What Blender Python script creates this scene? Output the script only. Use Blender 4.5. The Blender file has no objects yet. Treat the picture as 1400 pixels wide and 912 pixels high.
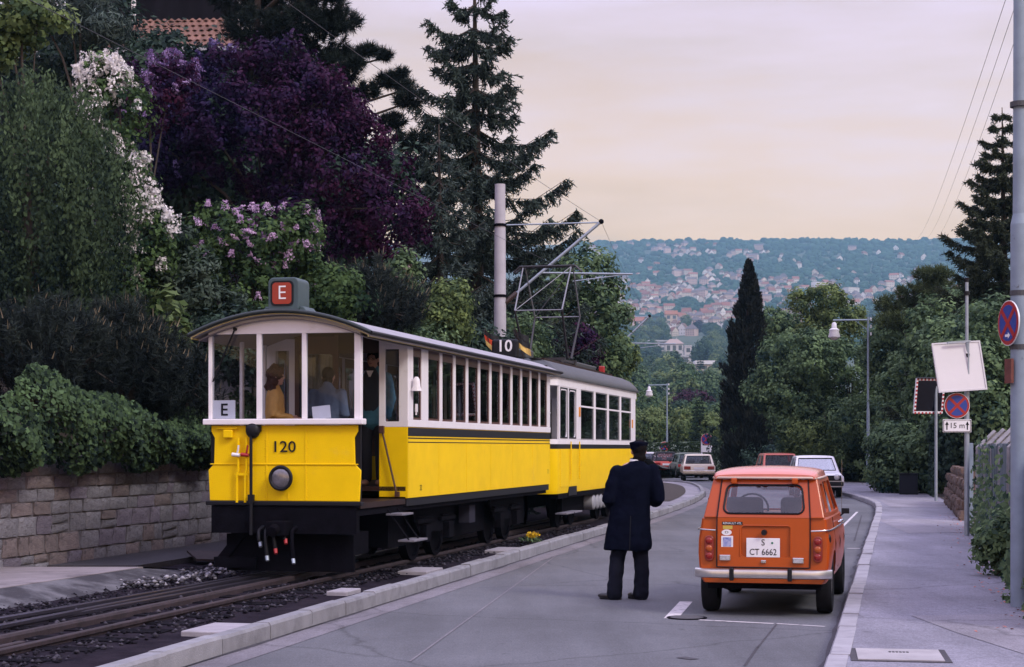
import bpy, bmesh, math, random
import numpy as np
from mathutils import Vector, Matrix

# ------------------------------------------------------------------ camera, sky, sun, exposure
sc = bpy.context.scene
COL = sc.collection
F = 2300.0          # focal length in photo pixels (photo 1400 x 912)
HZ = 612.0          # row of the road plane's horizon
CAMZ = 1.68
cam_d = bpy.data.cameras.new('camera')
cam_d.sensor_width = 36.0
cam_d.lens = 36.0 * F / 1400.0
cam_d.shift_y = (HZ - 456.0) / 1400.0
cam_d.clip_start = 0.1
cam_d.clip_end = 20000.0
cam = bpy.data.objects.new('camera', cam_d)
cam.location = (0, 0, CAMZ)
cam.rotation_euler = (math.radians(90), 0, 0)
COL.objects.link(cam)
sc.camera = cam

SUN_EL, SUN_AZ = 40.0, 134.0      # azimuth clockwise from +Y (the view direction)
world = bpy.data.worlds.new('World')
sc.world = world
world.use_nodes = True
nt = world.node_tree
nt.nodes.clear()
wout = nt.nodes.new('ShaderNodeOutputWorld')
wbg = nt.nodes.new('ShaderNodeBackground')
sky = nt.nodes.new('ShaderNodeTexSky')
sky.sky_type = 'NISHITA'
sky.sun_disc = False
sky.sun_elevation = math.radians(SUN_EL)
sky.sun_rotation = math.radians(SUN_AZ)
sky.altitude = 400
sky.dust_density = 4.0
skm = nt.nodes.new('ShaderNodeMix'); skm.data_type = 'RGBA'; skm.blend_type = 'MULTIPLY'
skm.inputs[0].default_value = 1.0
nt.links.new(sky.outputs[0], skm.inputs[6])
skm.inputs[7].default_value = (0.10, 0.10, 0.10, 1)
# the cloud sheet: cream low down, lavender higher, brighter overhead as an overcast sky is
geo = nt.nodes.new('ShaderNodeTexCoord')
sep = nt.nodes.new('ShaderNodeSeparateXYZ')
nt.links.new(geo.outputs['Generated'], sep.inputs[0])
cmap = nt.nodes.new('ShaderNodeMapping')
cmap.inputs['Scale'].default_value = (2.6, 2.6, 15.0)
cmap.inputs['Rotation'].default_value = (0.06, 0.03, 0.4)
nt.links.new(geo.outputs['Generated'], cmap.inputs[0])
cn = nt.nodes.new('ShaderNodeTexNoise')
cn.inputs['Scale'].default_value = 1.7
cn.inputs['Detail'].default_value = 5.0
cn.inputs['Roughness'].default_value = 0.55
nt.links.new(cmap.outputs[0], cn.inputs['Vector'])
nshift = nt.nodes.new('ShaderNodeMath'); nshift.operation = 'MULTIPLY_ADD'
nt.links.new(cn.outputs['Fac'], nshift.inputs[0])
nshift.inputs[1].default_value = 0.22
nshift.inputs[2].default_value = -0.11
zadd = nt.nodes.new('ShaderNodeMath'); zadd.operation = 'ADD'
nt.links.new(sep.outputs['Z'], zadd.inputs[0]); nt.links.new(nshift.outputs[0], zadd.inputs[1])
ramp = nt.nodes.new('ShaderNodeValToRGB')
R_ = ramp.color_ramp
R_.elements[0].position = 0.0; R_.elements[0].color = (0.86, 0.63, 0.43, 1)
R_.elements[1].position = 1.0; R_.elements[1].color = (1.36, 1.29, 1.92, 1)
for p_, c_ in ((0.10, (1.24, 0.77, 0.33, 1)), (0.150, (1.12, 0.725, 0.40, 1)), (0.215, (0.86, 0.635, 0.58, 1)), (0.29, (0.75, 0.59, 0.72, 1)), (0.36, (0.78, 0.67, 0.84, 1)), (0.65, (1.12, 1.02, 1.46, 1))):
    e_ = R_.elements.new(p_); e_.color = c_
nt.links.new(zadd.outputs[0], ramp.inputs[0])
cvar = nt.nodes.new('ShaderNodeMapRange')
cvar.inputs['From Min'].default_value = 0.3; cvar.inputs['From Max'].default_value = 0.7
cvar.inputs['To Min'].default_value = 0.76; cvar.inputs['To Max'].default_value = 1.17
nt.links.new(cn.outputs['Fac'], cvar.inputs['Value'])
cmul = nt.nodes.new('ShaderNodeMix'); cmul.data_type = 'RGBA'; cmul.blend_type = 'MULTIPLY'; cmul.inputs[0].default_value = 1.0
nt.links.new(ramp.outputs[0], cmul.inputs[6]); nt.links.new(cvar.outputs[0], cmul.inputs[7])
wm = nt.nodes.new('ShaderNodeMix'); wm.data_type = 'RGBA'
wm.inputs[0].default_value = 0.92
nt.links.new(skm.outputs[2], wm.inputs[6]); nt.links.new(cmul.outputs[2], wm.inputs[7])
nt.links.new(wm.outputs[2], wbg.inputs['Color'])
wbg.inputs['Strength'].default_value = 1.0
nt.links.new(wbg.outputs[0], wout.inputs[0])

sun_d = bpy.data.lights.new('sun', 'SUN')
sun_d.energy = 1.5
sun_d.angle = math.radians(16)
sun_d.color = (1.0, 0.95, 0.84)
sun = bpy.data.objects.new('sun', sun_d)
_az, _el = math.radians(SUN_AZ), math.radians(SUN_EL)
_to = Vector((math.sin(_az) * math.cos(_el), math.cos(_az) * math.cos(_el), math.sin(_el)))
sun.rotation_euler = _to.to_track_quat('Z', 'Y').to_euler()
COL.objects.link(sun)

sc.view_settings.view_transform = 'Standard'
sc.view_settings.look = 'None'
sc.view_settings.exposure = 0.50
sc.view_settings.gamma = 1.0
sc.view_settings.use_curve_mapping = False
sc.render.engine = 'CYCLES'
sc.cycles.use_denoising = True
sc.cycles.max_bounces = 6
sc.cycles.diffuse_bounces = 3
sc.cycles.glossy_bounces = 3
sc.cycles.transmission_bounces = 4
sc.cycles.transparent_max_bounces = 12
sc.cycles.volume_bounces = 0
sc.cycles.sample_clamp_indirect = 4.0

def at(x, y, d):
    """a point of the place that the photo shows at pixel x, y, d metres ahead"""
    return Vector(((x - 700.0) / F * d, d, CAMZ + (HZ - y) / F * d))

def ground_d(y, z=0.0):
    return (CAMZ - z) * F / (y - HZ)

# ------------------------------------------------------------------ tagging
def tag(o, label=None, cat=None, group=None, kind=None):
    if label: o['label'] = label
    if cat: o['category'] = cat
    if group: o['group'] = group
    if kind: o['kind'] = kind
    return o

def empty(name, loc=(0, 0, 0), rz=0.0, parent=None):
    o = bpy.data.objects.new(name, None)
    COL.objects.link(o)
    o.location = loc
    o.rotation_euler = (0, 0, rz)
    o.empty_display_size = 0.2
    if parent: o.parent = parent
    return o

def link_mesh(name, me, parent=None, loc=None, rot=None, scale=None):
    o = bpy.data.objects.new(name, me)
    COL.objects.link(o)
    if parent: o.parent = parent
    if loc is not None: o.location = loc
    if rot is not None: o.rotation_euler = rot
    if scale is not None: o.scale = scale
    return o

# ------------------------------------------------------------------ materials
MATS = {}
def mat(name, col, rough=0.6, metal=0.0, var=0.0, vscale=6.0, bump=0.0, bscale=40.0, col2=None, spec=None,
        rnd=0.0, coat=0.0, emit=None, detail=6.0, stain=None, coords='Object', stretch=None):
    """procedural surface: base colour with noise variation, optional relief, random per object, stains"""
    if name in MATS: return MATS[name]
    m = bpy.data.materials.new(name); m.use_nodes = True
    n = m.node_tree.nodes; l = m.node_tree.links
    b = n['Principled BSDF']
    b.inputs['Roughness'].default_value = rough
    b.inputs['Metallic'].default_value = metal
    if spec is not None: b.inputs['Specular IOR Level'].default_value = spec
    if coat: b.inputs['Coat Weight'].default_value = coat; b.inputs['Coat Roughness'].default_value = 0.12
    c4 = (*col, 1)
    b.inputs['Base Color'].default_value = c4
    tc = n.new('ShaderNodeTexCoord')
    src = tc.outputs[coords]
    if stretch:
        mp = n.new('ShaderNodeMapping'); mp.inputs['Scale'].default_value = stretch
        l.new(src, mp.inputs[0]); src = mp.outputs[0]
    cur = None
    if var or col2:
        nz = n.new('ShaderNodeTexNoise'); nz.inputs['Scale'].default_value = vscale
        nz.inputs['Detail'].default_value = detail; nz.inputs['Roughness'].default_value = 0.62
        l.new(src, nz.inputs['Vector'])
        rp = n.new('ShaderNodeValToRGB')
        rp.color_ramp.elements[0].position = 0.32; rp.color_ramp.elements[1].position = 0.68
        c2 = col2 or tuple(min(1, x * (1 + var)) for x in col)
        c1 = col if col2 else tuple(x * (1 - var) for x in col)
        rp.color_ramp.elements[0].color = (*c1, 1); rp.color_ramp.elements[1].color = (*c2, 1)
        l.new(nz.outputs['Fac'], rp.inputs[0])
        cur = rp.outputs[0]
    if stain:
        scol, sscale, lo, hi = stain
        nz = n.new('ShaderNodeTexNoise'); nz.inputs['Scale'].default_value = sscale; nz.inputs['Detail'].default_value = 8
        nz.inputs['Roughness'].default_value = 0.65
        l.new(src, nz.inputs['Vector'])
        mr = n.new('ShaderNodeMapRange'); mr.inputs['From Min'].default_value = lo; mr.inputs['From Max'].default_value = hi
        l.new(nz.outputs['Fac'], mr.inputs['Value'])
        mx = n.new('ShaderNodeMix'); mx.data_type = 'RGBA'
        l.new(mr.outputs[0], mx.inputs[0])
        if cur is None: mx.inputs[6].default_value = c4
        else: l.new(cur, mx.inputs[6])
        mx.inputs[7].default_value = (*scol, 1)
        cur = mx.outputs[2]
    if rnd:
        oi = n.new('ShaderNodeObjectInfo')
        hs = n.new('ShaderNodeHueSaturation')
        mr = n.new('ShaderNodeMapRange'); mr.inputs['To Min'].default_value = 1 - rnd; mr.inputs['To Max'].default_value = 1 + rnd
        l.new(oi.outputs['Random'], mr.inputs['Value']); l.new(mr.outputs[0], hs.inputs['Value'])
        if cur is None: hs.inputs['Color'].default_value = c4
        else: l.new(cur, hs.inputs['Color'])
        cur = hs.outputs[0]
    if cur is not None: l.new(cur, b.inputs['Base Color'])
    if bump:
        nb = n.new('ShaderNodeTexNoise'); nb.inputs['Scale'].default_value = bscale; nb.inputs['Detail'].default_value = 5
        l.new(src, nb.inputs['Vector'])
        bp = n.new('ShaderNodeBump'); bp.inputs['Strength'].default_value = bump; bp.inputs['Distance'].default_value = 0.02
        l.new(nb.outputs['Fac'], bp.inputs['Height']); l.new(bp.outputs[0], b.inputs['Normal'])
    if emit:
        b.inputs['Emission Color'].default_value = (*emit[0], 1); b.inputs['Emission Strength'].default_value = emit[1]
    MATS[name] = m
    return m

def glass(name, tint=(0.9, 0.93, 0.95), rough=0.02, refl=1.0):
    """thin window glass: clear film that mirrors more at grazing angles"""
    if name in MATS: return MATS[name]
    m = bpy.data.materials.new(name); m.use_nodes = True
    n = m.node_tree.nodes; l = m.node_tree.links
    n.clear()
    o = n.new('ShaderNodeOutputMaterial')
    t = n.new('ShaderNodeBsdfTransparent'); t.inputs[0].default_value = (*tint, 1)
    g = n.new('ShaderNodeBsdfGlossy'); g.inputs['Roughness'].default_value = rough; g.inputs[0].default_value = (0.95, 0.95, 1, 1)
    fr = n.new('ShaderNodeFresnel'); fr.inputs[0].default_value = 1.5
    mu = n.new('ShaderNodeMath'); mu.operation = 'MULTIPLY'; mu.inputs[1].default_value = refl
    l.new(fr.outputs[0], mu.inputs[0])
    mx = n.new('ShaderNodeMixShader')
    l.new(mu.outputs[0], mx.inputs[0]); l.new(t.outputs[0], mx.inputs[1]); l.new(g.outputs[0], mx.inputs[2])
    l.new(mx.outputs[0], o.inputs[0])
    MATS[name] = m
    return m

def leaf(name, c1, c2, trans=0.25, rough=0.65, spec=0.10, third=None):
    """foliage: colour runs from c1 to c2 with each leaf's own tint"""
    if name in MATS: return MATS[name]
    m = bpy.data.materials.new(name); m.use_nodes = True
    n = m.node_tree.nodes; l = m.node_tree.links
    b = n['Principled BSDF']; o = n['Material Output']
    b.inputs['Roughness'].default_value = rough; b.inputs['Specular IOR Level'].default_value = spec
    a = n.new('ShaderNodeAttribute'); a.attribute_name = 'tint'
    rp = n.new('ShaderNodeValToRGB')
    rp.color_ramp.elements[0].color = (*c1, 1); rp.color_ramp.elements[1].color = (*c2, 1)
    if third:
        e = rp.color_ramp.elements.new(0.97); e.color = (*c2, 1)
        rp.color_ramp.elements[-1].color = (*third, 1)
    l.new(a.outputs['Fac'], rp.inputs[0])
    l.new(rp.outputs[0], b.inputs['Base Color'])
    if trans:
        t = n.new('ShaderNodeBsdfTranslucent')
        hs = n.new('ShaderNodeHueSaturation'); hs.inputs['Value'].default_value = 1.3
        l.new(rp.outputs[0], hs.inputs['Color']); l.new(hs.outputs[0], t.inputs[0])
        mx = n.new('ShaderNodeMixShader'); mx.inputs[0].default_value = trans
        l.new(b.outputs[0], mx.inputs[1]); l.new(t.outputs[0], mx.inputs[2]); l.new(mx.outputs[0], o.inputs[0])
    MATS[name] = m
    return m

# ------------------------------------------------------------------ mesh building
def _basis(d):
    d = d.normalized()
    up = Vector((0, 0, 1)) if abs(d.z) < 0.95 else Vector((0, 1, 0))
    x = d.cross(up).normalized(); y = x.cross(d).normalized()
    return x, y

class MB:
    def __init__(s): s.v = []; s.f = []; s.m = []
    def add(s, vs, fs, mi=0):
        o = len(s.v)
        s.v += [tuple(p) for p in vs]
        s.f += [tuple(i + o for i in f) for f in fs]
        s.m += [mi] * len(fs)
        return s
    def box(s, x0, x1, y0, y1, z0, z1, mi=0):
        if x0 > x1: x0, x1 = x1, x0
        if y0 > y1: y0, y1 = y1, y0
        if z0 > z1: z0, z1 = z1, z0
        vs = [(x0, y0, z0), (x1, y0, z0), (x1, y1, z0), (x0, y1, z0), (x0, y0, z1), (x1, y0, z1), (x1, y1, z1), (x0, y1, z1)]
        return s.add(vs, [(3, 2, 1, 0), (4, 5, 6, 7), (0, 1, 5, 4), (1, 2, 6, 5), (2, 3, 7, 6), (3, 0, 4, 7)], mi)
    def obox(s, c, size, rz=0.0, mi=0, M=None):
        hx, hy, hz = size[0] / 2, size[1] / 2, size[2] / 2
        R = M or Matrix.Rotation(rz, 3, 'Z')
        c = Vector(c)
        vs = [c + R @ Vector(p) for p in [(-hx, -hy, -hz), (hx, -hy, -hz), (hx, hy, -hz), (-hx, hy, -hz), (-hx, -hy, hz), (hx, -hy, hz), (hx, hy, hz), (-hx, hy, hz)]]
        return s.add(vs, [(3, 2, 1, 0), (4, 5, 6, 7), (0, 1, 5, 4), (1, 2, 6, 5), (2, 3, 7, 6), (3, 0, 4, 7)], mi)
    def bar(s, p0, p1, w, h, mi=0):
        p0, p1 = Vector(p0), Vector(p1)
        x, y = _basis(p1 - p0)
        vs = []
        for p in (p0, p1):
            vs += [p - x * w / 2 - y * h / 2, p + x * w / 2 - y * h / 2, p + x * w / 2 + y * h / 2, p - x * w / 2 + y * h / 2]
        return s.add(vs, [(3, 2, 1, 0), (4, 5, 6, 7), (0, 1, 5, 4), (1, 2, 6, 5), (2, 3, 7, 6), (3, 0, 4, 7)], mi)
    def loft(s, rings, mi=0, caps=True, closed=True):
        n = len(rings[0]); vs = [p for r in rings for p in r]; fs = []
        for k in range(len(rings) - 1):
            for i in range(n if closed else n - 1):
                j = (i + 1) % n
                fs.append((k * n + i, k * n + j, (k + 1) * n + j, (k + 1) * n + i))
        if caps:
            fs.append(tuple(reversed(range(n)))); fs.append(tuple(range((len(rings) - 1) * n, len(rings) * n)))
        return s.add(vs, fs, mi)
    def cyl(s, p0, p1, r0, r1=None, n=12, mi=0, caps=True):
        return s.tube([p0, p1], [r0, r0 if r1 is None else r1], n, mi, caps)
    def tube(s, pts, r, n=8, mi=0, caps=True):
        pts = [Vector(p) for p in pts]
        if not isinstance(r, (list, tuple)): r = [r] * len(pts)
        rings = []; px = None
        for i, p in enumerate(pts):
            d = pts[min(i + 1, len(pts) - 1)] - pts[max(i - 1, 0)]
            x, y = _basis(d)
            if px is not None:
                x = (px - d.normalized() * px.dot(d.normalized()))
                x = x.normalized() if x.length > 1e-6 else _basis(d)[0]
                y = x.cross(d.normalized())
                y = -y if False else y
            px = x
            rings.append([p + (x * math.cos(2 * math.pi * k / n) + y * math.sin(2 * math.pi * k / n)) * r[i] for k in range(n)])
        return s.loft(rings, mi, caps)
    def disc(s, c, nrm, r, n=20, mi=0):
        c = Vector(c); x, y = _basis(Vector(nrm))
        return s.add([c + (x * math.cos(2 * math.pi * k / n) + y * math.sin(2 * math.pi * k / n)) * r for k in range(n)], [tuple(range(n))], mi)
    def ellipsoid(s, c, r, nu=14, nv=9, mi=0, R=None):
        c = Vector(c); vs = []; fs = []
        for j in range(1, nv):
            t = math.pi * j / nv
            for i in range(nu):
                a = 2 * math.pi * i / nu
                p = Vector((r[0] * math.sin(t) * math.cos(a), r[1] * math.sin(t) * math.sin(a), r[2] * math.cos(t)))
                vs.append(c + (R @ p if R else p))
        top = Vector((0, 0, r[2])); bot = Vector((0, 0, -r[2]))
        vs.append(c + (R @ top if R else top)); vs.append(c + (R @ bot if R else bot))
        for j in range(nv - 2):
            for i in range(nu):
                k = (i + 1) % nu
                fs.append((j * nu + i, (j + 1) * nu + i, (j + 1) * nu + k, j * nu + k))
        T = len(vs) - 2; Bt = len(vs) - 1
        for i in range(nu):
            k = (i + 1) % nu
            fs.append((T, i, k)); fs.append((Bt, (nv - 2) * nu + k, (nv - 2) * nu + i))
        return s.add(vs, fs, mi)
    def prism(s, poly, axis, a, b, mi=0):
        """poly: 2-D outline; axis 'x': (y,z) outline, 'y': (x,z) outline, 'z': (x,y) outline"""
        def P(p, t):
            return (t, p[0], p[1]) if axis == 'x' else (p[0], t, p[1]) if axis == 'y' else (p[0], p[1], t)
        n = len(poly)
        vs = [P(p, a) for p in poly] + [P(p, b) for p in poly]
        fs = [tuple(reversed(range(n))), tuple(range(n, 2 * n))] + [(i, (i + 1) % n, (i + 1) % n + n, i + n) for i in range(n)]
        return s.add(vs, fs, mi)
    def frame_panel(s, corners, hole, th, rad=0.05, mi=0, seg=4):
        """flat panel with a rounded opening. corners: 4 points (bl, br, tr, tl); hole: u0,u1,v0,v1 in 0..1; th: thickness vector"""
        bl, br, tr, tl = [Vector(c) for c in corners]
        W = (br - bl).length; H = (tl - bl).length
        def B(u, v): return (bl * (1 - u) + br * u) * (1 - v) + (tl * (1 - u) + tr * u) * v
        u0, u1, v0, v1 = hole; ru, rv = rad / W, rad / H
        loop = []; cor = []
        for ci, (cu, cv, a0) in enumerate(((u1 - ru, v1 - rv, 0), (u0 + ru, v1 - rv, 90), (u0 + ru, v0 + rv, 180), (u1 - ru, v0 + rv, 270))):
            for k in range(seg + 1):
                a = math.radians(a0 + 90.0 * k / seg)
                loop.append(B(cu + ru * math.cos(a), cv + rv * math.sin(a))); cor.append(ci)
        outer = [tr, tl, bl, br]
        th = Vector(th); n = len(loop)
        vs = loop + outer + [p + th for p in loop] + [p + th for p in outer]
        fs = []; off = n + 4
        for i in range(n):
            j = (i + 1) % n
            if cor[i] == cor[j]:
                fs.append((i, j, n + cor[i])); fs.append((off + j, off + i, off + n + cor[i]))
            else:
                fs.append((i, j, n + cor[j], n + cor[i])); fs.append((off + j, off + i, off + n + cor[i], off + n + cor[j]))
            fs.append((j, i, off + i, off + j))
        for i in range(4):
            j = (i + 1) % 4
            fs.append((n + i, n + j, off + n + j, off + n + i))
        s.add(vs, fs, mi)
        return [p + th * 0.5 for p in loop]
    def mesh(s, name, mats, smooth=None):
        me = bpy.data.meshes.new(name)
        me.from_pydata(s.v, [], s.f)
        if not isinstance(mats, (list, tuple)): mats = [mats]
        for m in mats: me.materials.append(m)
        if len(mats) > 1: me.polygons.foreach_set('material_index', s.m)
        bm = bmesh.new(); bm.from_mesh(me)
        bmesh.ops.recalc_face_normals(bm, faces=bm.faces)
        bm.to_mesh(me); bm.free()
        if smooth:
            me.polygons.foreach_set('use_smooth', [True] * len(me.polygons))
            me.set_sharp_from_angle(angle=math.radians(smooth))
        me.update()
        return me
    def build(s, name, mats, parent=None, smooth=None, bev=0.0, loc=None, rot=None, segs=2):
        o = link_mesh(name, s.mesh(name, mats, smooth), parent, loc, rot)
        if bev:
            md = o.modifiers.new('bevel', 'BEVEL'); md.width = bev; md.segments = segs; md.limit_method = 'ANGLE'; md.angle_limit = math.radians(40)
        return o

def text(name, s, size, mt, parent, loc, rot, extrude=0.002, align='CENTER', sx=1.0, bold=0.0):
    cu = bpy.data.curves.new(name, 'FONT')
    cu.body = s; cu.size = size; cu.extrude = extrude; cu.align_x = align; cu.align_y = 'CENTER'; cu.offset = bold
    cu.resolution_u = 3
    t = bpy.data.objects.new('tmp_text', cu); COL.objects.link(t)
    dg = bpy.context.evaluated_depsgraph_get()
    me = bpy.data.meshes.new_from_object(t.evaluated_get(dg))
    bpy.data.objects.remove(t); bpy.data.curves.remove(cu)
    me.name = name; me.materials.clear(); me.materials.append(mt)
    return link_mesh(name, me, parent, loc, rot, (sx, 1, 1))

def arrays_mesh(name, V, Fq, mt, tint=None):
    """big meshes straight from numpy arrays; Fq is an (n,4) or (n,3) index array"""
    me = bpy.data.meshes.new(name)
    k = Fq.shape[1]; nf = len(Fq)
    me.vertices.add(len(V)); me.vertices.foreach_set('co', np.ascontiguousarray(V, dtype=np.float32).ravel())
    me.loops.add(nf * k); me.loops.foreach_set('vertex_index', np.ascontiguousarray(Fq, dtype=np.int32).ravel())
    me.polygons.add(nf)
    me.polygons.foreach_set('loop_start', np.arange(0, nf * k, k, dtype=np.int32))
    if tint is not None:
        a = me.attributes.new('tint', 'FLOAT', 'POINT'); a.data.foreach_set('value', np.ascontiguousarray(tint, dtype=np.float32))
    me.materials.append(mt)
    me.update(calc_edges=True)
    me.validate()
    return me
# ------------------------------------------------------------------ shared materials
M = {}
M['yellow'] = mat('yellow tram paint', (0.85, 0.545, 0.002), 0.45, var=0.05, vscale=2.5, spec=.15, stain=((0.74, 0.50, 0.05), 1.6, 0.60, 0.80))
M['white'] = mat('white tram paint', (0.76, 0.72, 0.76), 0.4, var=0.04, vscale=3, stain=((0.55, 0.50, 0.48), 4.0, 0.62, 0.85))
M['black'] = mat('black paint', (0.008, 0.008, 0.012), 0.5, spec=0.22)
M['iron'] = mat('grimy iron', (0.0045, 0.004, 0.007), 0.85, var=0.4, vscale=9, bump=0.2, spec=0.05)
M['roofgrey'] = mat('roof canvas', (0.30, 0.285, 0.32), 0.62, var=0.12, vscale=2.2, bump=0.08, bscale=20, stain=((0.14, 0.13, 0.15), 2.5, 0.55, 0.8))
M['darkroof'] = mat('dark grey roof paint', (0.042, 0.044, 0.050), 0.5, var=0.15, vscale=3)
M['greenbox'] = mat('grey green paint', (0.040, 0.068, 0.080), 0.5, var=0.12, vscale=5)
M['wood'] = mat('dark varnished wood', (0.026, 0.011, 0.009), 0.5, spec=.25, var=0.3, vscale=5, stretch=(1, 1, 0.15))
M['redwood'] = mat('red brown window frame', (0.075, 0.024, 0.018), 0.45, var=0.2, vscale=6)
M['glass'] = glass('window glass', (0.86, 0.88, 0.92), refl=0.22)
M['dglass'] = glass('smoky glass', (0.45, 0.48, 0.50), refl=0.7)
M['chrome'] = mat('worn chrome', (0.62, 0.61, 0.63), 0.22, 1.0, var=0.08, vscale=12)
M['steel'] = mat('galvanised steel', (0.30, 0.34, 0.40), 0.5, 0.55, var=0.12, vscale=7)
M['bluegrey'] = mat('blue grey mast paint', (0.20, 0.25, 0.32), 0.55, var=0.14, vscale=4, stain=((0.05, 0.05, 0.06), 5, 0.66, 0.72))
M['red'] = mat('red enamel', (0.34, 0.018, 0.020), 0.35)
M['signblue'] = mat('sign blue', (0.02, 0.045, 0.26), 0.4)
M['signwhite'] = mat('sign white', (0.74, 0.72, 0.76), 0.45, var=0.04, vscale=8)
M['tyre'] = mat('tyre rubber', (0.010, 0.010, 0.013), 0.85, var=0.2, vscale=20, spec=0.15)
M['rail'] = mat('rail steel', (0.10, 0.09, 0.12), 0.35, 0.8, var=0.25, vscale=3, stretch=(1, .1, 1))
M['rust'] = mat('rusty steel', (0.032, 0.020, 0.024), 0.75, 0.2, var=0.4, vscale=9, bump=0.2)
M['concrete'] = mat('weathered concrete', (0.34, 0.315, 0.33), 0.85, var=0.18, vscale=2.5, bump=0.25, bscale=60, stain=((0.16, 0.15, 0.16), 1.3, 0.55, 0.8), coords='Object')
M['kerb'] = mat('kerb stone', (0.22, 0.215, 0.235), 0.85, var=0.14, vscale=5, bump=0.3, bscale=70, rnd=0.10, stain=((0.13, 0.125, 0.14), 2.0, 0.50, 0.72))
M['kerb2'] = mat('pale kerb stone', (0.30, 0.285, 0.315), 0.85, var=0.12, vscale=5, bump=0.3, bscale=70, rnd=0.06, stain=((0.16, 0.15, 0.17), 2.0, 0.54, 0.75))
M['bark'] = mat('tree bark', (0.045, 0.033, 0.028), 0.9, var=0.35, vscale=7, bump=0.6, bscale=14, stretch=(1, 1, 0.3))
M['skin'] = mat('skin', (0.46, 0.25, 0.18), 0.5, var=0.08, vscale=8)
M['copper'] = mat('copper wire', (0.05, 0.045, 0.05), 0.5, 0.5)
M['insul'] = mat('brown insulator', (0.05, 0.03, 0.025), 0.25)
# ------------------------------------------------------------------ lines of the place, as (distance ahead, X)
def spline(pts, step):
    """Catmull-Rom through (d, X) pairs, sampled about every step metres, as Vectors (X, d)"""
    P = [Vector((p[1], p[0])) for p in pts]
    P = [P[0] * 2 - P[1]] + P + [P[-1] * 2 - P[-2]]
    out = []
    for i in range(1, len(P) - 2):
        p0, p1, p2, p3 = P[i - 1:i + 3]
        n = max(1, int((p2 - p1).length / 0.1))
        for k in range(n):
            t = k / n
            out.append(0.5 * ((2 * p1) + (p2 - p0) * t + (2 * p0 - 5 * p1 + 4 * p2 - p3) * t * t + (3 * p1 - p0 - 3 * p2 + p3) * t ** 3))
    out.append(P[-2])
    res = [out[0]]; acc = 0
    for a, b in zip(out, out[1:]):
        acc += (b - a).length
        if acc >= step: res.append(b); acc = 0
    return res

def lerp_line(pts, d):
    for (d0, x0), (d1, x1) in zip(pts, pts[1:]):
        if d <= d1: return x0 + (x1 - x0) * (d - d0) / (d1 - d0)
    return pts[-1][1]

LKP = [(-6, -6.60), (14.8, -2.09), (31.4, 1.51), (40.25, 3.43), (50, 5.35), (58, 6.62), (65.5, 7.42), (71.5, 7.85), (76, 7.92), (78.6, 7.45), (79.8, 6.3), (80.2, 4.5), (80.4, 1.0)]
RKP = [(-6, -1.89), (12.9, 2.43), (26.3, 5.49), (41.3, 8.92), (47.1, 10.15), (50.8, 10.72), (57.7, 11.5), (65, 12.0), (75, 12.2), (85, 11.8), (95, 10.9), (104, 9.4)]
FNP = [(-6, -0.3), (16.5, 5.05), (29.7, 8.2), (49, 12.6), (60, 14.6), (72, 15.6), (90, 14.5), (106, 12.5)]
def wall_x(d): return -11.3 + 0.22 * d
def axis_x(d):
    if d < 38: return -7.8 + 0.24 * d
    return lerp_line([(38, 1.32), (50, 3.1), (65, 4.6), (80, 5.4), (100, 5.2)], d)

# ------------------------------------------------------------------ terrain, one sheet to the far ridge
PROF = [(112, 611), (140, 606), (190, 598), (300, 586), (500, 565), (800, 535), (1150, 505), (1500, 480), (1900, 457), (2300, 437), (2800, 408), (3400, 375), (4000, 348), (4500, 330.5)]
_pd = np.array([math.log(p[0]) for p in PROF]); _py = np.array([p[1] for p in PROF])
def row_of(d, x):
    r = np.interp(np.log(np.maximum(d, 1)), _pd, _py)
    t = x / np.maximum(d, 1)                      # sideways tangent: the ridge undulates gently
    w = np.clip((d - 400) / 2500, 0, 1)
    return r + w * (2.2 * np.sin(t * 31 + 0.4) + 1.3 * np.sin(t * 83 + 2) + 5.0 * np.sin(t * 9.0 + 1.9) * w - 1.0)
def terrain_z(x, d):
    d = np.asarray(d, dtype=float); x = np.asarray(x, dtype=float)
    dd = np.minimum(d, 4500)
    z = CAMZ + (HZ - row_of(dd, x * dd / np.maximum(d, 1))) / F * dd
    z = np.where(d > 4500, z - (d - 4500) * 0.25, z)
    flat = -0.06
    w = np.clip((d - 108) / 8, 0, 1)
    return flat * (1 - w) + z * w
_rows = np.concatenate([np.array([-60, 0, 60, 100, 104, 108, 112, 116]), np.geomspace(120, 4500, 90), np.array([4700, 5200])])
_cols = np.linspace(-0.62, 0.62, 121)
_V = []
for d in _rows:
    wx = _cols * max(d, 0) * 1.0 + np.sign(_cols) * np.abs(_cols) * 200
    zz = terrain_z(wx, np.full_like(wx, d))
    _V.append(np.stack([wx, np.full_like(wx, d), zz], 1))
_V = np.concatenate(_V); nc = len(_cols)
_i = (np.arange(len(_rows) - 1)[:, None] * nc + np.arange(nc - 1)[None, :]).ravel()
_Fq = np.stack([_i, _i + 1, _i + nc + 1, _i + nc], 1)
m_terr = mat('wooded hillside ground', (0.030, 0.050, 0.030), 0.95, col2=(0.065, 0.085, 0.050), vscale=0.02, detail=8)
o = link_mesh('terrain', arrays_mesh('terrain', _V, _Fq, m_terr)); tag(o, kind='structure')
o.data.polygons.foreach_set('use_smooth', [True] * len(o.data.polygons))

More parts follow.
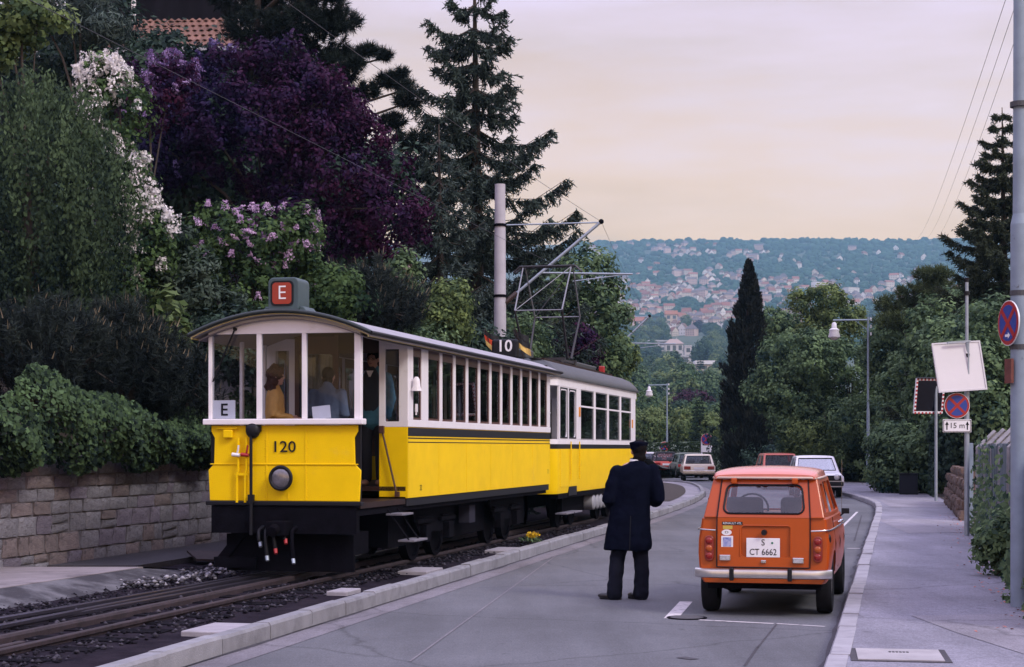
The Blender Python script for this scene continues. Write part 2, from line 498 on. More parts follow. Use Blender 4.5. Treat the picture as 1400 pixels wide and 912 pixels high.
# ------------------------------------------------------------------ road
def asphalt(name, base, grain=1.0, patch=(0.62, 0.8)):
    m = bpy.data.materials.new(name); m.use_nodes = True
    n = m.node_tree.nodes; l = m.node_tree.links; b = n['Principled BSDF']
    b.inputs['Roughness'].default_value = 0.82; b.inputs['Specular IOR Level'].default_value = 0.35
    tc = n.new('ShaderNodeTexCoord')
    def noise(sc_, det, rough=0.6, vec=None):
        z = n.new('ShaderNodeTexNoise'); z.inputs['Scale'].default_value = sc_; z.inputs['Detail'].default_value = det; z.inputs['Roughness'].default_value = rough
        l.new(vec or tc.outputs['Object'], z.inputs['Vector']); return z
    def ramp(src, a, b_, lo=0.3, hi=0.7):
        r = n.new('ShaderNodeValToRGB'); r.color_ramp.elements[0].position = lo; r.color_ramp.elements[1].position = hi
        r.color_ramp.elements[0].color = (a, a, a, 1); r.color_ramp.elements[1].color = (b_, b_, b_, 1); l.new(src, r.inputs[0]); return r.outputs[0]
    def mul(x, y):
        q = n.new('ShaderNodeMix'); q.data_type = 'RGBA'; q.blend_type = 'MULTIPLY'; q.inputs[0].default_value = 1
        if isinstance(x, tuple): q.inputs[6].default_value = x
        else: l.new(x, q.inputs[6])
        l.new(y, q.inputs[7]); return q.outputs[2]
    mp = n.new('ShaderNodeMapping'); mp.inputs['Rotation'].default_value = (0, 0, math.radians(13)); mp.inputs['Scale'].default_value = (1.0, 0.12, 1)
    l.new(tc.outputs['Object'], mp.inputs[0])
    c = mul((*base, 1), ramp(noise(0.35, 7).outputs['Fac'], 0.74, 1.22))
    c = mul(c, ramp(noise(1.6, 6, vec=mp.outputs[0]).outputs['Fac'], 0.80, 1.16))
    c = mul(c, ramp(noise(55, 3, 0.8).outputs['Fac'], 1 - 0.42 * grain, 1 + 0.46 * grain))
    c = mul(c, ramp(noise(14, 5, 0.8).outputs['Fac'], 1 - 0.16 * grain, 1 + 0.16 * grain))
    c = mul(c, ramp(noise(5.5, 2, 0.5).outputs['Fac'], 1.0, 0.60, 0.70, 0.78))
    c = mul(c, ramp(noise(2.2, 10, 0.75).outputs['Fac'], 1.0, 0.72, *patch))
    vo = n.new('ShaderNodeTexVoronoi'); vo.feature = 'DISTANCE_TO_EDGE'; vo.inputs['Scale'].default_value = 0.33
    wob = noise(1.2, 6); wm_ = n.new('ShaderNodeMix'); wm_.data_type = 'RGBA'; wm_.inputs[0].default_value = 0.28
    l.new(tc.outputs['Object'], wm_.inputs[6]); l.new(wob.outputs['Color'], wm_.inputs[7]); l.new(wm_.outputs[2], vo.inputs['Vector'])
    c = mul(c, ramp(vo.outputs['Distance'], 0.62, 1.0, 0.0, 0.006))
    l.new(c, b.inputs['Base Color'])
    bp = n.new('ShaderNodeBump'); bp.inputs['Strength'].default_value = 0.35 * grain; bp.inputs['Distance'].default_value = 0.01
    l.new(noise(90, 3).outputs['Fac'], bp.inputs['Height']); l.new(bp.outputs[0], b.inputs['Normal'])
    return m
M['road'] = asphalt('road asphalt', (0.103, 0.104, 0.117), 1.0)
M['pave'] = asphalt('pavement asphalt', (0.205, 0.196, 0.238), 1.0, (0.55, 0.75))
M['patch'] = asphalt('repair asphalt', (0.225, 0.208, 0.240), 0.9, (0.66, 0.85))
M['gutter'] = asphalt('gutter mortar', (0.17, 0.155, 0.175), 0.9, (0.5, 0.7))
M['darkpatch'] = asphalt('dark asphalt', (0.055, 0.050, 0.060), 0.8)
M['bed'] = mat('oily track bed', (0.009, 0.007, 0.012), 0.95, spec=.05, col2=(0.026, 0.020, 0.028), vscale=3, bump=0.6, bscale=25)
M['earth'] = mat('dark earth', (0.035, 0.024, 0.02), 0.95, var=0.4, vscale=3, bump=0.6, bscale=12)
M['paint'] = mat('worn road paint', (0.55, 0.51, 0.53), 0.75, var=0.1, vscale=6, stain=((0.14, 0.13, 0.15), 9, 0.52, 0.66))

def sheet(name, poly, z, mt, parent=None):
    me = bpy.data.meshes.new(name)
    bm = bmesh.new()
    f = bm.faces.new([bm.verts.new((p[0], p[1], z)) for p in poly])
    bmesh.ops.triangulate(bm, faces=[f])
    bmesh.ops.recalc_face_normals(bm, faces=bm.faces)
    for f in bm.faces:
        if f.normal.z < 0: f.normal_flip()
    bm.to_mesh(me); bm.free()
    me.materials.append(mt)
    o = link_mesh(name, me, parent)
    return o
tag(sheet('road', [(-45, -10), (30, -10), (30, 110), (-45, 110)], 0.0, M['road']), kind='structure')

lk = spline(LKP, 0.5); rk = spline(RKP, 0.5); fn = spline(FNP, 1.0)
# strip between the left kerb and the retaining wall
poly = [(p.x - 0.1, p.y) for p in lk if p.y < 79] + [(wall_x(79), 79), (wall_x(-6), -6)]
tag(sheet('trackbed', poly, 0.010, M['bed']), kind='structure')
# pavement on the right, and the verge beyond its edge
poly = [(p.x + 0.10, p.y) for p in rk] + [(28, 104), (28, -6)]
tag(sheet('pavement', poly, 0.120, M['pave']), kind='structure')
poly = [(p.x + 0.02, p.y) for p in fn] + [(29, 106), (29, -6)]
tag(sheet('verge', poly, 0.135, M['earth']), kind='structure')

def offset_path(path, off):
    out = []
    for i, p in enumerate(path):
        t = (path[min(i + 1, len(path) - 1)] - path[max(i - 1, 0)]).normalized()
        out.append(p + Vector((t.y, -t.x)) * off)     # positive: to the right of travel
    return out

def kerb(name, pts, side, h, w, length, dmax, mt):
    """a row of single kerb stones; side +1 puts the stone to the right of the road-face line"""
    root = empty(name); tag(root, kind='structure')
    path = spline(pts, 0.1)
    acc = 0; a = 0; rng = random.Random(5)
    for i in range(1, len(path)):
        acc += (path[i] - path[i - 1]).length
        if acc >= length or i == len(path) - 1:
            seg = path[a:i + 1]
            if seg[0].y > dmax: break
            if seg[-1].y > 9:
                k = [0, len(seg) // 2, len(seg) - 1]
                L = [seg[j] for j in k]
                t0 = (L[-1] - L[0]).normalized(); g = 0.007
                L[0] = L[0] + t0 * g; L[-1] = L[-1] - t0 * g
                nrm = Vector((t0.y, -t0.x)) * side
                j = rng.uniform(-0.006, 0.006); hz = h + rng.uniform(-0.008, 0.008)
                ch = 0.025
                rings = []
                for p in L:
                    q = p + nrm * j
                    rings.append([(q.x, q.y, -0.03), (q.x, q.y, hz - ch), (q.x + nrm.x * ch * 0.7, q.y + nrm.y * ch * 0.7, hz),
                                  (q.x + nrm.x * w, q.y + nrm.y * w, hz), (q.x + nrm.x * w, q.y + nrm.y * w, -0.03)])
                MB().loft(rings).build('kerb_stone', mt, root)
            a = i; acc = 0
    return root
kerb('kerb_by_track', LKP, -1, 0.155, 0.14, 1.0, 80.5, M['kerb'])
kerb('kerb_by_pavement', RKP, 1, 0.128, 0.16, 1.0, 80, M['kerb2'])
# gutter strip along the track-side kerb
g0 = [p for p in offset_path(lk, 0.03) if 8 < p.y < 76]; g1 = [p for p in offset_path(lk, 0.32) if 8 < p.y < 76]
def strip(name, A, B, z, mt):
    n = len(A); vs = [(p[0], p[1], z) for p in A] + [(p[0], p[1], z) for p in B]
    b = MB(); b.add(vs, [(i, i + 1, n + i + 1, n + i) for i in range(n - 1)]); o = b.build(name, mt); return tag(o, kind='structure')
_gd = [(p, q) for p, q in zip(offset_path(lk, 0.0), offset_path(lk, 0.045)) if 8 < p.y < 76]
strip('gutter_dirt', [(p.x, p.y) for p, q in _gd], [(q.x + .02 * math.sin(q.y * 9) + .015 * math.sin(q.y * 23), q.y) for p, q in _gd], 0.0076, M['darkpatch'])
_gd = [(p, q) for p, q in zip(offset_path(rk, 0.0), offset_path(rk, -0.06)) if 8 < p.y < 70]
strip('gutter_dirt', [(p.x, p.y) for p, q in _gd], [(q.x - .025 * math.sin(q.y * 7) - .015 * math.sin(q.y * 19), q.y) for p, q in _gd], 0.0076, M['darkpatch'])
tag(sheet('gutter', [(p.x, p.y) for p in g0] + [(p.x, p.y) for p in reversed(g1)], 0.0035, M['gutter']), kind='structure')
# planted bed on the island tip
isl = [(p.x - 0.75 - 0.03 * max(0, p.y - 70), p.y - 0.6) for p in lk if 50 < p.y < 77.5]
poly = isl + [(5.6, 77), (5.3, 70), (4.6, 60), (3.9, 50)]
tag(sheet('flower_bed', poly, 0.10, M['earth']), kind='structure')
poly = [(p.x - 0.12, p.y) for p in lk if 42 < p.y < 79] + [(axis_x(79) + 0.6, 79), (axis_x(65) + 0.9, 65), (axis_x(50) + 0.95, 50), (axis_x(42) + 1.0, 42)]
tag(sheet('island_paving', poly, 0.085, M['patch']), kind='structure')

# repairs, markings and covers
tag(sheet('pavement_patch', [(3.92, 12.0), (3.74, 14.2), (3.70, 15.6), (5.1, 15.8), (5.0, 12.0)], 0.124, M['patch']), kind='structure')
tag(sheet('pavement_patch', [(7.2, 30.6), (7.9, 36.5), (10.0, 37.2), (8.55, 31.0)], 0.124, M['patch']), kind='structure')
tag(sheet('pavement_patch', [(9.9, 44), (10.9, 50), (12.6, 50), (11.6, 44)], 0.124, M['patch']), kind='structure')
def quadline(name, a, b, w, z=0.004, mt=None):
    a = Vector(a); b = Vector(b); t = (b - a).normalized(); nn = Vector((t.y, -t.x)) * w / 2
    return tag(sheet(name, [a - nn, a + nn, b + nn, b - nn], z, mt or M['paint']), kind='structure')
def gp(x, y):
    p = at(x, y, ground_d(y)); return (p.x, p.y)
quadline('parking_mark', gp(917, 846), gp(938, 823), 0.14)
quadline('parking_mark', gp(956, 848), gp(1058, 853), 0.07)
quadline('parking_mark', gp(1062, 853), gp(1128, 857), 0.05)
quadline('parking_mark', gp(1158, 750), gp(1190, 750), 0.10)
quadline('tar_seam', gp(1018, 911), gp(1036, 885), .022, .0045, M['darkpatch']); quadline('tar_seam', gp(1035.5, 886), gp(1062, 853.5), .016, .0045, M['darkpatch'])
quadline('tar_seam', gp(1168, 740), gp(1178, 705), .03, .0045, M['darkpatch']); quadline('tar_seam', gp(930, 899), gp(950, 902), .10, .0045, M['darkpatch']); quadline('tar_seam', gp(560, 905), gp(760, 760), .02, .0045, M['gutter'])
quadline('parking_mark', gp(1150, 722), gp(1172, 700), 0.06)
root = empty('manhole_cover', gp(939, 845) + (0,)); tag(root, kind='structure')
b = MB(); b.cyl((0, 0, 0), (0, 0, 0.008), 0.20, n=28); b.build('rim', M['iron'], root)
b = MB(); b.cyl((0, 0, 0.002), (0, 0, 0.011), 0.165, n=28); b.build('lid', mat('manhole iron', (0.075, 0.07, 0.08), 0.6, 0.4, var=0.25, vscale=30), root)
root = empty('pavement_cover', (2.92, 12.72, 0.12), math.radians(-10)); tag(root, kind='structure')
b = MB(); b.box(-0.36, 0.36, -0.5, 0.28, 0.001, 0.006); b.build('frame', M['darkpatch'], root)
b = MB(); b.box(-0.31, 0.31, -0.45, 0.23, 0.002, 0.012); b.build('slab', M['concrete'], root)
for i in range(6):
    b = MB(); b.box(-0.07 + i * 0.026, -0.052 + i * 0.026, -0.01, 0.05, 0.003, 0.014); b.build('slot', M['black'], root)

# ------------------------------------------------------------------ track
def rail_profile():
    return [(-0.06, 0), (0.06, 0), (0.06, 0.012), (0.012, 0.03), (0.012, 0.085), (0.034, 0.095), (0.034, 0.125), (0.026, 0.132), (-0.026, 0.132), (-0.034, 0.125), (-0.034, 0.095), (-0.012, 0.085), (-0.012, 0.03), (-0.06, 0.012)]
def rail(name, path, mt, parent, z=-0.055, prof=None, k=1.0):
    prof = prof or rail_profile(); rings = []
    for i, p in enumerate(path):
        t = (path[min(i + 1, len(path) - 1)] - path[max(i - 1, 0)]).normalized(); n = Vector((t.y, -t.x))
        rings.append([(p.x + n.x * a * k, p.y + n.y * a * k, z + c) for a, c in prof])
    return MB().loft(rings).build(name, mt, parent, smooth=25)
track = empty('track'); tag(track, kind='structure')
axp = [Vector((axis_x(d), d)) for d in np.arange(5, 78, 1.0)]
rail('rail', offset_path(axp, 0.5), M['rust'], track)
rail('rail', offset_path(axp, -0.5), M['rail'], track)
near = [p for p in axp if p.y < 40]
rail('rack_rail', offset_path(near, 0.0), M['rust'], track, -0.02, [(-0.05, 0), (0.05, 0), (0.05, 0.08), (0.035, 0.10), (-0.035, 0.10), (-0.05, 0.08)])
# the turnout's second pair of rails, running off to the left in front
div = [Vector((axis_x(d) - 0.5 - 0.0042 * max(0, 24 - d) ** 2 - 0.10, d)) for d in np.arange(6, 25, 1.0)]
rail('rail', div, M['rail'], track)
rail('rail', offset_path(div, 0.30), M['rail'], track, -0.075)
rail('guard_rail', [Vector((axis_x(d) + 0.36, d)) for d in np.arange(8, 14.6, 1.0)], M['rust'], track, -0.06)
sl_mesh = MB().box(-1.0, 1.0, -0.13, 0.13, -0.1, 0.022).mesh('sleeper', mat('oily sleeper', (0.008, 0.007, 0.010), 0.95, spec=.04, var=0.4, vscale=8, rnd=0.2, stretch=(0.2, 1, 1)))
for k in range(30):
    d = 10.0 + k * 0.68
    o = link_mesh('sleeper', sl_mesh, track, (axis_x(d), d, 0.0), (0, 0, -math.atan(0.24)))
# pale concrete pads beside the right rail
pad_m = mat('pale concrete pad', (0.30, 0.275, 0.305), 0.85, var=0.14, vscale=5, bump=0.2, stain=((0.2, 0.19, 0.2), 3, 0.55, 0.75))
for (px, py, w, l_) in ((300, 857, 0.42, 0.75), (575, 778, 0.40, 0.8), (688, 750, 0.40, 0.9), (470, 806, 0.25, 0.5)):
    d = ground_d(py, 0.06); p = at(px, py, d)
    o = MB().box(-w / 2, w / 2, -l_ / 2, l_ / 2, -0.05, 0.058).build('cover_pad', pad_m, None, bev=0.012, loc=(p.x, p.y, 0), rot=(0, 0, -math.atan(0.235))); tag(o, kind='structure')
# ballast: loose stones between rails and edges
rng = np.random.default_rng(3)
def rocks(name, pts, smin, smax, mt, parent=None):
    base = np.array([(0, 0, 1), (0.95, 0, -.2), (0.3, .9, -.2), (-.8, .55, -.25), (-.8, -.6, -.2), (.3, -.9, -.25), (0, 0, -.8)])
    fc = np.array([(0, 1, 2), (0, 2, 3), (0, 3, 4), (0, 4, 5), (0, 5, 1), (6, 2, 1), (6, 3, 2), (6, 4, 3), (6, 5, 4), (6, 1, 5)])
    n = len(pts); s = rng.uniform(smin, smax, n)
    V = base[None] * (1 + rng.uniform(-.3, .3, (n, 7, 3)))
    a = rng.uniform(0, 6.28, n); ca, sa = np.cos(a)[:, None], np.sin(a)[:, None]
    x = V[..., 0] * ca - V[..., 1] * sa; y = V[..., 0] * sa + V[..., 1] * ca
    V = np.stack([x, y, V[..., 2] * 0.55], 2) * s[:, None, None] + pts[:, None, :]
    Fq = (fc[None] + (np.arange(n) * 7)[:, None, None]).reshape(-1, 3)
    tint = np.repeat(rng.uniform(0, 1, n) ** 2.2, 7)
    o = link_mesh(name, arrays_mesh(name, V.reshape(-1, 3), Fq, mt, tint), parent); o['kind'] = 'stuff'; return o
m_bal = leaf('ballast stone', (0.008, 0.007, 0.011), (0.075, 0.068, 0.085), trans=0, rough=0.9, spec=.05)
pts = []
while len(pts) < 6000:
    d = 10 + 26 * rng.random() ** 1.5
    u = rng.uniform(-2.35, 1.15)
    if abs(abs(u) - 0.5) < 0.09 or abs(u) < 0.09: continue
    if rng.random() < 0.55 and -0.45 < u < 0.45: continue
    X = axis_x(d) + u
    if X < wall_x(d) + 1.7 and d < 21.5: continue
    if X > lerp_line(LKP, d) - 0.24: continue
    pts.append((X, d, 0.022 + rng.uniform(-.008, .012)))
rocks('ballast', np.array(pts), 0.014, 0.038, m_bal)
m_bal2 = leaf('light ballast stone', (0.03, 0.028, 0.036), (0.40, 0.38, 0.43), trans=0, rough=0.85)
pts = []
for _ in range(520):
    d = rng.uniform(19.8, 25.5); u = rng.normal(-1.40, 0.20)
    pts.append((axis_x(d) + u, d, 0.035 + abs(rng.normal(0, .03))))
rocks('ballast', np.array(pts), 0.02, 0.05, m_bal2)

# ------------------------------------------------------------------ platform edge at the wall foot
plat = empty('platform'); tag(plat, kind='structure')
e = lambda d: -5.62 + 0.26 * (d - 18.2)
b = MB()
b.add([(wall_x(9) , 9, 0.15), (e(9), 9, 0.15), (e(21.6), 21.6, 0.15), (wall_x(21.6), 21.6, 0.15), (e(9), 9, 0.0), (e(21.6), 21.6, 0.0), (wall_x(21.6), 21.6, 0.0)], [(0, 1, 2, 3), (1, 4, 5, 2), (2, 5, 6, 3)])
b.build('deck', mat('platform concrete', (0.25, 0.215, 0.23), 0.85, var=0.16, vscale=2, bump=0.25, stain=((0.11, 0.09, 0.10), 1.1, 0.50, 0.66)), plat)
b = MB()
b.add([(e(9) + .02, 9, 0.146), (e(9) + .5, 9, 0.012), (e(22.6) + .62, 22.6, 0.012), (e(21.4) + .02, 21.4, 0.146)], [(0, 1, 2, 3)])
b.add([(e(21.6) + .02, 21.62, 0.146), (e(22.6) + .62, 22.6, 0.012), (wall_x(22.6), 22.6, 0.012), (wall_x(21.6), 21.62, 0.146)], [(0, 1, 2, 3)])
b.build('ramp', mat('grey ramp concrete', (0.12, 0.115, 0.13), 0.85, var=0.2, vscale=2.5, bump=0.3, stain=((0.03, 0.027, 0.035), 1.6, 0.40, 0.56)), plat)
b = MB(); b.add([(wall_x(22.7), 22.7, 0.09), (wall_x(22.7) + 1.25, 22.7, 0.09), (wall_x(60) + 1.25, 60, 0.09), (wall_x(60), 60, 0.09), (wall_x(22.7) + 1.25, 22.7, 0.0), (wall_x(60) + 1.25, 60, 0.0), (wall_x(22.7), 22.7, 0.0)], [(0, 1, 2, 3), (1, 4, 5, 2), (0, 6, 4, 1)])
b.build('walkway', M['darkpatch'], plat)
o = MB().box(-0.28, 0.28, -0.35, 0.35, 0, 0.03).build('sheet', M['rust'], plat, loc=(-4.35, 24.3, 0.10), rot=(0.12, 0.05, 0.4)); o.name = 'iron_plate'

# ------------------------------------------------------------------ retaining wall of single stones
rw = empty('retaining_wall', (0, 0, 0)); tag(rw, 'old rough stone retaining wall at the foot of the overgrown bank', 'wall')
wdir = Vector((0.22, 1, 0)).normalized(); wn = Vector((1, -0.22, 0)).normalized(); wang = math.atan2(-0.22, 1)   # outward normal faces the track
def wp(s_, out, z):   # s_: metres along from d = 0
    return Vector((-11.3, 0, 0)) + wdir * s_ + wn * out + Vector((0, 0, z))
m_joint = mat('wall mortar', (0.150, 0.138, 0.160), 0.95, var=0.3, vscale=4, bump=0.5, bscale=15)
b = MB(); vs = [wp(4, -0.012, 0), wp(66, -0.012, 0), wp(66, -0.012, 1.55), wp(4, -0.012, 1.55), wp(4, -0.5, 0), wp(66, -0.5, 0), wp(66, -0.5, 1.55), wp(4, -0.5, 1.55)]
b.add(vs, [(0, 1, 2, 3), (4, 7, 6, 5), (3, 2, 6, 7), (0, 3, 7, 4), (1, 5, 6, 2), (0, 4, 5, 1)]); b.build('core', m_joint, rw)
DARKST = ((0.07, 0.06, 0.08), 3.5, 0.50, 0.66)
stone_mats = [mat('wall stone grey', (0.12, 0.112, 0.135), 0.92, col2=(0.22, 0.21, 0.245), vscale=5, bump=0.9, bscale=14, rnd=0.15, stain=((0.07, 0.06, 0.07), 3.5, 0.54, 0.68)),
              mat('wall stone brown', (0.12, 0.095, 0.105), 0.92, col2=(0.22, 0.175, 0.18), vscale=5, bump=0.9, bscale=14, rnd=0.15, stain=((0.06, 0.05, 0.06), 3.5, 0.54, 0.68)),
              mat('wall stone violet', (0.11, 0.092, 0.13), 0.92, col2=(0.19, 0.165, 0.215), vscale=5, bump=0.9, bscale=14, rnd=0.15, stain=((0.06, 0.05, 0.06), 3.5, 0.54, 0.68))]
srng = random.Random(11)
def stone_mesh(mt):
    """one rough block, unit size, front face bulging to +y... kept to about 50 triangles"""
    n = 4; vs = []; fs = []
    for j in range(n):
        for i in range(n):
            u, v = i / (n - 1) - .5, j / (n - 1) - .5
            edge = max(abs(u), abs(v)) > 0.45
            k = 0.94 + srng.uniform(-.05, .05) if edge else 1
            vs.append((u * k + (0 if edge else srng.uniform(-.06, .06)), -0.5 + (0.13 if edge else 0) + srng.uniform(-.14, .10), v * k + (0 if edge else srng.uniform(-.06, .06))))
    for j in range(n - 1):
        for i in range(n - 1):
            a = j * n + i; fs.append((a, a + 1, a + n + 1, a + n))
    ring = [0, 1, 2, 3, 7, 11, 15, 14, 13, 12, 8, 4]
    b0 = len(vs)
    for r in ring: vs.append((vs[r][0] * 1.0, 0.5, vs[r][2] * 1.0))
    for i in range(12):
        j = (i + 1) % 12; fs.append((ring[j], ring[i], b0 + i, b0 + j))
    b = MB(); b.add(vs, fs); return b.mesh('stone', mt, smooth=50)
stone_meshes = [stone_mesh(stone_mats[k % 3]) for k in range(9)]
z = 0.02; row = 0
while z < 1.5:
    h = srng.uniform(0.17, 0.29)
    if z + h > 1.45: h = 1.58 - z
    s_ = 19.2 + srng.uniform(0, 0.3)
    while s_ < 33.5:
        L = srng.choice((0.28, 0.38, 0.46, 0.52, 0.62)) * srng.uniform(0.9, 1.1)
        split = srng.random() < 0.12 and h > 0.22
        for (zz, hh) in (((z, h),) if not split else ((z, h * .48), (z + h * .5, h * .5))):
            c = wp(s_ + L / 2, -0.046 + srng.uniform(-.004, .020), zz + hh / 2)
            k = srng.choices(range(9), weights=(4, 2, 3, 4, 2, 3, 4, 2, 3))[0]
            link_mesh('stone', stone_meshes[k], rw, c, (srng.uniform(-.02, .02), srng.uniform(-.025, .025), math.pi / 2 + wang), (L - 0.010, 0.13, hh - 0.010))
        s_ += L
    z += h; row += 1

# ------------------------------------------------------------------ planted bank behind the wall
_rows2 = np.arange(2, 112, 2.0); _us = np.array([0.45, 1.0, 2.0, 3.5, 6, 9, 13, 18, 26, 40, 70])
V = []
for d in _rows2:
    for u in _us:
        base = 1.5 if d < 68 else 1.5 * max(0, (112 - d) / 44)
        zz = base + 0.40 * min(u, 14) + 0.16 * max(0, u - 14) + 0.12 * math.sin(u * 1.7 + d * .6)
        fade = min(1, max(0, (112 - d) / 30)); V.append((wall_x(d) - u, d, zz * fade + (0.0 if fade > 0 else -.3)))
V = np.array(V); nc = len(_us)
_i = (np.arange(len(_rows2) - 1)[:, None] * nc + np.arange(nc - 1)[None, :]).ravel()
o = link_mesh('bank', arrays_mesh('bank', V, np.stack([_i, _i + nc, _i + nc + 1, _i + 1], 1), M['earth'])); tag(o, kind='structure')
def bank_z(X, d):
    u = wall_x(d) - X
    return max(0, (1.5 + 0.40 * min(u, 14) + 0.16 * max(0, u - 14)) * min(1, max(0, (112 - d) / 30))) if u > 0 else 0.0

# ------------------------------------------------------------------ low field-stone wall on the right
fw = empty('field_stone_wall'); tag(fw, 'low brown field stone wall at the pavement edge beyond the white panel', 'wall')
m_fs = mat('brown field stone', (0.075, 0.05, 0.042), 0.95, col2=(0.15, 0.10, 0.08), vscale=4, bump=0.9, bscale=12, rnd=0.3)
fmesh = []
for k in range(5):
    me = stone_mesh(m_fs); fmesh.append(me)
for k in range(24):
    d = 36.0 + k * 0.5; X = lerp_line(FNP, d) + 0.05
    for r in range(5):
        if r == 4 and srng.random() < .3: continue
        link_mesh('stone', fmesh[srng.randrange(5)], fw, (X + srng.uniform(-.03, .03) + 0.05 * r, d + (0.25 if r % 2 else 0), 0.12 + 0.11 + r * 0.21),
                  (srng.uniform(-.06, .06), srng.uniform(-.06, .06), math.pi / 2 - math.atan(0.228) + math.pi), (0.50, 0.22, 0.215))
# ------------------------------------------------------------------ tram cars; local axes: x right, y away from the camera along the track, z up
TROT = -math.atan(0.24)
TLOC = Vector((-7.8 + 0.24 * 20.76, 20.76, 0.0))
TM = Matrix.Translation(TLOC) @ Matrix.Rotation(TROT, 4, 'Z')
def arc_roof(b, hw, ze, za, th, y0, y1, mi=0, n=18, end_drop=0.0, pw=2.0):
    """bowed roof shell"""
    ny = 8
    def prof(k, off, sag):
        u = -1 + 2 * k / n
        return (u * hw, ze + (za - ze - sag) * (1 - abs(u) ** pw) - off)
    rings = []
    for j in range(ny + 1):
        t = j / ny; y = y0 + (y1 - y0) * t
        sag = end_drop * (max(0, abs(2 * t - 1) - .7) / .3) ** 2
        top = [(prof(k, 0, sag)[0], y, prof(k, 0, sag)[1]) for k in range(n + 1)]
        bot = [(prof(k, th, sag)[0], y, prof(k, th, sag)[1]) for k in range(n, -1, -1)]
        rings.append(top + bot)
    return b.loft(rings, mi)
def rrect(x0, x1, z0, z1, r, n=6):
    pts = []
    for cx, cz, a0 in ((x1 - r, z1 - r, 0), (x0 + r, z1 - r, 90), (x0 + r, z0 + r, 180), (x1 - r, z0 + r, 270)):
        for k in range(n + 1): a = math.radians(a0 + 90 * k / n); pts.append((cx + r * math.cos(a), cz + r * math.sin(a)))
    return pts
def wheel(parent, x, y, r, mt_t, w=0.12, name='wheel'):
    s = 1 if x > 0 else -1
    b = MB()
    prof = [(0.10, 0.02), (0.30 * r / .35, 0.03), (r * .82, 0.045), (r * .84, 0.0), (r, 0.0), (r * 1.0, w), (r * .84, w), (r * .8, w * .7), (0.06, w * .7)]
    n = 24; rings = []
    for rr, off in prof:
        rings.append([(x - s * off, y + rr * math.cos(2 * math.pi * k / n), r + rr * math.sin(2 * math.pi * k / n)) for k in range(n)])
    b.loft(rings)
    return b.build(name, mt_t, parent, smooth=35)

# ================================================================== the leading car, number 120
t1 = empty('tram_car', TLOC, TROT)
tag(t1, 'open-platform yellow and white tram car numbered 120, nearest of the two cars', 'tram')
HW = 1.0
Y, W, K = M['yellow'], M['white'], M['black']
# front dash with cut-out upper corners
dash = [(-HW + .02, 1.02), (HW - .02, 1.02), (HW, 1.40), (HW - .075, 1.475), (HW - .085, 1.80), (HW - .04, 1.88), (HW - .04, 1.955), (-HW + .04, 1.955), (-HW + .04, 1.88), (-HW + .085, 1.80), (-HW + .075, 1.475), (-HW, 1.40)]
MB().prism(dash, 'y', 0.0, 0.035).build('front_panel', Y, t1, bev=0.008)
for s in (-1, 1):
    MB().box(s * HW * .985, s * (HW - .12), 0.045, 0.075, 1.02, 1.96).build('corner_backing', K, t1)
b = MB(); b.box(-HW + .03, HW - .03, -0.012, -0.001, 1.468, 1.482); b.build('dash_moulding', Y, t1, bev=.003)
for x0 in (-0.225, 0.29, 0.06):
    z0, z1 = (1.03, 1.94) if x0 != .06 else (1.03, 1.12)
    MB().box(x0 - .011, x0 + .011, -0.008, -0.001, z0, z1).build('seam_strip', Y, t1, bev=.003)
rv = MB()
for x0 in (-0.245, 0.31):
    for k in range(9): rv.ellipsoid((x0, -0.001, 1.08 + k * .1), (.008, .006, .008), 8, 5)
rv.build('rivets', Y, t1).__setitem__('kind', 'stuff')
MB().box(-HW - .02, HW + .02, -0.045, 0.06, 0.965, 1.018).build('buffer_beam', K, t1, bev=.01)
MB().box(-HW + .05, HW - .05, -0.02, 0.10, 0.62, 0.962).build('front_apron', M['iron'], t1)
# headlamp
hl = MB(); hl.cyl((0.0, -0.10, 1.305), (0.0, -0.002, 1.305), 0.138, 0.12, n=28); o = hl.build('headlamp', K, t1, smooth=40)
MB().tube([(0 + .137 * math.cos(a), -0.102, 1.305 + .137 * math.sin(a)) for a in np.linspace(0, 2 * math.pi, 29)], .022, 8, caps=False).build('rim', K, o, smooth=60)
b = MB(); b.ellipsoid((0, -0.098, 1.305), (.125, .03, .125), 20, 10); b.build('lens', mat('lamp lens', (0.20, 0.19, 0.22), 0.16, 0.5, var=.2, vscale=30), o, smooth=60)
text('number', '120', 0.195, K, t1, (0.005, -0.014, 1.685), (math.pi / 2, 0, 0), 0.002, sx=1.12, bold=.001)
# pipes, taps, bell hood and coupling pole on the left half
for x0, zt in ((-0.60, 1.80), (-0.49, 1.80)):
    MB().tube([(x0, -.045, 1.0), (x0, -.045, 1.36), (x0 + .02, -.05, 1.40), (x0 + .02, -.05, zt)], .017, 8).build('air_pipe', Y, t1, smooth=60)
MB().box(-.63, -.45, -.055, -.03, 1.335, 1.365).build('pipe_clip', Y, t1)
MB().box(-.78, -.66, -.06, -.001, 1.80, 1.90).build('hook_plate', Y, t1, bev=.01)
MB().box(-.88, -.60, -.03, -.001, 1.905, 1.935).build('top_rail', Y, t1, bev=.006)
for x0, m_ in ((-.60, M['signwhite']), (-.48, M['red'])):
    b = MB(); b.cyl((x0 - .05, -.07, 1.595), (x0 + .05, -.07, 1.585), .026, .022, 10); b.tube([(x0 + .01, -.07, 1.59), (x0 + .035, -.085, 1.66), (x0 + .04, -.085, 1.71)], .012, 7); b.build('brake_tap', m_, t1, smooth=45)
b = MB(); b.ellipsoid((-.385, -.05, 1.89), (.095, .06, .10), 16, 9); b.box(-.48, -.29, -.05, -.002, 1.88, 1.955); b.build('bell_hood', K, t1, smooth=50)
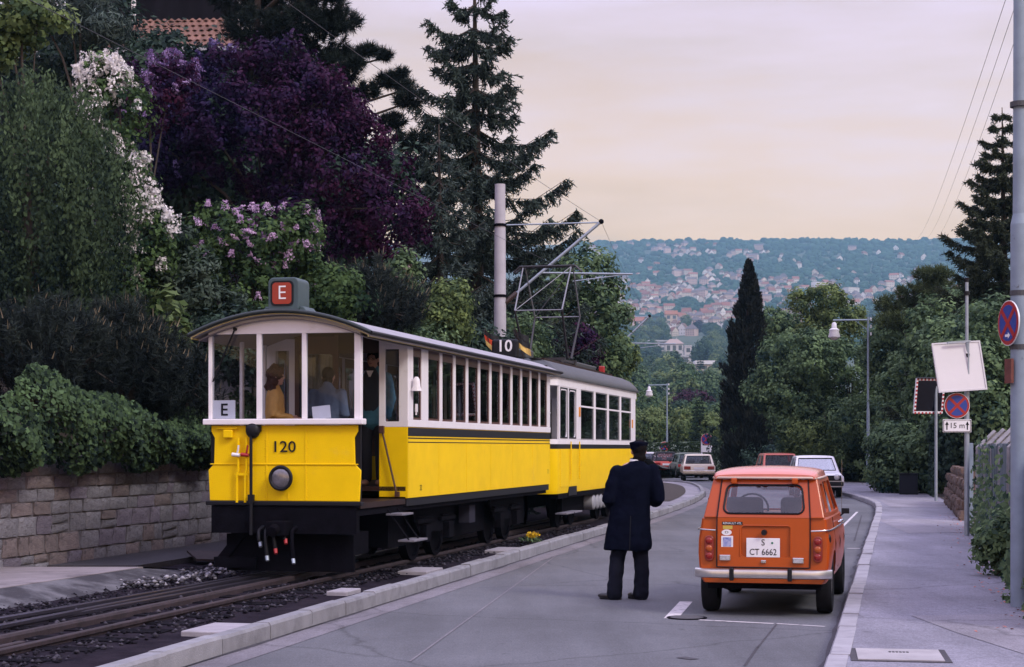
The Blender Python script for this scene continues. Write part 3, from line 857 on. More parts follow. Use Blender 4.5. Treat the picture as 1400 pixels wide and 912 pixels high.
b = MB(); b.cyl((-.40, -.075, 1.0), (-.40, -.075, 1.86), .020, n=10); b.box(-.435, -.365, -.10, -.04, 1.0, 1.10); b.cyl((-.40, -.075, .60), (-.40, -.075, 1.0), .024, n=10); b.build('coupling_pole', K, t1, smooth=45)
# window sill, posts, arched head
MB().box(-HW - .045, HW + .045, -0.075, 0.09, 1.962, 2.035).build('window_sill', W, t1, bev=.012)
posts = ((-HW, -HW + .045), (-.36, -.295), (.235, .295), (HW - .085, HW))
for k, (a, c) in enumerate(posts):
    MB().box(a, c, 0.0, 0.06 if k in (1, 2) else 0.085, 2.037, 3.125).build('window_post', W, t1, bev=.006)
hd = [(-HW, 3.09)] + [(HW, 3.09)] + [(HW - 2 * HW * k / 16, 3.13 + (3.305 - 3.13) * (1 - (1 - 2 * k / 16) ** 2)) for k in range(17)]
MB().prism(hd, 'y', -0.008, 0.07).build('head_panel', W, t1)
for k in range(3):
    a, c = posts[k][1], posts[k + 1][0]
    o = MB().box(a - .004, c + .004, .028, .034, 2.03, 3.095).build('windscreen', M['glass'], t1)
b = MB(); b.bar((-.93, -.02, 2.50), (-.63, -.03, 3.16), .018, .012); b.bar((-.81, -.035, 2.76), (-.64, -.035, 3.13), .028, .01); b.cyl((-.63, -.05, 3.15), (-.63, .02, 3.15), .022, n=8); b.build('wiper', K, t1)
# boards on the inside of the window
o = MB().box(-.955, -.66, .045, .052, 2.04, 2.27).build('letter_board', M['signwhite'], t1); text('letter', 'E', .215, K, o, (-.807, .0445, 2.145), (math.pi / 2, 0, 0), .0015, bold=.003)
b = MB(); b.obox((.46, .09, 2.115), (.235, .006, .16), 0, M=Matrix.Rotation(-.10, 3, 'Y')); b.build('notice', M['signwhite'], t1)
# roof
b = MB(); arc_roof(b, 1.17, 3.085, 3.365, .055, -0.16, 11.12, n=22); b.build('roof', [M['roofgrey']], t1, smooth=40)
edge = []
for k in range(23):
    u = -1 + 2 * k / 22; edge.append((u * 1.185, -0.175, 3.075 + .28 * (1 - u * u)))
b = MB(); b.tube(edge, .026, 8); b.build('roof_edge', mat('dark green black edge', (.012, .020, .022), .5), t1, smooth=60)
e2 = [(p[0] * .975, -.165, p[2] - .034) for p in edge]
PY = mat('pale yellow line', (.50, .40, .16), .5)
MB().tube(e2, .006, 6).build('gutter_line', PY, t1, smooth=60)
for s in (-1, 1):
    MB().tube([(s * 1.185, -.175, 3.072), (s * 1.185, 11.13, 3.072)], .026, 8).build('gutter', M['black'], t1, smooth=60)
    MB().tube([(s * 1.15, -.165, 3.030), (s * 1.15, 11.1, 3.030)], .009, 6).build('gutter_line', PY, t1, smooth=60)
ce = MB(); arc_roof(ce, 1.10, 3.02, 3.27, .012, -0.07, 11.05, n=16); ce.build('ceiling', mat('cream ceiling', (0.22, 0.20, 0.23), .6), t1, smooth=40)
# platform and floor
MB().box(-HW + .03, HW - .03, .08, 1.94, .93, 1.0).build('platform_floor', M['wood'], t1)
MB().box(-HW + .03, HW - .03, 1.95, 10.85, 1.10, 1.16).build('floor', M['wood'], t1)
# left platform side: closed below, glazed above
MB().box(-HW, -HW + .03, .10, 1.9, 1.03, 1.955).build('platform_side', Y, t1)
for y0 in (1.0, 1.78): MB().box(-HW, -HW + .04, y0, y0 + .06, 1.957, 3.06).build('window_post', W, t1)
# bulkhead between platform and saloon
for s in (-1, 1):
    a, c = sorted((s * .60, s * HW))
    if s > 0: MB().box(a, c, 1.95, 1.985, 1.02, 1.955).build('bulkhead_panel', Y, t1, bev=.004)
    else: MB().box(a, c, 1.95, 1.985, 1.02, 1.955).build('bulkhead_panel', M['wood'], t1, bev=.004)
    b = MB(); b.frame_panel([(a, 1.95, 1.958), (c, 1.95, 1.958), (c, 1.95, 3.15), (a, 1.95, 3.15)], (.20, .70, .06, .87) if s > 0 else (.3, .8, .06, .87), (0, .05, 0), .012); b.build('bulkhead_frame', W, t1)
    MB().box(a + .03, c - .03, 1.97, 1.976, 2.0, 3.02).build('bulkhead_pane', M['glass'], t1)
MB().box(-.60, .0, 1.955, 1.985, 1.02, 2.0).build('bulkhead_wainscot', M['wood'], t1)
b = MB(); b.frame_panel([(-.60, 1.955, 2.0), (0, 1.955, 2.0), (0, 1.955, 3.18), (-.6, 1.955, 3.18)], (.1, .9, .05, .8), (0, .04, 0), .04); b.build('bulkhead_window', M['redwood'], t1)
MB().box(-.56, -.04, 1.97, 1.976, 2.02, 2.98).build('bulkhead_pane', M['dglass'], t1)
MB().box(0, .6, 1.955, 1.99, 2.95, 3.25).build('door_head', M['wood'], t1)
MB().box(-.03, .02, 1.94, 2.0, 1.0, 3.2).build('door_post', M['redwood'], t1)
MB().box(-.60, .60, 1.995, 2.02, 2.96, 3.26).build('inner_head', M['wood'], t1)
# controller column and brake handle on the platform
b = MB(); b.cyl((-.62, .35, 1.0), (-.62, .35, 1.9), .12, n=14); b.cyl((-.62, .35, 1.9), (-.62, .35, 1.96), .15, n=14); b.bar((-.62, .35, 2.0), (-.42, .30, 2.0), .03, .03); b.build('controller', K, t1, smooth=45)
# rod gate across the doorway
b = MB(); b.cyl((.66, 1.9, 1.90), (.86, 1.9, 1.07), .014, n=8); b.obox((.655, 1.9, 1.92), (.06, .05, .10)); b.obox((.87, 1.9, 1.06), (.06, .05, .07)); b.build('gate_rod', mat('brown rod', (.07, .028, .02), .5), t1)
# saloon sides
win0, pitch, nwin, post = 2.86, 0.717, 11, 0.125
def side(s):
    x0, x1 = s * HW, s * (HW - .035)
    MB().box(x0, x1, 1.952, 10.92, 1.005, 1.955).build('side_panel', Y, t1, bev=.004)
    MB().box(x0 + s * .004, x0 - s * .002, 1.965, 10.91, 1.835, 1.948).build('black_band', K, t1)
    for (za, zb) in ((1.800, 1.816), (1.747, 1.759)):
        MB().box(x0 + s * .004, x0 - s * .002, 1.965, 10.91, za, zb).build('pin_stripe', K, t1)
    MB().box(x0 + s * .012, x1, 1.955, 10.92, 1.957, 2.055).build('waist_rail', W, t1, bev=.006)
    MB().box(x0 + s * .010, x1, 1.955, 10.92, 3.052, 3.135).build('cant_rail', W, t1, bev=.006)
    MB().box(x0 + s * .004, x1 - s * .05, 1.957, 2.16, 2.056, 3.05).build('corner_post', W, t1, bev=.008)
    ys = [2.16]
    wins = [(2.20, 2.60)] + [(win0 + k * pitch + post / 2, win0 + (k + 1) * pitch - post / 2) for k in range(nwin)]
    prev = 2.162
    for (a, c) in wins:
        if a - prev > .02: MB().box(x0 + s * .003, x1, prev, a, 2.057, 3.05).build('window_pillar', W, t1, bev=.006)
        b = MB(); fx = s * (HW - .012)
        b.frame_panel([(fx, a, 2.056), (fx, c, 2.056), (fx, c, 3.051), (fx, a, 3.051)], (.06, .94, .03, .86), (-s * .02, 0, 0), .015, seg=1)
        o = b.build('window_frame', M['redwood'], t1)
        MB().box(s * (HW - .020), s * (HW - .024), a + .01, c - .01, 2.06, 3.04).build('pane', M['glass'], o)
        prev = c
    MB().box(x0 + s * .003, x1, prev, 10.92, 2.057, 3.05).build('window_pillar', W, t1, bev=.006)
side(1); side(-1)
MB().box(-HW + .04, HW - .04, 10.85, 10.90, 1.02, 3.20).build('end_wall', M['wood'], t1)
# benches in the saloon
for k in range(6):
    yk = 3.4 + 1.25 * k
    for s in (-1, 1):
        b = MB(); b.box(s * .28, s * .9, yk, yk + .42, 1.55, 1.60); b.box(s * .28, s * .9, yk + .42, yk + .46, 1.55, 2.12); b.box(s * .3, s * .34, yk + .05, yk + .4, 1.16, 1.55)
        b.build('bench', mat('bench wood', (.07, .035, .022), .5, var=.2, vscale=5), t1)
for k in range(1, 6):
    for s in (-1, 1): MB().box(s * (HW + .0035), s * (HW - .002), 1.955 + 1.5 * k, 1.963 + 1.5 * k, 1.01, 1.745).build('seam_strip', Y, t1)
# bell on the corner, hooks
b = MB(); rings = []
for zz, r in ((2.44, .075), (2.455, .072), (2.50, .055), (2.56, .05), (2.60, .042), (2.63, .02)):
    rings.append([(1.07 + r * math.cos(2 * math.pi * k / 14), 2.12 + r * math.sin(2 * math.pi * k / 14), zz) for k in range(14)])
b.loft(rings); b.box(1.005, 1.08, 2.11, 2.13, 2.57, 2.60); b.build('signal_bell', W, t1, smooth=50)
b = MB(); b.box(1.013, 1.035, 2.24, 2.30, 2.16, 2.27); b.cyl((1.02, 2.27, 2.12), (1.02, 2.27, 2.17), .012, n=6); b.build('door_latch', W, t1)
text('fleet_mark', '22', .11, K, t1, (HW + .0055, 2.55, 1.13), (math.pi / 2, 0, math.pi / 2), .001, bold=-.001)
text('fleet_mark', '2', .11, K, t1, (HW + .0055, 10.72, 1.24), (math.pi / 2, 0, math.pi / 2), .001)
# letter box on the roof
o = MB().prism(rrect(-.185, .215, 3.34, 3.775, .07), 'y', -.05, .33).build('route_box', M['greenbox'], t1, bev=.012, smooth=40)
MB().prism([(-.30, 3.33), (.33, 3.33), (.26, 3.42), (-.23, 3.42)], 'y', -.02, .36).build('box_foot', M['greenbox'], o, bev=.01)
MB().prism(rrect(-.148, .148, 3.425, 3.735, .055), 'y', -.060, -.0505).build('frame', K, o, smooth=40)
MB().prism(rrect(-.125, .125, 3.448, 3.712, .045), 'y', -.064, -.0605).build('sign_face', mat('red sign glass', (.27, .020, .016), .25), o, smooth=40)
text('letter', 'E', .245, M['signwhite'], o, (.002, -.066, 3.58), (math.pi / 2, 0, 0), .0015, bold=-.002)
# underframe, wheels, steps
MB().box(-HW + .06, HW - .06, .1, 10.85, .84, .925).build('underframe', M['iron'], t1)
for s in (-1, 1):
    MB().box(s * (HW - .02), s * (HW - .07), 1.96, 10.9, .90, 1.004).build('sole_bar', K, t1)
    for k, (y0, y1) in enumerate(((3.2, 5.3), (7.6, 9.7))):
        b = MB(); b.prism([(y0, .72), (y0 + .3, .45), (y1 - .3, .45), (y1, .72), (y1, .83), (y0, .83)], 'x', s * .66, s * .70)
        b.build('axle_guard', M['iron'], t1)
        for yy in (y0 + .45, y1 - .45):
            b = MB(); b.box(s * .70, s * .80, yy - .12, yy + .12, .33, .58); b.box(s * .70, s * .76, yy - .4, yy + .4, .60, .66); b.box(s * .70, s * .75, yy - .3, yy + .3, .665, .70); b.build('axle_box', M['iron'], t1, bev=.01)
    for yy in (3.65, 4.85, 8.05, 9.25): wheel(t1, s * .56, yy, .38, M['iron']).location.z = .06
b = MB(); b.cyl((-.4, 6.4, .62), (.4, 6.4, .62), .2, n=16); b.build('air_tank', M['iron'], t1, smooth=40)
b = MB(); b.box(.62, .80, 5.9, 6.25, .50, .78); b.build('battery_box', mat('dusty box', (.028, .027, .042), .8, spec=.1), t1, bev=.01)
for s in (1, -1):
    for (z0, xo, ln) in ((.80, .04, .50), (.46, .20, .62)):
        o = MB().box(s * (HW - .12 + xo), s * (HW + .10 + xo), 1.25, 1.25 + ln, z0, z0 + .028).build('step', mat('worn step tread', (.20, .19, .23), .5, .3, var=.25, vscale=9), t1, bev=.005)
    for yy in (1.28, 1.70):
        b = MB(); b.bar((s * (HW - .1), yy, .93), (s * (HW + .24), yy, .46), .035, .012); b.build('step_hanger', M['iron'], t1)
b = MB(); b.prism([(-.95, .30), (-.60, .72), (-.46, .72), (-.80, .30)], 'y', .15, .19); b.build('cow_catcher', M['iron'], t1)
b = MB(); b.box(-.98, -.42, .12, .22, .18, .31); b.build('lifeguard_board', M['iron'], t1)
MB().box(-.80, .80, .25, .9, .34, .62).build('front_shade_box', M['iron'], t1)  # black filler added for the deep shade under the front
MB().box(-.84, .84, .2, .26, .14, .60).build('front_shade_board', M['iron'], t1)  # added black board standing in for the shadow below the apron
MB().box(-.55, .55, 2.5, 10.7, .30, .84).build('underside_shade_box', M['iron'], t1)  # added dark box, blocks the bright gap so the underside reads as shade
# coupling and hoses
b = MB(); b.box(-.13, .13, -.28, .0, .60, .78); b.tube([(0, -.28, .69), (0, -.40, .66)], .07, 10); b.build('coupler', M['iron'], t1, bev=.015)
for x0, sag, m_ in ((-.26, .14, K), (-.17, .31, K), (-.06, .22, K), (.07, .10, K), (.17, .34, M['iron'])):
    pts = [(x0, -.03, .70), (x0, -.16, .66), (x0 + .02, -.22, .56), (x0 + .03, -.2, .66 - sag)]
    b = MB(); b.tube(pts, .024, 8); o = b.build('hose', m_, t1, smooth=60)
    cm = [M['steel'], M['red'], M['iron'], M['steel'], M['iron']][int(abs(x0) * 20) % 5]
    MB().cyl(pts[-1], (pts[-1][0] + .02, pts[-1][1] - .03, pts[-1][2] - .055), .026, .022, 10).build('hose_head', cm, o, smooth=45)

# ================================================================== the motor car behind it
t2 = empty('tram_car', TM @ Vector((0, 11.45, 0)), TROT)
tag(t2, 'yellow and white tram motor car with pantograph and flags, behind car 120', 'tram')
L2 = 10.4; H2 = 0.99
cor = .35
def plan(z, k=1.0, inset=0.0):
    """rounded-end plan outline"""
    pts = []
    hw = (H2 - inset)
    for k_ in range(7):
        a = math.radians(-90 + 15 * k_)
        pts.append((hw - .28 + .28 * math.cos(a), .30 + (.30 - inset) * math.sin(a), z))
    for k_ in range(9):
        a = math.radians(90.0 * k_ / 8)
        pts.append((hw * (1 - .62 * (1 - math.cos(a))), L2 - 1.1 + (1.1 - inset) * math.sin(a), z))
    right = pts
    left = [(-p[0], p[1], p[2]) for p in reversed(pts)]
    return right + left
b = MB(); b.loft([plan(.80, inset=.02), plan(.90), plan(1.655)]); b.build('body', Y, t2, smooth=40)
b = MB(); b.loft([plan(1.657, inset=-.003), plan(1.745, inset=-.003)]); b.build('black_band', K, t2, smooth=40)
b = MB(); b.loft([plan(1.747), plan(1.84)]); b.build('waist_rail', W, t2, smooth=40)
b = MB(); b.loft([plan(2.86), plan(3.02)]); b.build('cant_rail', W, t2, smooth=40)
b = MB(); b.loft([plan(3.021, inset=-.05), plan(3.06, inset=-.05), plan(3.16, inset=.03), plan(3.28, inset=.16), plan(3.36, inset=.34), plan(3.40, inset=.55)]); b.build('roof', M['darkroof'], t2, smooth=50)
MB().box(-H2 + .05, H2 - .05, .4, L2 - 1.2, .95, 1.0).build('floor', M['wood'], t2)
def y2(px): return (6.82 / (0.24 - (px - 700) / F) - 20.53) / .9724 - 11.45
for s in (1, -1):
    x0, x1 = s * H2, s * (H2 - .04)
    def pil(a, c, nm='window_pillar', mt=W): MB().box(x0 + s * .002, x1, a, c, 1.842, 2.858).build(nm, mt, t2, bev=.006)
    # doorway: two leaves, recessed a little
    pil(.32, .40)
    for (a, c) in ((.40, 1.22), (1.24, 2.06)):
        b = MB(); fx = s * (H2 - .005)
        b.frame_panel([(fx, a, 1.842), (fx, c, 1.842), (fx, c, 2.858), (fx, a, 2.858)], (.13, .87, .04, .93), (-s * .03, 0, 0), .10); o = b.build('door_leaf', W, t2)
        MB().box(s * (H2 - .02), s * (H2 - .024), a + .06, c - .06, 1.86, 2.83).build('pane', M['dglass'], o)
        b = MB(); b.frame_panel([(fx + s * .003, a + .06, 1.855), (fx + s * .003, c - .06, 1.855), (fx + s * .003, c - .06, 2.84), (fx + s * .003, a + .06, 2.84)], (.06, .94, .03, .97), (-s * .01, 0, 0), .08); b.build('rubber_seal', K, o)
        MB().box(x0 + s * .012, x0 - s * .002, a + .01, c - .01, .92, 1.652).build('door_panel', Y, o, bev=.004)
    for yy in (1.26, 2.12): MB().tube([(s * (H2 + .045), yy, 1.05), (s * (H2 + .045), yy, 1.80)], .013, 7).build('grab_rail', Y, t2, smooth=60)
    prev = 2.08
    for (a, c) in ((2.48, 3.92), (4.10, 5.50), (5.68, 7.10), (7.28, 8.70)):
        pil(prev, a)
        b = MB(); fx = s * (H2 - .01)
        b.frame_panel([(fx, a, 1.842), (fx, c, 1.842), (fx, c, 2.858), (fx, a, 2.858)], (.02, .98, .02, .98), (-s * .02, 0, 0), .03, seg=2); o = b.build('window_frame', mat('aluminium frame', (.35, .34, .36), .4, .6), t2)
        MB().box(s * (H2 - .02), s * (H2 - .026), a + .02, c - .02, 1.85, 2.85).build('pane', M['dglass'], o)
        MB().box(s * (H2 - .002), s * (H2 - .03), a + .02, c - .02, 2.50, 2.535).build('transom', W, o)
        prev = c
    pil(prev, L2 - 1.12)
    MB().box(x0 + s * .02, x0 - s * .002, 2.25, 2.37, 2.30, 2.50).build('turn_lamp', mat('amber lamp', (.65, .22, .01), .3), t2, bev=.01)
    MB().box(x0 + s * .02, x0 - s * .002, 8.74, 8.84, 2.15, 2.35).build('turn_lamp', MATS['amber lamp'], t2, bev=.01)
    MB().box(s * (H2 - .03), s * (H2 - .2), .4, L2 - 1.4, .70, .80).build('side_skirt', M['iron'], t2)
    for yy in (2.3, 3.6, 6.6, 7.9): wheel(t2, s * .56, yy, .36, M['iron']).location.z = .06
    for yy in (.46, 1.30): MB().box(s * (H2 - .1), s * (H2 + .12), yy, yy + .72, .40, .43).build('step', MATS['worn step tread'], t2, bev=.005)
    MB().box(s * (H2 + .003), s * (H2 - .2), 1.25, 2.05, .74, .915).build('step_well', K, t2)
    MB().box(s * .62, s * .72, 1.9, 8.5, .36, .72).build('bogie_frame', M['iron'], t2)
    for k in range(4):
        b = MB(); yy = 4.3 + k * .42; b.cyl((s * .70, yy, .52), (s * .90, yy, .52), .17, n=14); b.ellipsoid((s * .90, yy, .52), (.05, .17, .17), 12, 8); b.build('air_tank', mat('grey tank', (.30, .30, .33), .5, .2), t2, smooth=50)
MB().box(-.68, .68, .02, .05, 1.845, 2.855).build('end_panel', W, t2)
for x0 in (-.6, .02):
    o = MB().box(x0, x0 + .58, .008, .018, 1.9, 2.8).build('end_window', M['black'], t2)
text('fleet_mark', '2', .12, K, t2, (H2 + .004, 2.35, 1.08), (math.pi / 2, 0, math.pi / 2), .001)
# roof equipment: number box, flags, resistor boxes, pantograph
o = MB().box(-.26, .26, .02, .16, 3.36, 3.74).build('number_box', K, t2, bev=.05, segs=3)
text('number', '10', .31, M['signwhite'], o, (0, .016, 3.60), (math.pi / 2, 0, 0), .002, bold=.004)
def flag(x, lean, cols, nm):
    r = empty('roof_flag', TM @ Vector((x, 11.65, 3.35)), TROT)
    b = MB(); b.cyl((0, 0, 0), (lean * .18, 0, .62), .009, n=6); b.build('staff', M['wood'], r)
    pts = []
    for k, c in enumerate(cols):
        b = MB(); rows = []
        for j in range(2):
            rr = []
            for i in range(7):
                t = i / 6; u = (k + j) / len(cols)
                px_ = lean * .16 - lean * t * .30; pz_ = .60 - u * .30 - t * .24 * (1 + .4 * u) + .10 * t * t
                rr.append((px_ + lean * .06 * (1 - u) , .015 * math.sin(t * 8 + k), pz_ - .0))
            rows.append(rr)
        vs = rows[0] + rows[1] + [(p[0], p[1] + .004, p[2]) for p in rows[0] + rows[1]]
        fs = []
        for i in range(6): fs += [(i, i + 1, 8 + i, 7 + i), (14 + i, 21 + i, 22 + i, 15 + i)]
        b.add(vs, fs); b.build('stripe', c, r)
    return r
fk = mat('flag black', (.010, .010, .012), .8); fr_ = mat('flag red', (.55, .05, .012), .8); fg = mat('flag gold', (.72, .48, .14), .8)
tag(flag(-.25, -1, [fk, fr_, fg], 'a'), 'small black, red and gold flag left of the number 10', 'flag', 'roof flags')
tag(flag(.34, -1, [fk, fk, fg], 'b'), 'small black and gold flag right of the number 10', 'flag', 'roof flags')
MB().box(-.30, .30, .55, 1.2, 3.40, 3.58).build('roof_fuse_box', M['darkroof'], t2, bev=.03)
MB().box(-.38, .38, 5.2, 7.4, 3.40, 3.56).build('resistor_box', M['darkroof'], t2, bev=.03)
for s in (-1, 1): MB().box(s * .52, s * .58, .9, 8.4, 3.36, 3.42).build('roof_walkway', M['wood'], t2)
MB().box(.25, .38, 8.4, 8.55, 3.38, 3.62).build('tail_lamp', M['red'], t2, bev=.02)
pg = empty('pantograph', (0, 3.9, 0), 0, t2)
G = mat('pantograph grey', (.22, .22, .25), .5, .4); KP = mat('pantograph dark', (.025, .022, .028), .55)
b = MB()
for s in (-1, 1): b.bar((s * .42, -.75, 3.50), (s * .42, .75, 3.50), .06, .05); b.bar((-.5, s * .6, 3.53), (.5, s * .6, 3.53), .06, .05)
for s in (-1, 1):
    for t in (-1, 1): b.cyl((s * .42, t * .65, 3.36), (s * .42, t * .65, 3.5), .05, n=10)
o = b.build('base', KP, pg)
for s in (-1, 1):
    for t in (-1, 1):
        MB().tube([(s * .46, t * .18, 3.56), (s * .50, t * .95, 4.52)], [.030, .020], 7).build('lower_arm', KP, pg)
        MB().tube([(s * .50, t * .95, 4.52), (s * .52, t * .10, 5.50)], [.018, .014], 7).build('upper_arm', G, pg)
for t in (-1, 1):
    MB().tube([(-.50, t * .95, 4.52), (.50, t * .95, 4.52)], .014, 6).build('cross_tube', G, pg)
    MB().tube([(-.50, t * .95, 4.52), (.52, t * .10, 5.50)], .009, 6).build('cross_tube', G, pg)
b = MB()
for t in (-1, 1): b.tube([(-.72, t * .10, 5.40), (-.60, t * .10, 5.52), (.60, t * .10, 5.52), (.72, t * .10, 5.40)], .022, 7)
for s in (-1, 1): b.bar((s * .52, -.12, 5.50), (s * .52, .12, 5.50), .03, .03)
b.build('collector_head', KP, pg)
# ------------------------------------------------------------------ parked cars; local axes: x right, y forward, z up, origin under the rear axle
def tyre_wheel(parent, x, y, r, w, hub, name='wheel', steer=0.0, tyre=None):
    root = empty(name, (x, y, r), 0, parent)
    n = 28; prof = [(r * .60, -w * .42), (r * .66, -w * .5), (r * .93, -w * .5), (r * .985, -w * .38), (r, -w * .2), (r, w * .2), (r * .985, w * .38), (r * .93, w * .5), (r * .66, w * .5), (r * .60, w * .42)]
    b = MB(); b.loft([[(o_, rr * math.cos(2 * math.pi * k / n), rr * math.sin(2 * math.pi * k / n)) for k in range(n)] for rr, o_ in prof], caps=False); b.build('tyre', tyre or M['tyre'], root, smooth=40)
    s = 1 if x > 0 else -1
    prof = [(r * .61, s * w * .40), (r * .54, s * w * .30), (r * .40, s * w * .22), (r * .22, s * w * .34), (r * .05, s * w * .36)]
    b = MB(); b.loft([[(o_, rr * math.cos(2 * math.pi * k / n), rr * math.sin(2 * math.pi * k / n)) for k in range(n)] for rr, o_ in prof]); b.build('rim', hub, root, smooth=40)
    return root

def evaluated(o):
    dg = bpy.context.evaluated_depsgraph_get(); dg.update()
    me = bpy.data.meshes.new_from_object(o.evaluated_get(dg)); return me

def bool_cut(o, cutters):
    tmp = []
    for c in cutters:
        md = o.modifiers.new('cut', 'BOOLEAN'); md.operation = 'DIFFERENCE'; md.object = c; md.solver = 'EXACT'; tmp.append(c)
    bpy.context.view_layer.update()
    me = evaluated(o); o.modifiers.clear(); old = o.data; o.data = me
    for c in tmp:
        bpy.data.objects.remove(c)
    me.set_sharp_from_angle(angle=math.radians(30))

# ================================================================== the orange hatchback
OR = mat('orange car paint', (0.37, 0.056, 0.004), 0.34, var=0.06, vscale=3, coat=0.22, spec=.3, stain=((0.25, 0.045, 0.02), 3.5, 0.60, 0.85))
OR2 = mat('orange roof with painted highlight', (0.56, 0.17, 0.13), 0.26, var=0.06, vscale=2.5, coat=0.5)  # the roof's pink sky highlight is put into this paler paint
rd = (0.24, 1.0); car = empty('parked_hatchback', (2.62, 17.22, 0.0), -math.radians(13.6))
tag(car, 'orange-red upright hatchback parked at the kerb, seen from behind with plate CT 6662', 'car')
CH, DK = M['chrome'], M['black']
st = [  # y, half width at sill, widest, belt ; z belt
    (-.545, .595, .625, .585, .985), (-.52, .615, .645, .600, .990), (-.40, .630, .662, .612, .990), (0.0, .640, .672, .622, .990), (.9, .655, .690, .635, .985), (1.75, .655, .690, .640, .980),
    (2.15, .640, .680, .600, .955), (2.65, .610, .655, .545, .905), (2.88, .560, .600, .470, .850), (2.94, .52, .55, .43, .80)]
rings = []
for (y, a, c, d, zb) in st:
    h = [(a * .96, .335), (a, .37), (c - .008, .50), (c, .62), (c - .003, .76), (c - .02, .86), (d + .012, zb - .02), (d - .02, zb)]
    if y > 2: h = [(p, min(q, zb - (0.0 if i == 7 else .02 * (7 - i) / 3))) for i, (p, q) in enumerate(h)]
    ln = max(0, -.39 - y) / .155 * .055
    rings.append([(p, y + ln * max(0, q - .5) / .48, q) for p, q in h] + [(-p, y + ln * max(0, q - .5) / .48, q) for p, q in reversed(h)])
b = MB(); b.loft(rings); body = b.build('body', OR, car, smooth=32)
cut = []
for yy in (0.0, 2.32):
    for s in (-1, 1):
        c = MB(); c.cyl((s * .40, yy, .30), (s * .9, yy, .30), .345, n=26); cut.append(c.build('cutter', OR, car))
bool_cut(body, cut)
for yy in (0, 2.32):
    b = MB(); b.box(-.5, .5, yy - .33, yy + .33, .34, .62); b.build('wheel_well', DK, car)
b = MB(); b.box(-.56, .56, -.45, 2.8, .27, .35); b.build('underbody', M['iron'], car)
b = MB(); b.cyl((-.36, -.44, .33), (-.36, .0, .33), .075, n=12); b.tube([(-.36, 0, .33), (-.2, .6, .28)], .03, 8); b.build('silencer', M['iron'], car, smooth=40)
hubm = mat('grey hub', (.38, .37, .38), .5, .3)
for s in (-1, 1):
    tyre_wheel(car, s * .575, 0.0, .295, .155, hubm); tyre_wheel(car, s * .585, 2.32, .295, .155, hubm)
# greenhouse
zb, zg = .985, 1.372
rb, rt = -.515, -.335          # rear face at belt and gutter
def gp_(u, v):                 # rear face: u -1..1 across, v 0..1 up from belt
    return Vector((u * (.595 + (.515 - .595) * v), rb + (rt - rb) * v, zb + (zg - zb) * v))
b = MB()
hatch_w = .455
# corner panels of the rear face
for s in (-1, 1):
    p = [Vector((s * .597, rb, zb - .005)), Vector((s * .457, rb - .004, zb - .005)), Vector((s * .425, rt - .004, zg)), Vector((s * .515, rt, zg))]
    t = Vector((0, .05, 0)); vs = p + [q + t for q in p]
    b.add(vs, [(0, 1, 2, 3), (4, 7, 6, 5), (0, 3, 7, 4), (1, 5, 6, 2), (0, 4, 5, 1), (3, 2, 6, 7)])
    b.build('rear_pillar', OR, car, bev=.012); b = MB()
hatch = empty('tailgate', (0, 0, 0), 0, car)
b = MB(); b.frame_panel([(-.452, rb - .012, zb + .0), (.452, rb - .012, zb + .0), (.422, rt - .016, zg - .012), (-.422, rt - .016, zg - .012)], (.075, .925, .11, .82), (0, .035, 0), .07, seg=5); b.build('window_surround', OR, hatch, smooth=30)
def on_rear(u, z, out=0.0):
    v = (z - zb) / (zg - zb); return Vector((u, rb - .012 + (rt - rb - .004) * v - out, z))
# rear window: rubber seal and pane
sl = []
for (cu, cz, a0) in ((.315, 1.245, 0), (-.315, 1.245, 90), (-.335, 1.085, 180), (.335, 1.085, 270)):
    for k in range(5):
        a = math.radians(a0 + 22.5 * k); sl.append(on_rear(cu + .06 * math.cos(a), cz + .06 * math.sin(a), .003))
b = MB(); b.tube(sl + [sl[0]], .011, 6, caps=False); b.build('window_seal', DK, hatch, smooth=60)
b = MB(); b.add([on_rear(.40, 1.02, -.012), on_rear(.38, 1.315, -.012), on_rear(-.38, 1.315, -.012), on_rear(-.40, 1.02, -.012)], [(0, 1, 2, 3)]); b.build('rear_window', glass('car glass', (.82, .85, .88), refl=1.6), hatch)
# lower tailgate skin with the recess for the plate
y0 = -.562
hs = [(-.452, .495), (.452, .495), (.455, .72), (.454, zb - .004), (-.454, zb - .004), (-.455, .72)]
lo = [Vector((-.452, y0 + .004, .495)), Vector((.452, y0 + .004, .495)), Vector((.454, rb - .013, zb - .003)), Vector((-.454, rb - .013, zb - .003))]
b = MB(); b.frame_panel(lo, (.255, .805, .20, .845), (0, .03, 0), .05, seg=4); b.build('lower_skin', OR, hatch, smooth=30)
rc = [(-.225, .59), (.27, .59), (.27, .915), (-.225, .915)]
b = MB(); q = [Vector((x, y0 + .032 - .00 + (z - .59) * .05, z)) for x, z in rc]; b.add(q, [(0, 1, 2, 3)]); b.build('plate_recess', OR, hatch)
b = MB()
for (p, q_) in (((-.226, .60), (-.226, .88)), ((.271, .60), (.271, .88)), ((-.2, .905), (.245, .905))):
    b.tube([(p[0], y0 + .006 + (p[1] - .5) * .08, p[1]), (q_[0], y0 + .006 + (q_[1] - .5) * .08, q_[1])], .012, 7)
b.build('recess_bead', OR, hatch, smooth=60)
g = MB(); gl = [(-.458, y0 - .004, .49), (-.460, y0 + .018, .75), (-.459, rb - .017, zb), (-.428, rt - .02, zg - .015)]
for s in (-1, 1): g.tube([(s * abs(p[0]), p[1], p[2]) for p in gl], .006, 6)
g.tube([(-.455, y0 - .001, .492), (.455, y0 - .001, .492)], .006, 6); g.build('tailgate_gap', DK, hatch)
pl = MB().box(-.165, .165, y0 + .008, y0 + .014, .592, .782).build('number_plate', M['signwhite'], hatch, bev=.006)
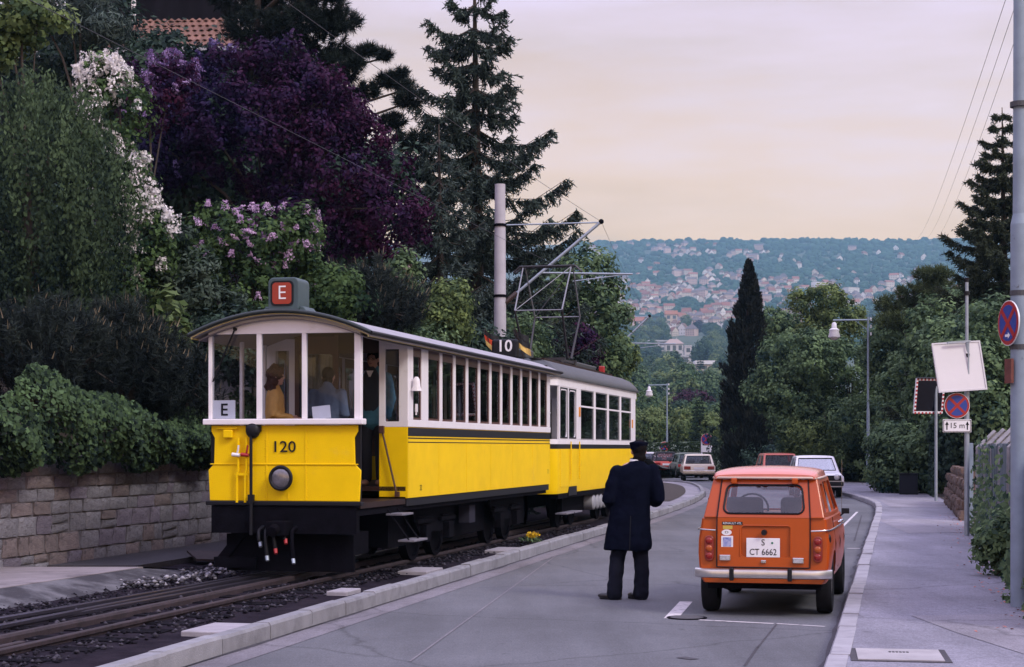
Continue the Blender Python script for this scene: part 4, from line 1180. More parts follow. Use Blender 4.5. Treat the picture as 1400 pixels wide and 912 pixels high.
text('plate_text', 'S', .088, DK, pl, (.0, y0 + .006, .737), (math.pi / 2, 0, 0), .001, sx=.95)
text('plate_text', 'CT 6662', .088, DK, pl, (.0, y0 + .006, .642), (math.pi / 2, 0, 0), .001, sx=.86)
MB().cyl((.09, y0 + .009, .735), (.09, y0 + .004, .735), .011, n=12).build('plate_seal', mat('green seal', (.03, .16, .10), .5), pl)
b = MB(); b.cyl((.01, y0 + .02, .838), (.01, y0 - .035, .838), .030, .026, 14); b.build('plate_lamp', DK, hatch, smooth=40)
b = MB(); b.box(-.02, .03, y0 - .012, y0 + .006, .535, .565); b.cyl((.005, y0 - .02, .55), (.005, y0, .55), .015, n=10); b.build('latch', CH, hatch, bev=.004)
for x0, z0 in ((-.375, .585), (.345, .565)):
    o = MB().box(x0 - .055, x0 + .055, y0 - .018, y0 + .008, z0 - .028, z0 + .028).build('reversing_lamp', CH, hatch, bev=.006)
    MB().box(x0 - .045, x0 + .045, y0 - .022, y0 - .017, z0 - .020, z0 + .020).build('lens', mat('clear lens', (.45, .44, .48), .12, .2, var=.2, vscale=50), o)
# lettering and stickers
sk = lambda z: y0 + .004 + (z - .495) / (zb - .495) * (rb - .013 - y0 - .004)
o = MB().box(-.408, -.205, sk(.925) - .004, sk(.925) + .004, .910, .940).build('model_badge', DK, hatch); text('badge_text', 'RENAULT 4TL', .030, M['signwhite'], o, (-.3065, sk(.925) - .005, .925), (math.pi / 2, 0, 0), .001)
MB().box(-.40, -.305, sk(.888) - .003, sk(.888) + .003, .868, .902).build('sticker', mat('faded yellow sticker', (.50, .36, .06), .6), hatch)
b = MB(); b.cyl((0, 0, 0), (0, -.005, 0), .05, n=24); o = b.build('oval_sticker', M['signwhite'], hatch, loc=(-.362, sk(.835) - .001, .835)); o.scale = (1.0, 1, .58); text('country_letter', 'D', .055, DK, o, (0, -.0055, 0), (math.pi / 2, 0, 0), .0005)
o = MB().box(-.415, -.298, sk(.74) - .003, sk(.74) + .004, .672, .800).build('sticker', M['signwhite'], hatch)
MB().box(-.398, -.315, sk(.74) - .005, sk(.74) - .0035, .695, .785).build('sticker_print', mat('sticker blue', (.10, .14, .42), .6, col2=(.45, .45, .62), vscale=25), o)
# tail lamps, filler cap, trim, bumper
lampm = mat('red lamp lens', (.22, .012, .012), .2)
for s in (-1, 1):
    r = empty('tail_lamp', (s * .535, -.548, .675), 0, car)
    b = MB(); b.prism(rrect(-.045, .045, -.128, .128, .042), 'y', -.018, .012); b.build('housing', mat('dull red housing', (.20, .022, .016), .35), r, bev=.006, smooth=40)
    for zz, mm in ((.075, lampm), (0, mat('amber lens', (.36, .07, .012), .2)), (-.075, lampm)):
        b = MB(); b.ellipsoid((0, -.018, zz), (.034, .014, .034), 12, 8); b.build('lens', mm, r, smooth=60)
b = MB(); b.ellipsoid((.635, -.44, .775), (.025, .05, .05), 14, 9); b.build('filler_cap', DK, car, smooth=60)
for s in (-1, 1):
    b = MB(); b.tube([(s * .470, -.556, .855), (s * .60, -.548, .862), (s * .648, -.50, .864), (s * .676, .0, .868), (s * .694, .9, .868), (s * .694, 1.75, .86)], .008, 6); b.build('chrome_trim', CH, car, smooth=60)
bp_ = []
for x in np.linspace(-1, 1, 15):
    xx = x * .675; yy = -.635 + .10 * max(0, abs(x) - .72) / .28 * (abs(x) ** 4); bp_.append((xx, yy))
sec = [(0, .385), (-.03, .395), (-.042, .43), (-.03, .468), (0, .478), (.012, .43)]
b = MB(); b.loft([[(x, y + p, z) for p, z in sec] for x, y in bp_]); b.build('bumper', mat('dull chrome bumper', (.60, .58, .58), .30, .85, var=.1, vscale=6), car, smooth=40)
for x0 in (-.30, .27): MB().box(x0 - .022, x0 + .022, -.695, -.63, .365, .492).build('overrider', DK, car, bev=.012)
for x0 in (-.33, .33): MB().box(x0 - .02, x0 + .02, -.63, -.5, .40, .45).build('bumper_bracket', M['iron'], car)
# roof with gutter lip, hinges
b = MB(); rings = []
for (y, w, zz, cr) in ((-.385, .49, 1.385, .030), (-.34, .515, 1.392, .052), (-.15, .525, 1.395, .082), (.4, .53, 1.395, .098), (1.0, .525, 1.392, .092), (1.30, .50, 1.385, .06), (1.38, .47, 1.372, .03)):
    top = [(w * math.cos(math.pi * k / 14) if abs(math.cos(math.pi * k / 14)) < 1 else w * math.cos(math.pi * k / 14), y, zz + cr * math.sin(math.pi * k / 14) ** .55) for k in range(15)]
    rings.append(top + [(-w, y, zz - .02), (w, y, zz - .02)])
b.loft(rings); b.build('roof', OR2, car, smooth=40)
b = MB()
b.tube([(-.50, -.355, 1.372), (-.46, -.392, 1.378), (.46, -.392, 1.378), (.50, -.355, 1.372)], .011, 7)
for s in (-1, 1): b.tube([(s * .50, -.355, 1.372), (s * .532, -.2, 1.375), (s * .537, .4, 1.376), (s * .53, 1.0, 1.374), (s * .50, 1.34, 1.36)], .011, 7)
b.build('roof_gutter', mat('pale gutter trim', (.55, .42, .36), .4), car, smooth=60)
for x0 in (-.305, .30): MB().box(x0 - .03, x0 + .03, -.415, -.36, 1.315, 1.375).build('hinge', OR, hatch, bev=.012)
# sides
for s in (-1, 1):
    def sp(y, v):
        w0 = .597 + (.635 - .597) * min(1, max(0, (y + .5) / 1.2)); w1 = .517 + .012 * min(1, max(0, y + .33))
        return Vector((s * (w0 + (w1 - w0) * v), y, zb - .004 + (zg - zb) * v))
    def quad(ya, yb, yc, yd): return [sp(ya, 0), sp(yb, 0), sp(yc, 1), sp(yd, 1)]
    b = MB(); b.frame_panel(quad(-.47, .16, .16, -.31), (.30, .93, .12, .86), (-s * .03, 0, 0), .05); o = b.build('quarter_panel', OR, car, smooth=30)
    b = MB(); b.frame_panel(quad(.165, .80, .80, .165), (.07, .95, .08, .90), (-s * .025, 0, 0), .03); b.build('rear_door_frame', DK if False else OR, car)
    b = MB(); b.frame_panel(quad(.805, 1.70, 1.36, .805), (.05, .90, .08, .90), (-s * .025, 0, 0), .03); b.build('front_door_frame', OR, car)
    for (ya, yb, yc, yd) in ((-.30, .13, .13, -.22), (.2, .77, .77, .2), (.85, 1.6, 1.34, .85)):
        b = MB(); q = [p - Vector((s * .014, 0, 0)) for p in (sp(ya, .06), sp(yb, .06), sp(yc, .93), sp(yd, .93))]; b.add(q, [(0, 1, 2, 3)]); b.build('side_window', MATS['car glass'], car)
    for yy in (.16, .80, 1.72): MB().tube([(s * .664, yy, .42), (s * .694 if yy > .5 else s * .678, yy, .70), (s * .64, yy, .97)], .004, 5).build('door_gap', DK, car)
    for yy in (.62, 1.0):
        b = MB(); b.tube([(s * .675, yy, .90), (s * .705, yy + .02, .905), (s * .705, yy + .10, .905), (s * .675, yy + .12, .90)], .011, 7); b.build('door_handle', CH, car, smooth=60)
b = MB(); b.cyl((.66, 1.5, .93), (.70, 1.5, .965), .010, n=6); b.obox((.715, 1.5, .985), (.085, .03, .06)); b.build('door_mirror', DK, car, bev=.012)
b = MB(); b.cyl((-.70, 1.5, .96), (-.70, 1.5, 1.06), .012, n=6); b.obox((-.745, 1.5, 1.07), (.10, .03, .10)); b.build('door_mirror', DK, car, bev=.012)
b = MB(); b.tube([(.665, 1.72, .95), (.668, 1.72, 1.55)], .0025, 5); b.build('aerial', CH, car)
# windscreen frame and pane
b = MB(); b.frame_panel([(-.60, 1.78, .965), (.60, 1.78, .965), (.49, 1.37, 1.378), (-.49, 1.37, 1.378)], (.06, .94, .08, .90), (0, -.03, .0), .05); b.build('windscreen_frame', OR, car)
b = MB(); b.add([(-.56, 1.75, .985), (.56, 1.75, .985), (.47, 1.385, 1.355), (-.47, 1.385, 1.355)], [(0, 1, 2, 3)]); b.build('windscreen', MATS['car glass'], car)
# seats, steering wheel
seatm = mat('grey seat cloth', (.07, .07, .085), .85)
for x0 in (-.29, .29):
    b = MB(); b.box(x0 - .22, x0 + .22, .55, 1.05, .42, .62); b.build('seat_cushion', seatm, car, bev=.04)
    b = MB(); b.prism([(.50, .60), (.62, .60), (.52, 1.16), (.42, 1.16)], 'x', x0 - .20, x0 + .20); b.build('seat_back', seatm, car, bev=.06, segs=3)
b = MB(); b.box(-.5, .5, -.05, .38, .42, .60); b.box(-.5, .5, -.12, .0, .55, .93); b.build('rear_seat', seatm, car, bev=.04)
b = MB(); b.tube([(-.29 + .18 * math.cos(a), 1.32 + .05 * math.sin(a), 1.0 + .17 * math.sin(a)) for a in np.linspace(0, 6.283, 25)], .012, 6, caps=False); b.bar((-.29, 1.32, 1.0), (-.29, 1.6, .9), .03, .03); b.bar((-.46, 1.32, 1.0), (-.12, 1.32, 1.0), .03, .02); b.build('steering_wheel', DK, car)
b = MB(); b.box(-.56, .56, 1.55, 1.76, .75, .965); b.build('dashboard', DK, car, bev=.02)
for s in (-1, 1):
    b = MB(); b.ellipsoid((s * .40, 2.93, .66), (.09, .03, .09), 14, 9); b.build('headlamp', MATS['clear lens'], car, smooth=60)

# ================================================================== smaller cars further off
def small_car(loc, rz, label, paint, L, Wd, Hh, roofc=None, style='sedan', front_seen=False, dark_top=False, plate=True):
    r = empty('parked_car', loc, rz); tag(r, label, 'car', 'cars parked further down the street')
    hw = Wd / 2; zb_ = Hh * .62; yr, yf = -.75, L - .75
    if style == 'sedan': bl = [(yr, .36), (yr + .02, zb_ * .72), (yr + .08, zb_ - .03), (yr + .85, zb_), (yf - 1.25, zb_), (yf - .15, zb_ - .12), (yf, zb_ - .22), (yf + .01, .36)]
    else: bl = [(yr, .36), (yr - .01, zb_ * .75), (yr + .10, zb_), (yr + .4, zb_), (yf - 1.05, zb_), (yf - .12, zb_ - .10), (yf, zb_ - .18), (yf + .01, .36)]
    rings = []
    for (u, sh) in ((-1, .05), (-.93, 0), (0, 0), (.93, 0), (1, .05)):
        rings.append([(u * hw, p[0] * (1 - .0), p[1] - (sh if p[1] > .5 else -sh)) for p in bl])
    b = MB(); b.loft(rings); body = b.build('body', paint, r, smooth=35)
    wb = (0.0, L * .60)
    cut = []
    for yy in wb:
        for s in (-1, 1):
            c = MB(); c.cyl((s * hw * .6, yy, .31), (s * hw * 1.4, yy, .31), .36, n=20); cut.append(c.build('cutter', paint, r))
    bool_cut(body, cut)
    b = MB(); b.box(-hw * .8, hw * .8, yr + .1, yf - .1, .24, .37); b.build('underbody', M['iron'], r)
    for yy in wb:
        for s in (-1, 1): tyre_wheel(r, s * (hw - .10), yy, .30, .17, MATS['grey hub'])
    # cabin
    if style == 'sedan': pf = [(yr + .62, zb_), (yr + 1.12, Hh - .03), (yf - 2.0, Hh - .02), (yf - 1.28, zb_)]
    else: pf = [(yr + .08, zb_), (yr + .42, Hh - .03), (yf - 1.75, Hh - .02), (yf - 1.05, zb_)]
    wb_, wt = hw * .95, hw * .80
    A = [Vector((0, p[0], p[1])) for p in pf]
    def pt(s, k): return Vector((s * (wb_ if k in (0, 3) else wt), pf[k][0], pf[k][1]))
    cab = roofc or paint
    b = MB(); b.frame_panel([pt(-1, 0), pt(1, 0), pt(1, 1), pt(-1, 1)], (.07, .93, .10, .88), (0, .03, -.0), .06); b.build('rear_screen_frame', cab, r)
    b = MB(); b.frame_panel([pt(-1, 3), pt(1, 3), pt(1, 2), pt(-1, 2)], (.06, .94, .08, .90), (0, -.03, 0), .06); b.build('windscreen_frame', cab, r)
    ins = Vector((0, .012, 0)); G_ = glass('far car glass', (.62, .66, .70), refl=0.4)
    for (ia, ib, dy) in ((0, 1, -.004), (3, 2, .004)):
        b = MB(); b.frame_panel([pt(-1, ia) + Vector((0, dy, 0)), pt(1, ia) + Vector((0, dy, 0)), pt(1, ib) + Vector((0, dy, 0)), pt(-1, ib) + Vector((0, dy, 0))], (.075, .925, .11, .87), (0, dy, 0), .06); 
        bb = MB(); q = []
        for u, v in ((.07, .09), (.93, .09), (.93, .89), (.07, .89), (.07, .09)): q.append((pt(-1, ia) * (1 - u) + pt(1, ia) * u) * (1 - v) + (pt(-1, ib) * (1 - u) + pt(1, ib) * u) * v + Vector((0, dy, 0)))
        bb.tube(q, .016, 5, caps=False); bb.build('screen_seal', DK, r)
    b = MB(); b.add([pt(-.97, 0) + ins, pt(.97, 0) + ins, pt(.97, 1) + ins, pt(-.97, 1) + ins], [(0, 1, 2, 3)]); b.build('rear_window', G_, r)
    b = MB(); b.add([pt(-.97, 3) - ins, pt(.97, 3) - ins, pt(.97, 2) - ins, pt(-.97, 2) - ins], [(0, 1, 2, 3)]); b.build('windscreen', G_, r)
    for s in (-1, 1):
        ym = (pf[0][0] + pf[3][0]) / 2 + .05
        m0 = Vector((s * wb_, ym, zb_)); m1 = Vector((s * wt, ym, Hh - .025))
        for q, hl_ in (([pt(s, 0), m0, m1, pt(s, 1)], (.14, .95, .08, .88)), ([m0, pt(s, 3), pt(s, 2), m1], (.05, .88, .08, .88))):
            b = MB(); b.frame_panel(q, hl_, (-s * .025, 0, 0), .04); b.build('door_frame', cab, r)
            b = MB(); b.add([p - Vector((s * .012, 0, 0)) for p in q], [(0, 1, 2, 3)]); b.build('side_window', G_, r)
    b = MB(); rings = []
    for k, t in enumerate((0, .06, .5, .94, 1)):
        y = pf[1][0] + (pf[2][0] - pf[1][0]) * t; w = wt * (1.0 if 0 < t < 1 else .96)
        rings.append([(w * math.cos(math.pi * j / 10), y, Hh - .03 + .05 * math.sin(math.pi * j / 10) ** .6 * (1 if 0 < t < 1 else .35)) for j in range(11)] + [(-w, y, Hh - .05), (w, y, Hh - .05)])
    b.loft(rings); b.build('roof', cab, r, smooth=40)
    b = MB(); b.box(-hw * .8, hw * .8, pf[0][0] + .5, pf[3][0] - .3, .4, zb_ - .02); b.build('interior', seatm, r)
    for x0 in (-.34, .34): MB().box(x0 - .2, x0 + .2, ym - .05, ym + .06, zb_ - .1, zb_ + .22).build('seat_back', seatm, r, bev=.04)
    for yy, sg in ((yr, -1), (yf, 1)):
        MB().box(-hw * .98, hw * .98, yy - .06 if sg < 0 else yy, yy if sg < 0 else yy + .07, .40, .54).build('bumper', CH if style == 'sedan' else DK, r, bev=.02)
    for s in (-1, 1):
        MB().box(s * hw * .92, s * hw * .52, yr - .025, yr + .04, zb_ * .72, zb_ * .90).build('tail_lamp', lampm, r, bev=.01)
        if front_seen:
            b = MB(); b.ellipsoid((s * hw * .70, yf + .0, zb_ * .80), (.105, .05, .105), 14, 9); b.build('headlamp', MATS['clear lens'], r, smooth=60)
    if front_seen: MB().box(-hw * .88, hw * .88, yf - .01, yf + .022, zb_ * .66, zb_ * .87).build('grille', DK, r)
    if plate:
        yy = yf + .075 if front_seen else yr - .02
        MB().box(-.26, .26, yy - .01, yy + .012, (.42 if front_seen else zb_ * .70), (.52 if front_seen else zb_ * .84)).build('number_plate', M['signwhite'], r)
    for s in (-1, 1): MB().obox((s * (hw + .07), pf[3][0] - .25, zb_ + .07), (.13, .04, .09)).build('door_mirror', DK, r, bev=.012)
    return r
def carp(name, c, var=.04): return mat(name, c, .3, var=var, vscale=3, coat=.4)
# cream saloon, seen from behind
small_car((9.38, 84.6, 0), -math.radians(4), 'cream saloon car parked by the far hedge, seen from behind', carp('cream car paint', (.62, .53, .44)), 4.5, 1.62, 1.34)
small_car((9.80, 93.0, 0), math.radians(1), 'dark green car half hidden behind the cream saloon', carp('dark green car paint', (.035, .06, .045)), 4.0, 1.55, 1.38, style='hatch')
small_car((9.25, 101.5, 0), math.radians(2), 'red car with black upper body at the bend, left of the cream saloon', carp('bright red car paint', (.50, .045, .02)), 3.3, 1.46, 1.42, roofc=M['black'], style='hatch')
small_car((8.55, 105.5, 0), math.radians(12), 'pale car in the bend beyond the man in the dark coat', carp('pale grey car paint', (.52, .50, .55)), 4.1, 1.6, 1.38)
small_car((10.55, 59.2, 0), math.pi - math.radians(5), 'white hatchback facing us, parked at the kerb beyond the orange car', carp('white car paint', (.70, .68, .72)), 3.7, 1.60, 1.39, style='hatch', front_seen=True)
small_car((10.95, 70.0, 0), math.pi - math.radians(2), 'orange-red car parked right behind the white hatchback', carp('orange-red car paint', (.48, .07, .025)), 3.9, 1.58, 1.44, style='hatch', front_seen=True)
# ------------------------------------------------------------------ people: each shape is one continuous skin grown from tapered volumes
def limb(b, pts, rad, n=12):
    """tapered tube with round ends; rad entries are r or (rx, ry) in world x / y"""
    P = [Vector(p) for p in pts]; rings = []
    for i, p in enumerate(P):
        d = (P[min(i + 1, len(P) - 1)] - P[max(i - 1, 0)]).normalized()
        r = rad[i]; rx, ry = r if isinstance(r, tuple) else (r, r)
        ex = Vector((1, 0, 0)) - d * d.x
        if ex.length < .3: ex = Vector((0, 1, 0)) - d * d.y; rx, ry = ry, rx
        ex.normalize(); ey = d.cross(ex)
        rings.append([p + ex * rx * math.cos(2 * math.pi * k / n) + ey * ry * math.sin(2 * math.pi * k / n) for k in range(n)])
    b.loft(rings)
    for p, r in ((P[0], rad[0]), (P[-1], rad[-1])):
        rx, ry = r if isinstance(r, tuple) else (r, r); b.ellipsoid(p, (rx, ry, min(rx, ry)), n, 8)

def grow(b, name, mt, parent, voxel=.014, smooth=4, disp=0.0, dscale=.1):
    me = b.mesh('tmp', mt); o = bpy.data.objects.new('tmp', me); COL.objects.link(o)
    md = o.modifiers.new('r', 'REMESH'); md.mode = 'VOXEL'; md.voxel_size = voxel; md.use_smooth_shade = True
    sm = o.modifiers.new('s', 'SMOOTH'); sm.iterations = smooth; sm.factor = .5
    if disp:
        tx = bpy.data.textures.new('folds', 'CLOUDS'); tx.noise_scale = dscale; tx.noise_depth = 2
        dm = o.modifiers.new('d', 'DISPLACE'); dm.texture = tx; dm.strength = disp; dm.mid_level = .5; dm.texture_coords = 'LOCAL'
    bpy.context.view_layer.update()
    me2 = evaluated(o); bpy.data.objects.remove(o); me2.name = name
    me2.materials.clear(); me2.materials.append(mt)
    return link_mesh(name, me2, parent)

def hand(b, w, fwd, side, k=1.0):
    """palm and five bent fingers from wrist w pointing along fwd; side: thumb direction"""
    w = Vector(w); f = Vector(fwd).normalized(); s = Vector(side).normalized(); n = f.cross(s)
    limb(b, [w, w + f * .045 * k, w + f * .085 * k], [(.026 * k, .018 * k), (.034 * k, .016 * k), (.036 * k, .014 * k)], 10)
    for i, (o_, ln) in enumerate(((.030, .068), (.011, .078), (-.009, .074), (-.028, .058))):
        a = w + f * .085 * k + s * o_ * k
        limb(b, [a, a + f * ln * .5 * k - n * .008 * k, a + f * ln * .8 * k - n * .028 * k, a + f * ln * .9 * k - n * .045 * k], [.0095 * k, .009 * k, .0085 * k, .008 * k], 8)
    a = w + f * .03 * k + s * .028 * k
    limb(b, [a, a + f * .03 * k + s * .02 * k, a + f * .058 * k + s * .025 * k - n * .012 * k], [.012 * k, .011 * k, .009 * k], 8)

def head(b, c, yaw, k=1.0):
    """skull, jaw, nose, brow, ears; face towards +y turned by yaw. c: centre of the head"""
    R = Matrix.Rotation(yaw, 3, 'Z'); c = Vector(c)
    def E(p, r, nu=14, nv=9): b.ellipsoid(c + R @ (Vector(p) * k), (r[0] * k, r[1] * k, r[2] * k), nu, nv, R=R)
    E((0, -.012, .025), (.075, .095, .092)); E((0, .022, -.045), (.058, .066, .068)); E((0, .065, -.088), (.028, .024, .022))
    E((0, .095, -.012), (.012, .018, .026)); E((0, .086, .022), (.05, .016, .012))
    for s in (-1, 1): E((s * .077, -.005, -.008), (.012, .022, .032)); E((s * .035, .06, -.03), (.026, .026, .026))
    limb(b, [c + R @ Vector((0, -.02, -.07)) * k, c + Vector((0, -.035, -.20)) * k], [.055 * k, .060 * k], 12)

def face_bits(parent, c, yaw, k=1.0, glasses=False):
    R = Matrix.Rotation(yaw, 3, 'Z'); c = Vector(c)
    for s in (-1, 1):
        b = MB(); b.ellipsoid(c + R @ (Vector((s * .031, .085, .004)) * k), (.012 * k, .010 * k, .008 * k), 8, 6, R=R); b.build('eye', mat('dark eye', (.03, .02, .02), .2), parent, smooth=60)
    b = MB(); b.ellipsoid(c + R @ (Vector((0, .088, -.058)) * k), (.024 * k, .010 * k, .008 * k), 10, 6, R=R); b.build('mouth', mat('lips', (.33, .10, .09), .5), parent, smooth=60)
    if glasses:
        b = MB()
        for s in (-1, 1): b.tube([c + R @ (Vector((s * .034 + .026 * math.cos(a), .10, .004 + .02 * math.sin(a))) * k) for a in np.linspace(0, 6.283, 13)], .003, 5, caps=False)
        b.build('spectacles', M['black'], parent)

def cap_hair(b, c, yaw, k=1.0, low=-.06, vol=1.0):
    R = Matrix.Rotation(yaw, 3, 'Z'); c = Vector(c)
    b.ellipsoid(c + R @ (Vector((0, -.022, .035)) * k), (.083 * k * vol, .100 * k * vol, .092 * k * vol), 16, 10, R=R)
    b.ellipsoid(c + R @ (Vector((0, -.055, low)) * k), (.070 * k * vol, .060 * k * vol, .065 * k * vol), 14, 9, R=R)

# ================================================================== the man in the dark coat, back to us
def coat_man():
    p = empty('person', (1.28, 18.62, 0.0), 0.0)
    tag(p, 'man in a long dark coat and peaked cap standing in the road, back to us', 'person')
    HC = Vector((.125, .04, 1.640)); yaw = math.radians(8)
    b = MB(); head(b, HC, yaw)
    limb(b, [(.08, .0, 1.43), (.05, .0, 1.15), (.03, 0, .95)], [(.17, .10), (.15, .10), (.16, .11)])
    for s in (-1, 1):
        limb(b, [(.05 + s * .09, 0, .93), (.01 + s * .12, .015, .50), (s * .125, -.02, .10)], [.085, .055, .042])
        limb(b, [(.085 + s * .19, 0, 1.42), (.06 + s * .255, -.03, 1.13), (.07 + s * .16, .22, 1.10)], [.05, .042, .032])
        hand(b, (.07 + s * .15, .24, 1.10), (-s * .35, .9, .05), (0, .1, 1))
    body = grow(b, 'body', M['skin'], p, .011, 2)
    face_bits(body, HC, yaw)
    navy = mat('navy wool coat', (.0035, .0045, .0115), .95, var=.2, vscale=10, bump=.15, bscale=90, spec=.02)
    b = MB()
    rings = [(.545, -.005, .262, .168), (.60, -.005, .260, .166), (.80, .005, .243, .155), (.98, .022, .226, .142), (1.12, .035, .215, .136), (1.28, .055, .222, .138), (1.38, .070, .222, .130), (1.45, .080, .195, .110), (1.50, .092, .115, .085), (1.535, .10, .075, .07)]
    n = 28
    R0 = []
    for (z, cx, rx, ry) in rings:
        r = []
        for k in range(n):
            a = 2 * math.pi * k / n
            fold = 1 + (.030 * math.sin(a * 5 + z * 2) + .02 * math.sin(a * 9 + 1)) * max(0, (1.25 - z)) / .7
            r.append((cx + rx * math.cos(a) * fold, ry * math.sin(a) * fold - .01, z + (.012 * math.sin(a * 2 + .6) if z < .56 else 0)))
        R0.append(r)
    b.loft(R0)
    limb(b, [(.275, -.005, 1.425), (.315, -.035, 1.27), (.335, -.05, 1.115), (.315, .06, 1.085), (.25, .20, 1.11)], [.080, .078, .076, .068, .060])
    limb(b, [(-.115, -.005, 1.405), (-.180, -.035, 1.25), (-.215, -.05, 1.095), (-.19, .06, 1.06), (-.10, .20, 1.10)], [.080, .078, .076, .068, .060])
    coat = grow(b, 'coat', navy, p, .013, 4, .032, .15)
    b = MB(); b.prism([(-.012, .56), (.012, .56), (.010, .95), (-.008, .95)], 'y', -.186, -.178)
    b = MB(); b.tube([(.01, -.180, .56), (.015, -.172, .75), (.022, -.160, .93)], .005, 5); b.build('back_vent', M['black'], coat)
    b = MB(); rr = []
    for z, k_ in ((1.505, 1.0), (1.545, .90), (1.56, .86)):
        rr.append([(.100 + .083 * k_ * math.cos(2 * math.pi * k / 18), .002 + .078 * k_ * math.sin(2 * math.pi * k / 18), z + .012 * math.sin(2 * math.pi * k / 18)) for k in range(18)])
    b.loft(rr, caps=False); b.build('shirt_collar', M['signwhite'], p, smooth=60)
    b = MB(); cap_hair(b, HC, yaw, 1.02, -.065, 1.03); b.ellipsoid(HC + Vector((0, -.03, -.085)), (.072, .05, .045)); grow(b, 'hair', mat('dark hair', (.007, .006, .006), .8, var=.3, vscale=40, spec=.05), p, .010, 2, .012, .03)
    b = MB(); rr = []
    for (dz, rx, ry, oy) in ((.048, .091, .108, -.012), (.075, .092, .109, -.012), (.092, .094, .112, -.012), (.112, .104, .122, -.012), (.128, .100, .118, -.012), (.138, .060, .075, -.012)):
        rr.append([(HC.x + rx * math.cos(2 * math.pi * k / 24), HC.y + oy + ry * math.sin(2 * math.pi * k / 24), HC.z + dz - .03) for k in range(24)])
    b.loft(rr); cap = b.build('cap', navy, p, smooth=50)
    b = MB(); b.prism([(HC.x + .085 * math.cos(a), HC.y + .06 + .11 * math.sin(a)) for a in np.linspace(.1, 3.04, 12)], 'z', HC.z + .018, HC.z + .026); b.build('peak', M['black'], cap)
    tr = mat('dark grey trousers', (.008, .009, .017), .92, var=.25, vscale=9, spec=.1)
    b = MB()
    for s, kx, ky in ((-1, -.035, .02), (1, .035, .02)):
        limb(b, [(.045 + s * .085, 0, .80), (.02 + s * .125, ky, .50), (.012 + s * .135 + kx * .3, .0, .26), (s * .125 + kx * .6, -.01, .065)], [(.105, .11), (.088, .098), (.082, .095), (.088, .105)], 14)
    b.ellipsoid((.04, 0, .84), (.17, .12, .13))
    grow(b, 'trousers', tr, p, .012, 4, .026, .09)
    sh = mat('black leather shoe', (.012, .011, .013), .35)
    for s, yw in ((-1, math.radians(72)), (1, math.radians(38))):
        R = Matrix.Rotation(yw, 3, 'Z'); c = Vector((s * .13 + s * .01, -.01, 0)); b = MB()
        b.ellipsoid(c + R @ Vector((0, .10, .040)), (.048, .10, .038), 14, 8, R=R); b.ellipsoid(c + R @ Vector((0, -.02, .055)), (.042, .065, .055), 14, 8, R=R); b.obox(c + R @ Vector((0, .05, .013)), (.078, .24, .024), M=R)
        grow(b, 'shoe', sh, p, .008, 2)
    nb = MB().obox((0, 0, 0), (.16, .012, .11), 0).build('notebook', M['signwhite'], None, loc=(1.28 + .335, 18.62 + .30, 1.14), rot=(.9, .2, .2)); tag(nb, 'white notebook held at the right side of the coated man', 'notebook')
    return p
coat_man()

